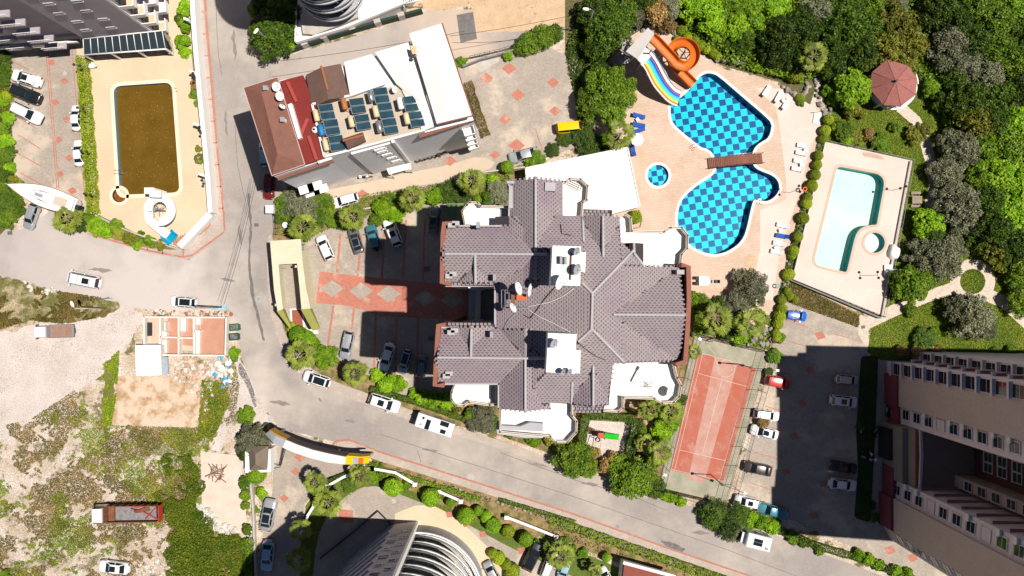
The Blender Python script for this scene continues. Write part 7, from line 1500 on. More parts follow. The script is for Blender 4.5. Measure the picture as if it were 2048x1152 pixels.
for nm, m, u0, u1, up_ in lanes:
    rows = []
    for i, p in enumerate(PP):
        d = PP[min(i+1, len(PP)-1)]-PP[max(i-1, 0)]; d.z = 0; d.normalize(); s = Vector((d.y, -d.x, 0))*-1.0; z = Vector((0, 0, up_)); g = Vector((0, 0, -.14)); mid = (u0+u1)/2; sag = Vector((0, 0, -.05 if up_ <= 0 else 0))
        rows.append([p+s*u0*.95+z, p+s*mid*.95+z+sag, p+s*u1*.95+z, p+s*u1*.95+g, p+s*u0*.95+g])
    b = MB(); b.grid(rows, closed=True, smooth=False); b.build(nm, m, rs)
for x, y, h in ((1301,136,3.8),(1318,166,2.6),(1333,176,1.6)): c = W(x, y, h); b = MB(); b.box(c.x, c.y, h/2, .2, .2, h); b.build('support', WHITE, rs)
ws = thing('white_spiral_slide', 'white ring shaped water slide with a turquoise end beside the murky pool', 'water slide', W(322, 420, 0))
lp = [(317,384,4.2),(308,398,4.1)]+[(322+23*math.cos(R(a)), 421+24*math.sin(R(a)), 4.0-(a-(-120))/-400*0-((-120-a)/-340)*0-(i*.16)) for i, a in enumerate((-130,-100,-70,-40,-10,20,50,80,110,140,170,200,225))]
lp = [(302,384,4.3)] + [(322+23*math.cos(R(a)), 420+24*math.sin(R(a)), 4.2-i*.19) for i, a in enumerate((-110,-80,-50,-20,10,40,70,100,130,160,190,215,235))][::1]
lp = [(306,384,4.4),(316,386,4.3)]+[(322+23*math.cos(R(a)), 420+24*math.sin(R(a)), 4.2-i*.2) for i, a in enumerate((-85,-55,-25,5,35,65,95,125))]
lp2 = [(322+23*math.cos(R(a)), 420+24*math.sin(R(a)), 3.9-i*.22) for i, a in enumerate((-60,-90,-120,-150,180,150,130))]+[(315,449,1.9),(326,462,1.5),(336,470,1.3)]
flume(ws, 'flume', [(322+23*math.cos(R(a)), 420+24*math.sin(R(a)), 4.3-i*.17) for i, a in enumerate((100,70,40,10,-20,-50,-80,-110,-140,-170,-200))]+[(303,441,2.2),(318,455,1.7),(337,470,1.3)], 1.15, WHITE_GLOSS, .45)
flume(ws, 'inlet_flume', [(313,382,4.7),(313,395,4.6)], 1.5, WHITE_GLOSS, .4)
flume(ws, 'end_trough', [(334,466,1.3),(341,474,1.1),(348,480,1.0)], 1.9, mat('turquoise_fibreglass', (.0, .28, .46), .35, .15, 2), .4)
b = MB(); c = W(322, 420, 2); b.cyl(c.x, c.y, 0, 4.2, .13, 8)
for a in range(0, 360, 90): b.tube([(c.x, c.y, 2.6), (c.x+1.3*math.cos(R(a+20)), c.y+1.3*math.sin(R(a+20)), 3.4)], .06)
b.build('centre_frame', GREYM, ws); b = MB(); b.box(*W(314, 386, 2.2)[:2], 2.6, 1.4, .9, 4.0); b.build('platform', WHITE, ws)
# ---------------------------------------------------------------- footbridge
fb = thing('footbridge', 'brown plank footbridge crossing the narrow neck of the big pool', 'bridge', W(1471, 318, 0), R(0)); A, C = (1417.5,327), (1525.5,316); pk = MB(); pk.box(0, 0, 0, .235, 1.5, .05); PK = pk.mesh('plank', WOOD)
a_, c_ = W(*A, .5), W(*C, .5); an = math.atan2((c_-a_).y, (c_-a_).x); NPL = 33
for i in range(NPL):
    u = (i+.5)/NPL; p = a_.lerp(c_, u); z = .25+.75*math.sin(math.pi*u); child('plank', PK, fb, world=True, loc=(p.x, p.y, z), rot=(0, 0, an))
nn = Vector((-math.sin(an), math.cos(an), 0))
for s in (-1, 1):
    b = MB(); b.tube([a_.lerp(c_, i/12)+nn*s*.72+Vector((0, 0, -.5+.15+.75*math.sin(math.pi*i/12))) for i in range(13)], .09, 6); b.build('beam', WOOD, fb)
    b = MB(); b.tube([a_.lerp(c_, i/12)+nn*s*.76+Vector((0, 0, -.5+1.1+.75*math.sin(math.pi*i/12))) for i in range(13)], .03, 5); b.build('handrail', STEEL if s > 0 else WOOD, fb)
    for i in range(7): p = a_.lerp(c_, i/6)+nn*s*.76; z = .2+.75*math.sin(math.pi*i/6); b = MB(); b.box(p.x, p.y, z+.45, .06, .06, .95, an); b.build('rail_post', WOOD, fb)
# ---------------------------------------------------------------- loungers, tables, umbrella
def lounger_proto(m):
    t = thing('sun_lounger', None, 'sun lounger'); b = MB(); b.box(-.3, 0, .33, 1.3, .66, .06); b.box(.0, 0, .30, 2.0, .06, .05); child('seat', b.mesh('seat', m), t)
    b = MB(); b.add([(.35,-.32,.36),(.35,.32,.36),(.98,.32,.72),(.98,-.32,.72),(.35,-.32,.30),(.35,.32,.30),(1.0,.32,.66),(1.0,-.32,.66)], [(0,3,2,1),(4,5,6,7),(0,1,5,4),(2,3,7,6),(1,2,6,5),(0,4,7,3)]); child('backrest', b.mesh('backrest', m), t)
    l = MB(); l.box(0, 0, .15, .05, .05, .3); lm = l.mesh('leg', PLASTIC_W)
    for x in (-.8, .4):
        for y in (-.28, .28): child('leg', lm, t, loc=(x, y, 0))
    return t
BLU = mat('blue_cushion', (.012, .08, .38), .7, .1, 2); LP = {'w': lounger_proto(PLASTIC_W), 'b': lounger_proto(BLU)}; used_l = set()
def lounger(px, py, ang, col, label, z=.06, group='sun loungers round the pools'):
    o = LP[col] if col not in used_l else copy_tree(LP[col]); used_l.add(col); p = W(px, py, .4); o.location = (p.x, p.y, z); o.rotation_euler = (0, 0, R(ang)); o['label'] = label; o['group'] = group; return o
for q in [(1278,232,167,'b','blue lounger left of the big pool, nearest to the slide shadow'),(1278,250,170,'b','middle blue lounger left of the big pool'),(1278,261,200,'b','blue lounger set askew just above the white parasol'),(1266,300,-80,'b','blue lounger below the white parasol by the white roof'),
          (1533,182,235,'w','white lounger at the palm shadow, farthest left of three'),(1557,194,240,'w','middle white lounger by the rocks at the top of the deck'),(1572,208,236,'w','white lounger by the rocks, nearest to the plunge pool'),
          (1607,291,-10,'w','uppermost of four white loungers along the bush border'),(1604,306,-12,'w','second from the top of four white loungers along the bush border'),(1600,322,-10,'w','third from the top of four white loungers along the bush border'),(1596,338,-12,'w','lowest of four white loungers along the bush border'),
          (1566,451,-14,'w','white lounger just above the lone blue one'),(1564,472,-10,'b','lone blue lounger among white ones at the lower deck'),(1559,487,-12,'w','white lounger just below the lone blue one'),(1554,504,-12,'w','lowest white lounger of the lower deck')]: lounger(*q)
lounger(187,134,3,'w','white lounger against the front of the conservatory',z=.62)
def side_table(px, py, label, z=.05):
    p = W(px, py, .4); t = thing('side_table', label, 'side table', (p.x, p.y, z), rnd.random(), 'small white tables between loungers'); b = MB(); b.box(0, 0, .42, .5, .5, .04); child('tabletop', b.mesh('tabletop', PLASTIC_W), t)
    for x in (-.2, .2):
        for y in (-.2, .2): b = MB(); b.box(x, y, .2, .05, .05, .4); child('leg', b.mesh('leg', PLASTIC_W), t)
for x, y, l in ((1275,239,'white side table between the blue loungers'),(1611,300,'white side table between the upper two border loungers'),(1603,330,'white side table between the lower two border loungers'),(1561,461,'white side table above the lone blue lounger'),(1552,496,'white side table above the lowest lounger'),(1567,201,'white side table among the loungers by the rocks')): side_table(x, y, l)
p = W(1274, 279, 2.2); t = thing('parasol', 'round white parasol beside the palm left of the big pool', 'parasol', (p.x, p.y, .05)); b = MB(); b.cyl(0, 0, 0, 2.3, .03, 8); child('pole', b.mesh('pole', STEEL), t)
for i in range(8): b = MB(); a0, a1 = R(45*i), R(45*i+45); r = 1.0; b.add([(0, 0, 2.55), (r*math.cos(a0), r*math.sin(a0), 2.15), (r*math.cos(a1), r*math.sin(a1), 2.15)], [(0, 1, 2)]); child('canopy_panel', b.mesh('canopy_panel', WHITE), t)
# table with chairs on the deck
t = thing('patio_table', 'white patio table on the lower deck beside the brown end wall', 'table', W(1408, 562, 0)); c = W(1408, 562, .8)
b = MB(); b.box(c.x, c.y, .76, 1.5, 1.35, .06); b.build('tabletop', PLASTIC_W, t); [ (lambda b: (b.box(c.x+x, c.y+y, .4, .07, .07, .7), b.build('leg', DARK, t)))(MB()) for x in (-.6,.6) for y in (-.5,.5)]
def chair(px, py, ang, m, label, z=.05):
    p = W(px, py, .5); t = thing('patio_chair', label, 'chair', (p.x, p.y, z), R(ang), 'chairs round the patio table'); b = MB(); b.box(0, 0, .43, .5, .5, .05); child('seat', b.mesh('seat', m), t); b = MB(); b.box(-.24, 0, .7, .05, .5, .5); child('backrest', b.mesh('backrest', m), t)
    for x in (-.2, .2):
        for y in (-.2, .2): b = MB(); b.box(x, y, .2, .04, .04, .42); child('leg', b.mesh('leg', m), t)
for q in ((1395,556,0,DARK,'dark chair at the upper left of the patio table'),(1395,567,0,DARK,'dark chair at the lower left of the patio table'),(1421,563,180,PLASTIC_W,'white chair at the right of the patio table'),(1435,563,180,DARK,'dark reclining chair farthest right of the patio table')): chair(*q)
# picnic table
t = thing('picnic_table', 'weathered picnic table with two benches on the garden lawn', 'picnic table', W(1832, 398, 0)); c = W(1834, 400, .7); PKB = MB(); PKB.box(0, 0, 0, 1.5, .17, .05); PKM = PKB.mesh('plank', WOODG)
for i in range(6): child('plank', PKM, t, world=True, loc=(c.x, c.y-.45+i*.19, .75))
for y in (-1.0, 1.05):
    for k in (0, 1): child('bench_plank', PKM, t, world=True, loc=(c.x, c.y+y+k*.19, .45))
b = MB(); [b.box(c.x+x, c.y, .37, .08, 2.0, .07) for x in (-.5,.5)]; [b.box(c.x+x, c.y+y, .37, .08, .08, .7) for x in (-.5,.5) for y in (-.4,.4)]; b.build('frame', WOODG, t)
# ---------------------------------------------------------------- ladders
def ladder(px, py, ang, z, label):
    p = W(px, py, .5); t = thing('pool_ladder', label, 'pool ladder', (p.x, p.y, z), R(ang), 'steel pool ladders')
    for s in (-1, 1): b = MB(); b.tube([(-.55, s*.25, 0), (-.5, s*.25, .6), (-.25, s*.25, .8), (.1, s*.25, .75), (.3, s*.25, .3), (.3, s*.25, -.9)], .03, 6); child('rail', b.mesh('rail', STEEL), t)
    for i in range(3): b = MB(); b.box(.3, 0, -.1-.28*i, .1, .5, .04); child('step', b.mesh('step', STEEL), t)
for q in ((1390,293,45,.05,'steel ladder at the left shore of the big pool above the neck'),(1522,401,90,.05,'steel ladder at the right lobe of the big pool'),(1377,491,35,.05,'steel ladder at the lower left of the big pool'),(240,345,0,.6,'bent ladder at the left side of the murky pool'),(348,183,200,.6,'crooked ladder at the upper right corner of the murky pool')): ladder(*q)
# ---------------------------------------------------------------- boulders
import bmesh
def rock_mesh(seed):
    bm = bmesh.new(); bmesh.ops.create_icosphere(bm, subdivisions=2, radius=1); g = random.Random(seed)
    cs2 = [(Vector((g.uniform(-1,1), g.uniform(-1,1), g.uniform(-1,1))).normalized(), g.uniform(.55,.85)) for _ in range(7)]
    for v in bm.verts:
        for d, l in cs2:
            e = v.co.dot(d)
            if e > l: v.co -= d*(e-l)
        v.co.z *= .75
    me = bpy.data.meshes.new('boulder'); bm.to_mesh(me); bm.free(); me.materials.append(ROCK); return me
RM = [rock_mesh(i) for i in range(5)]; rocks = []
def rocks_along(line, step, r, name='rock border'):
    for p in resample(line, step): rocks.append((p.x+rnd.uniform(-3,3), p.y+rnd.uniform(-3,3), r*rnd.uniform(.7,1.3)))
rb_t = {}
def boulder_border(label, lines, step, r):
    rocks.clear(); [rocks_along(l, step, r) for l in lines]; t = thing('rock_border', label, 'rock border', W(*lines[0][0]))
    for x, y, q in rocks: p = W(x, y, .3); s = q/SCL; child('boulder', RM[rnd.randrange(5)], t, world=True, loc=(p.x, p.y, .15+s*.3), rot=(0, 0, rnd.random()*6), scale=(s, s*rnd.uniform(.7,1), s*rnd.uniform(.7,1.1)))
boulder_border('line of grey boulders between the two pool decks', [[(1660,220),(1645,270),(1635,310),(1625,360),(1612,400),(1603,440),(1590,490),(1578,540),(1565,590),(1556,640),(1548,680)]], 7, 4.5)
boulder_border('boulders round the top of the slide yard', [[(1240,80),(1262,62),(1290,56),(1318,45),(1335,50),(1348,65),(1362,75)]], 7, 5)
boulder_border('boulders along the upper edge of the pool deck', [[(1435,118),(1460,124),(1490,128),(1505,135)],[(1610,150),(1618,170),(1606,190),(1590,190),(1575,178),(1565,172)],[(1632,150),(1634,180),(1640,205),(1650,225)],[(1573,115),(1590,130)]], 8, 6)
boulder_border('boulders at the left side of the slide yard', [[(1215,100),(1222,120),(1220,150),(1212,190)]], 8, 5)
boulder_border('pale boulders at the foot of the palms by the court', [[(1498,690),(1520,672),(1538,660)],[(1520,685),(1536,690),(1545,672)],[(1510,668),(1530,655)]], 9, 6)
boulder_border('rough stones along the lower kerb verge', [[(750,932),(850,962),(950,992),(1050,1022),(1150,1056),(1250,1090),(1350,1126)]], 12, 3.6)
# ---------------------------------------------------------------- lamps
def twin_lamp(px, py, ang, h, label, m=DARK, arm=.45, globe=None, z=.05):
    p = W(px, py, h); t = thing('twin_lamp', label, 'lamp post', (p.x, p.y, z), R(ang), 'twin-armed lamp posts'); b = MB(); b.cyl(0, 0, 0, h, .035, 8); child('pole', b.mesh('pole', m), t); b = MB(); b.tube([(-arm, 0, h), (arm, 0, h)], .025); child('arm', b.mesh('arm', m), t)
    for s in (-1, 1): b = MB(); b.lathe([(.01, h-.05), (.18, h+.02), (.2, h+.18), (.1, h+.3), (.01, h+.33)], cx=s*arm, n=10); child('lamp_head', b.mesh('lamp_head', globe or m), t)
for q in ((155,131,-10,3.5,'twin lamp at the top of the long clipped hedge'),(162,217,-10,3.5,'twin lamp over the upper half-hidden saloon'),(169,303,-10,3.5,'twin lamp over the lower half-hidden saloon'),(176,389,-10,3.5,'twin lamp at the bottom of the long clipped hedge'),(388,153,100,3.2,'twin lamp on the white wall, upper'),(401,260,100,3.2,'twin lamp on the white wall, middle'),(407,362,100,3.2,'twin lamp on the white wall, lower'),
          (1598,378,100,3.5,'twin lamp by the bush border of the main deck'),(1805,375,20,3.2,'twin lamp at the right edge of the pale pool deck'),(1755,550,100,3.2,'twin lamp near the lower right corner of the pale deck')): twin_lamp(*q)
def street_lamp(bx, by, hx, hy, h, label, m=STEEL, headm=PLASTIC_W, w=.35, l=.9, base_h=0):
    B = W(bx, by, 0); Hd = W(hx, hy, h); t = thing('street_lamp', label, 'street lamp', (B.x, B.y, 0)); b = MB(); top = Vector((B.x, B.y, h-.2)); b.tube([B, top], .09, 8); b.build('pole', m, t)
    b = MB(); b.tube([top, top.lerp(Hd, .5)+Vector((0,0,.2)), Hd], .06, 6); b.build('arm', m, t); d = Hd-top; an = math.atan2(d.y, d.x); b = MB(); b.lathe([(0,-.5),(.25,-.35),(.3,0),(.25,.35),(0,.5)], n=10); o = b.build('lamp_head', headm, t, world=True, loc=Hd, rot=(0, R(90), an), scale=(.35, .8, 1)); return t
street_lamp(552,98,512,62,8,'white street lamp leaning over the tree beside the road corner'); street_lamp(212,616,144,608,8,'white street lamp lying across the weedy bank','' or CONC); street_lamp(1176,62,1172,18,8,'white street lamp among the trees at the top')
for bx, by, hx, hy, lab in ((1502,735,1555,741,'black floodlight post at the upper right of the tennis court'),(1444,969,1490,986,'black floodlight post at the lower right corner of the tennis court'),(1287,933,1330,950,'black floodlight post at the lower left of the tennis court'),(1388,668,1400,678,'black floodlight post at the upper left of the tennis court')):
    B = W(bx, by, 6); t = thing('floodlight_post', lab, 'floodlight', (B.x, B.y, 0)); Hd = W(hx, hy, 6.5); b = MB(); b.tube([(B.x, B.y, 0), (B.x, B.y, 6)], .065, 8); b.build('pole', DARK, t); b = MB(); b.tube([(B.x, B.y, 6), (B.x*.5+Hd.x*.5, B.y*.5+Hd.y*.5, 6.5), Hd], .035, 6); b.build('arm', DARK, t)
    b = MB(); b.box(Hd.x, Hd.y, 6.4, .5, .35, .18, math.atan2(Hd.y-B.y, Hd.x-B.x)); b.build('lamp_head', PLASTIC_W, t); b = MB(); b.cyl(B.x, B.y, 5.9, 6.2, .22, 10); b.build('cap', DARK, t)
# ---------------------------------------------------------------- fences
def mesh_fence(label, line, h, step=32, m=GREYM, rails=(0.05, .5, 1.0), wire=.5, name='wire_fence', z0=0.0, pr=.04):
    t = thing(name, label, 'fence', W(*line[0])); pts = [W(*p)+Vector((0, 0, z0)) for p in [tuple(q) for q in resample(line, step)]]; up = Vector((0, 0, h))
    for p in pts: b = MB(); b.tube([p, p+up], pr, 5); b.build('post', m, t)
    for k in rails: b = MB(); b.tube([p+up*k for p in pts], pr*.8, 4); b.build('rail', m, t)
    if wire:
        b = MB()
        for a, c in zip(pts[:-1], pts[1:]):
            L = (c-a).length; n = max(1, int(L/wire))
            for i in range(n): p = a.lerp(c, (i+.5)/n); b.tube([p, p+up], .008, 3)
            for k in range(1, int(h/wire)): z = Vector((0, 0, k*wire)); b.tube([a+z, c+z], .008, 3)
        tag(b.build('netting', m, t), kind='stuff')
    return t
mesh_fence('tall netting fence along the right side of the tennis court', [(1537,704),(1452,1007)], 4, 40, DARK); mesh_fence('tall netting fence along the top of the tennis court', [(1390,667),(1537,704)], 4, 40, DARK)
mesh_fence('tall netting fence along the left side of the tennis court', [(1390,667),(1317,975)], 4, 45, DARK); mesh_fence('tall netting fence along the bottom of the tennis court', [(1317,975),(1452,1007)], 4, 40, DARK)
mesh_fence('rail fence at the top edge of the pale pool deck', [(1648,284),(1822,322)], 1.1, 20, GREYM, wire=0); mesh_fence('rail fence down the right side of the pale pool deck', [(1822,322),(1764,634)], 1.1, 22, GREYM, wire=0); mesh_fence('rail fence along the bottom edge of the pale pool deck', [(1582,560),(1764,634)], 1.2, 12, DARK, wire=0)
mesh_fence('wire fence running down the edge of the wood past the gazebo', [(1820,68),(1858,95),(1893,135)], 1.8, 20, PLASTIC_W, wire=0); mesh_fence('wire fence in the wood below the grey olive trees', [(1945,290),(1955,350),(1965,420)], 1.8, 22, PLASTIC_W, wire=0)
mesh_fence('iron rail fence at the end of the car park beside the gatehouse', [(606,490),(616,560),(622,640)], 1.3, 16, DARK, wire=0); mesh_fence('fence with pipes at the left end of the palms by the road', [(553,420),(556,470)], 1.4, 12, DARK, wire=0)
mesh_fence('sliding gate rails at the top of the hotel yard', [(940,118),(1000,104),(1030,95)], 1.3, 10, DARK, wire=0); mesh_fence('rails below the green slope at the upper wood', [(1370,20),(1440,75),(1450,85)], 1.0, 12, WOODG, wire=0)
mesh_fence('fence behind the top rocks of the pool deck', [(1355,30),(1440,98)], 1.0, 12, WOODG, wire=0)
# ---------------------------------------------------------------- basketball hoop
t = thing('basketball_hoop', 'black basketball stand with backboard at the top of the court', 'basketball hoop', W(1442, 682, 0)); c = W(1443, 687, 3); c0_ = W(1446, 676, 0)
b = MB(); b.tube([(c0_.x, c0_.y, 0), (c0_.x, c0_.y, 2.6), (c.x, c.y+.3, 3.1)], .09, 8); b.build('pole', DARK, t); b = MB(); b.box(c.x, c.y+.2, 3.3, 1.8, .06, 1.05, R(-12)); b.build('backboard', DARK, t); b = MB(); b.tube([(c.x+.23*math.cos(R(30*k)), c.y-.1+.23*math.sin(R(30*k)), 3.0) for k in range(12)], .02, 5, closed=True); b.build('rim', ORG, t)
# ---------------------------------------------------------------- playground
t = thing('play_set', 'wooden climbing set with a green slide and red roof in the sandy playground', 'play set', W(1200, 870, 0)); GRN = mat('green_plastic', (.02, .42, .02), .35)
flume(t, 'slide', [(1209,870,1.5),(1218,872,1.1),(1229,873,.5),(1238,874,.15)], .75, GRN, .22); b = MB(); b.prism(WP([(1195,865),(1210,866),(1210,877),(1195,876)], 1.6), 1.4, 1.5); b.build('platform', WOOD, t)
b = MB(); b.prism(WP([(1196,866),(1208,866),(1208,876),(1196,875)], 2.6), 2.5, 2.65); b.build('roof', mat('red_plastic', (.50, .07, .03), .5), t)
for i in range(7): a = (1175+i*3.2, 859+i*.9); b = MB(); p = W(*a, .8); b.box(p.x, p.y, .25+.18*i, .16, .85, .06, R(-12)); b.build('stair_tread', WOOD, t)
for x, y in ((1196,866),(1208,866),(1208,876),(1196,875)): c = W(x, y, 1.5); b = MB(); b.box(c.x, c.y, 1.3, .1, .1, 2.6); b.build('post', WOOD, t)
b = MB(); b.tube([W(1194,878,2), W(1186,905,2)], .05); b.tube([W(1203,878,2), W(1199,908,2)], .05); b.tube([W(1194,878,2), W(1194,878,0)], .05); b.tube([W(1199,908,2), W(1199,908,0)], .05); b.tube([W(1186,905,2), W(1186,905,0)], .05); b.build('swing_frame', mat('yellow_tube', (.6, .42, .1), .5), t)
b = MB(); c = W(1193, 897, .5); b.box(c.x, c.y, .5, .4, .25, .05); b.build('swing_seat', DARK, t); b = MB(); c = W(1197, 881, .8); b.lathe([(0,0),(.3,.02),(.38,.25),(.3,.3)], c.x, c.y, 12); b.build('swing_seat', BLU, t)
# ---------------------------------------------------------------- sailing boat on its cradle
A, C = W(17, 369, 2), W(153, 414, 2); d = C-A; L = d.length; an = math.atan2(d.y, d.x)
t = thing('sailing_boat', 'white mastless sailing boat laid up between the car park and the road', 'boat', ((A.x+C.x)/2, (A.y+C.y)/2, 0), an)
def hull(u): return 1.62*(math.sin(min(u, .62)/.62*math.pi/2)**.9)*(1-.22*max(0, (u-.62)/.38)**2)
b = MB(); rows = []
for i in range(21):
    u = i/20; w = max(.03, hull(u)); x = -L/2+L*u; k = .5+.5*min(1, u*3); rows.append([(x, s*w*q, z) for s, q, z in ((-1, 1, 2.35), (-1, .95, 1.7), (-1, .6, 1.1), (0, 0, .85-.25*k+.3), (1, .6, 1.1), (1, .95, 1.7), (1, 1, 2.35))])
b.grid(rows); b.add(rows[-1], [tuple(range(7))]); child('hull', b.mesh('hull', WHITE_GLOSS), t)
b = MB(); b.grid([[(-L/2+L*i/20, s*max(.02, hull(i/20))*.98, 2.36+(.08 if s == 0 else 0)) for s in (-1, -.5, 0, .5, 1)] for i in range(21)]); child('deck', b.mesh('deck', WHITE), t)
b = MB(); b.frustum([(-1.6,-.45),(1.6,-.95),(1.6,.95),(-1.6,.45)], 2.4, [(-1.2,-.3),(1.5,-.75),(1.5,.75),(-1.2,.3)], 2.85); child('cabin', b.mesh('cabin', WHITE), t)
b = MB(); b.box(3.1, 0, 2.46, 2.0, 1.3, .06); child('cockpit', b.mesh('cockpit', mat('cockpit_tan', (.55, .46, .36), .7)), t); b = MB(); b.box(0, 0, 2.9, 1.2, .5, .06); child('hatch', b.mesh('hatch', GREYM), t)
for s in (-1, 1):
    b = MB(); b.box(.4, s*.72, 2.62, 1.4, .05, .14); child('cabin_window', b.mesh('cabin_window', GLASS), t)
    b = MB(); b.tube([(-L/2+L*i/20, s*max(.03, hull(i/20)), 2.42) for i in range(21)], .05, 5); child('toe_rail', b.mesh('toe_rail', mat('teak', (.28, .15, .08), .6)), t)
b = MB(); b.tube([(L/2-.1,-1,2.4),(L/2,-1,3.0),(L/2,1,3.0),(L/2-.1,1,2.4)], .03); b.tube([(-L/2+.6,-.25,2.4),(-L/2+.1,0,2.95),(-L/2+.6,.25,2.4)], .03); child('pulpit', b.mesh('pulpit', STEEL), t); b = MB(); b.box(L/2+.3, 0, 1.8, .5, .7, 1.2); child('outboard', b.mesh('outboard', DARK), t)
for x in (-2.5, 0, 2.5): b = MB(); b.box(x, 0, .35, .25, 2.6, .7); child('cradle_beam', b.mesh('cradle_beam', WOODG), t)
# ---------------------------------------------------------------- street bits
def manhole(x, y, r, label, m=GREYM):
    p = W(x, y); t = thing('manhole_cover', label, 'manhole cover', (p.x, p.y, .012)); b = MB(); b.cyl(0, 0, 0, .02, r/SCL, 20); child('rim', b.mesh('rim', CONC), t); b = MB(); b.cyl(0, 0, .02, .03, r/SCL*.75, 20); child('lid', b.mesh('lid', m), t)
for q in ((487,192,5,'round manhole cover beside the brown roofed house'),(517,598,6,'round manhole cover beside the gatehouse'),(941,955,8,'large pale manhole cover near the lower kerb',CONC),(377,517,5,'dark round cover at the pavement corner'),(542,838,6,'pale round cover by the entrance canopy',CONC),(130,147,4,'pale round cover in the left car park',CONC),(788,1002,6,'round cover in the oval forecourt',CONC)): manhole(*q)
def drain(x, y, s, label, m=DARK):
    p = W(x, y); t = thing('drain_grate', label, 'drain', (p.x, p.y, .03), R(8)); b = MB(); b.box(0, 0, .01, s/SCL, s*.8/SCL, .03); child('frame', b.mesh('frame', CONC_D), t)
    for k in range(5): b = MB(); b.box(-s/SCL*.35+k*s/SCL*.175, 0, .035, .05, s*.65/SCL, .02); child('bar', b.mesh('bar', m), t)
for q in ((20,466,10,'square drain beside the silver estate car'),(513,450,9,'square drain on the road above the gatehouse'),(422,193,8,'square drain in the pavement by the white wall'),(854,538,14,'square cover in the shaded car park'),(862,677,12,'square cover in the shaded lower car park'),(1725,1008,14,'square drain in the right yard'),(1726,654,8,'small drain at the path corner')): drain(*q)
def bin_(x, y, m, label, ang=4):
    p = W(x, y, 1.2); t = thing('dumpster', label, 'dumpster', (p.x, p.y, .02), R(ang)); b = MB(); b.frustum([(-.55,-.4),(.55,-.4),(.55,.4),(-.55,.4)], .15, [(-.68,-.52),(.68,-.52),(.68,.52),(-.68,.52)], 1.2); child('body', b.mesh('body', m), t); b = MB(); b.box(0, .05, 1.22, 1.1, .75, .03); child('rubbish', b.mesh('rubbish', mat('rubbish', (.25, .25, .25), .9, .8, 6)), t)
    for sx in (-1, 1): b = MB(); b.box(sx*.7, 0, 1.22, .08, 1.0, .1); child('handle', b.mesh('handle', m), t)
    for k, (sx, sy) in enumerate(((-.45,-.3),(.45,-.3),(.45,.3),(-.45,.3))): b = MB(); b.cyl(sx, sy, 0, .15, .08, 8); child('wheel', b.mesh('wheel', RUBBER), t)
bin_(469,655,mat('bin_green', (.01, .13, .04), .5), 'green open dumpster beside the roofless house'); bin_(468,674,mat('bin_dark', (.02, .07, .05), .5), 'dark dumpster with white bags beside the roofless house')
p = W(540, 419, 1.4); t = thing('utility_cabinet', 'white utility cabinet beside the road below the dark red car', 'cabinet', (p.x, p.y, 0)); b = MB(); b.box(0, 0, .8, 1.1, 1.1, 1.6); child('body', b.mesh('body', WHITE), t); b = MB(); b.box(0, 0, 1.65, 1.2, 1.2, .08); child('lid', b.mesh('lid', WHITE), t)
p = W(570, 450, 1); t = thing('plastic_bin', 'small white bin between the palms by the road', 'bin', (p.x, p.y, 0)); b = MB(); b.cyl(0, 0, 0, .9, .35, 12, .42); child('body', b.mesh('body', PLASTIC_W), t); b = MB(); b.cyl(0, 0, .9, 1.0, .45, 12); child('lid', b.mesh('lid', PLASTIC_W), t)
# trash heap, planks, rubble
def heap(name, label, poly, n, r0, r1, mats, cat, part):
    t = thing(name, label, cat, W(*poly[0])); P = poly; xs = [p[0] for p in P]; ys = [p[1] for p in P]; me = {}
    k = 0
    while k < n:
        x, y = rnd.uniform(min(xs), max(xs)), rnd.uniform(min(ys), max(ys))
        if not inside(x, y, P): continue
        k += 1; m = mats[k % len(mats)]; key = (k % 3, m.name)
        if key not in me: q = rock_mesh(50+k); q.materials[0] = m; q.name = part; me[key] = q
        p = W(x, y); s = rnd.uniform(r0, r1); child(part, me[key], t, world=True, loc=(p.x, p.y, .05+s*.2), rot=(rnd.random()*.5, 0, rnd.random()*6), scale=(s, s*rnd.uniform(.5, 1), s*.6))
TAN = mat('dug_earth', (.56, .38, .25), .95, .3, 1.5, bump=.8, bscale=7, fine=.25); BLUEB = mat('blue_bag', (.05, .35, .6), .5); 
heap('rubbish_heap', 'white and blue rubbish strewn beside the roofless house', [(432,712),(468,715),(465,760),(445,775),(430,745)], 46, .2, .6, [RUBBLE, WHITE, RUBBLE, BLUEB, WHITE], 'rubbish', 'rubbish_bag')
heap('earth_heap', 'dug orange earth and clods below the roofless house', [(350,716),(430,716),(440,760),(400,790),(350,760)], 110, .15, .55, [TAN, TAN, RUBBLE, DIRT], 'rubble', 'clod')
heap('rubble_heap', 'pale rubble along the right edge of the dirt slab', [(395,790),(430,750),(425,800),(408,850)], 60, .15, .45, [RUBBLE, TAN, BROWN_TRIM], 'rubble', 'stone')
heap('white_rubble_heap', 'white broken rubble at the bottom of the concrete yard', [(395,1005),(415,1010),(440,1045),(480,1055),(470,1070),(435,1068),(405,1040)], 80, .2, .6, [RUBBLE, RUBBLE, CONC], 'rubble', 'stone')
heap('wall_rubble', 'broken masonry along the top of the roofless house', [(288,618),(350,622),(462,622),(466,632),(290,630)], 90, .12, .38, [TAN, BROWN_TRIM, RUBBLE], 'rubble', 'brick')
heap('bank_rubble', 'white stones in the weedy bank beside the side road', [(35,565),(50,560),(62,575),(50,585),(110,575),(118,585),(100,590)], 22, .2, .5, [RUBBLE], 'rubble', 'stone')
heap('scattered_stones', 'white stones scattered beside the lowest white car of the lot', [(265,1110),(350,1120),(350,1152),(290,1152)], 40, .15, .5, [RUBBLE, DIRT], 'rubble', 'stone')
t = thing('plank_pile', 'untidy pile of old planks on the concrete yard', 'plank pile', W(437, 947, 0))
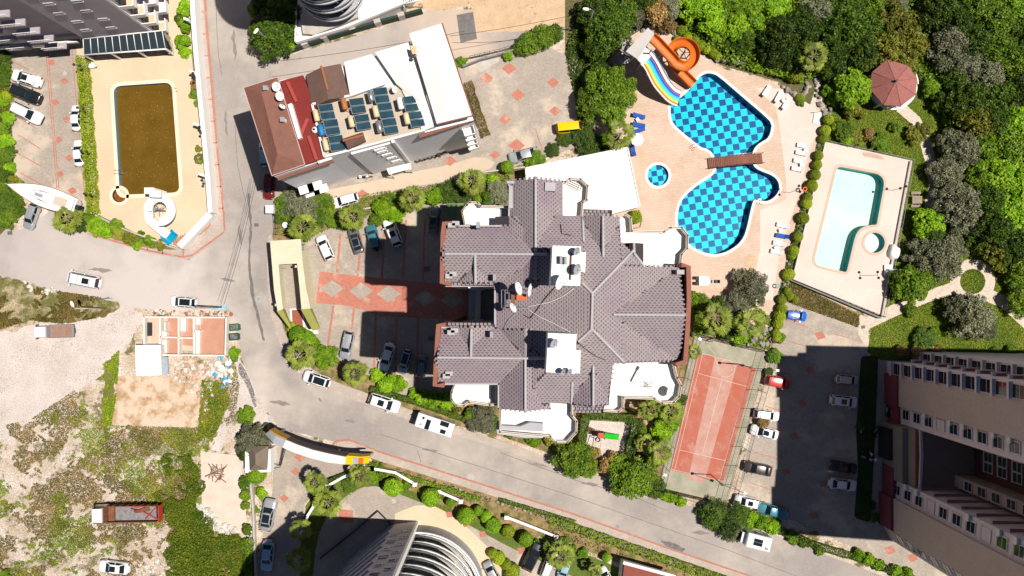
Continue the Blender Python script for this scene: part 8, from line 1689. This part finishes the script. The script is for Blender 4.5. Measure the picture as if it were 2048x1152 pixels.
for i in range(26): p = W(437+rnd.uniform(-15,15), 947+rnd.uniform(-14,14)); b = MB(); b.box(0, 0, 0, rnd.uniform(.8,2.0), .1, .06); child('plank', b.mesh('plank', WOODG if i % 3 else WOOD), t, world=True, loc=(p.x, p.y, .08+.02*i), rot=(0, 0, rnd.random()*3.14))
# signs lying along the top wall, posts and wires
pl = thing('utility_pole', 'utility pole at the corner of the roofless house carrying the wires', 'utility pole', W(442, 640, 0)); c = W(444, 614, 0); b = MB(); b.tube([(c.x, c.y, 0), (c.x, c.y, 9)], .13, 8); b.build('pole', WOODG, pl); b = MB(); b.box(c.x, c.y, 8.6, 1.8, .12, .12); b.build('crossarm', WOODG, pl)
def wire(label, pts, r=.03):
    t = thing('overhead_wire', label, 'wire', W(pts[0][0], pts[0][1], 0)); v = []
    A, C = W(*pts[0]), W(*pts[1]); n = 16
    for i in range(n+1): u = i/n; p = A.lerp(C, u); p.z -= 4*.8*u*(1-u); v.append(p)
    b = MB(); b.tube(v, r, 4); b.build('cable', RUBBER, t)
wire('overhead wire running up the road from the pole, left one', ((442,608,8.6),(512,340,8)), .025); wire('overhead wire running up the road from the pole, right one', ((448,608,8.6),(516,340,8)), .025); wire('upper of the two wires across the top street', ((900,72,8),(1200,18,8))); wire('lower of the two wires across the top street', ((560,122,8),(930,62,8))); wire('wire crossing the street behind the white roof', ((905,85,8),(1060,75,8)))
for x, y in ((1040,0),): pass
t = thing('sign_board', 'blue and white board lying at the kerb above the roofless house', 'sign', W(440, 616, 0)); b = MB(); c = W(440, 615, .3); b.box(c.x, c.y, .25, 2.6, .8, .08); b.build('board', mat('pale_blue_board', (.45, .62, .68), .5, .5, 3), t); b = MB(); b.box(c.x, c.y, .12, .1, .9, .2); b.build('leg', DARK, t)
t = thing('road_sign', 'small blue sign on a post at the tip of the weedy bank', 'sign', W(212, 600, 0)); c = W(211, 597, 2); b = MB(); b.cyl(c.x, c.y, 0, 2.2, .04, 6); b.build('post', STEEL, t); b = MB(); b.box(c.x, c.y, 2.0, .6, .06, .45, R(20)); b.build('panel', mat('sign_blue', (.02, .15, .5), .4), t)
# plunge-deck furniture, lifebuoy, pump shed
t = thing('lifebuoy', 'orange lifebuoy hanging on the border lamp by the main deck', 'lifebuoy', W(1610, 378, 1)); c = W(1610, 378, 1.3); b = MB(); b.tube([(c.x+.28*math.cos(R(30*k)), c.y+.28*math.sin(R(30*k)), 1.3) for k in range(12)], .09, 8, closed=True); b.build('ring', ORG, t)
t = thing('lifebuoy', 'turquoise ring at the lower end of the bush border', 'lifebuoy', W(1555, 572, 1)); c = W(1555, 572, .6); b = MB(); b.tube([(c.x+.28*math.cos(R(30*k)), c.y+.28*math.sin(R(30*k)), .6) for k in range(12)], .08, 8, closed=True); b.build('ring', mat('turquoise', (.05, .45, .4), .4), t)
t = thing('cafe_table', 'white table with a folded awning right of the pale deck', 'table', W(1782, 540, 0)); b = MB(); c = W(1777, 540, .8); b.box(c.x, c.y, .78, 1.2, 1.6, .06); b.build('tabletop', PLASTIC_W, t); b = MB(); b.box(c.x+.6, c.y, 1.3, 1.6, .25, .1); b.build('awning', GREYM, t); [ (lambda b: (b.box(c.x+x, c.y+y, .4, .06, .06, .75), b.build('leg', PLASTIC_W, t)))(MB()) for x in (-.5,.5) for y in (-.7,.7)]
t = thing('covered_furniture', 'white covered furniture at the right edge of the pale deck', 'furniture cover', W(1783, 505, 0)); b = MB(); rows = [[(W(1783,505).x+r*math.cos(R(30*k))*.75*(1+.12*math.sin(k*2.1)), W(1783,505).y+r*math.sin(R(30*k))*(1+.15*math.cos(k*1.7)), z) for r, z in ((1.25,.5),(1.1,1.0),(.7,1.35),(.3,1.2),(0,1.3))] for k in range(12)]; b.grid(rows+[rows[0]]); b.build('cover', WHITE, t)
t = thing('foot_shower', 'white shower tray at the upper corner of the pale deck', 'shower', W(1636, 236, 0)); b = MB(); b.prism(WP([(1628,226),(1642,226),(1641,248),(1625,246)]), .06, .2); b.build('tray', WHITE, t); b = MB(); c = W(1634, 226); b.cyl(c.x, c.y, 0, 2.1, .05, 8); b.build('post', STEEL, t)
t = thing('blue_tarpaulin', 'crumpled blue and white tarpaulin beside the spiral slide', 'tarpaulin', W(1362, 78, 0)); b = MB(); c = W(1362, 78); rows = [[(c.x-.9+.3*i, c.y-.4+.2*j+.1*math.sin(i), .08+.25*rnd.random()) for j in range(5)] for i in range(7)]; b.grid(rows); b.build('sheet', BLUEB, t)
t = thing('flower_bed', 'pink and white flower bed against the shaded yard of the garden', 'flower bed', W(1830, 705, 0)); b = MB()
for i in range(160): c = W(rnd.uniform(1795,1890), rnd.uniform(698,712), .5); s = rnd.uniform(.06,.14); z = rnd.uniform(.3,.7); b.add([(c.x-s,c.y,z),(c.x,c.y-s,z+.03),(c.x+s,c.y,z),(c.x,c.y+s,z-.03)], [(0,1,2,3)], m=i % 2)
b.build('blossoms', [mat('pink_petal', (.65, .05, .25), .6), mat('white_petal', (.75, .65, .6), .6)], t)
for nm, m in (('planter_rim', TAN),): b = MB(); b.tube([W(x, y)+Vector((0,0,.15)) for x, y in ((1258,424),(1278,420),(1284,440),(1280,455),(1262,458))], .12, 5); o = b.build('edging', m, t2 := thing('planter_edge', 'stone edging round the clipped bush beside the white roof', 'edging', W(1270, 440, 0)))
# grey pipe frame on the grey building front, pots along the hotel wall
t = thing('plant_rack', 'clutter of dark flower pots along the hotel wall', 'flower pots', W(845, 325, 0))
for i in range(16): c = W(832+i*3.2+rnd.uniform(-1,1), 325-i*.85+rnd.uniform(-1.5,1.5)); b = MB(); b.cyl(c.x, c.y, .03, .35, .12, 8, .17); child('flower_pot', b.mesh('flower_pot', BARK if i % 2 else DARK), t, world=True); b = MB()
for t in list(COL.objects):
    if t.type == 'EMPTY' and not t.children and not t.parent: bpy.data.objects.remove(t)
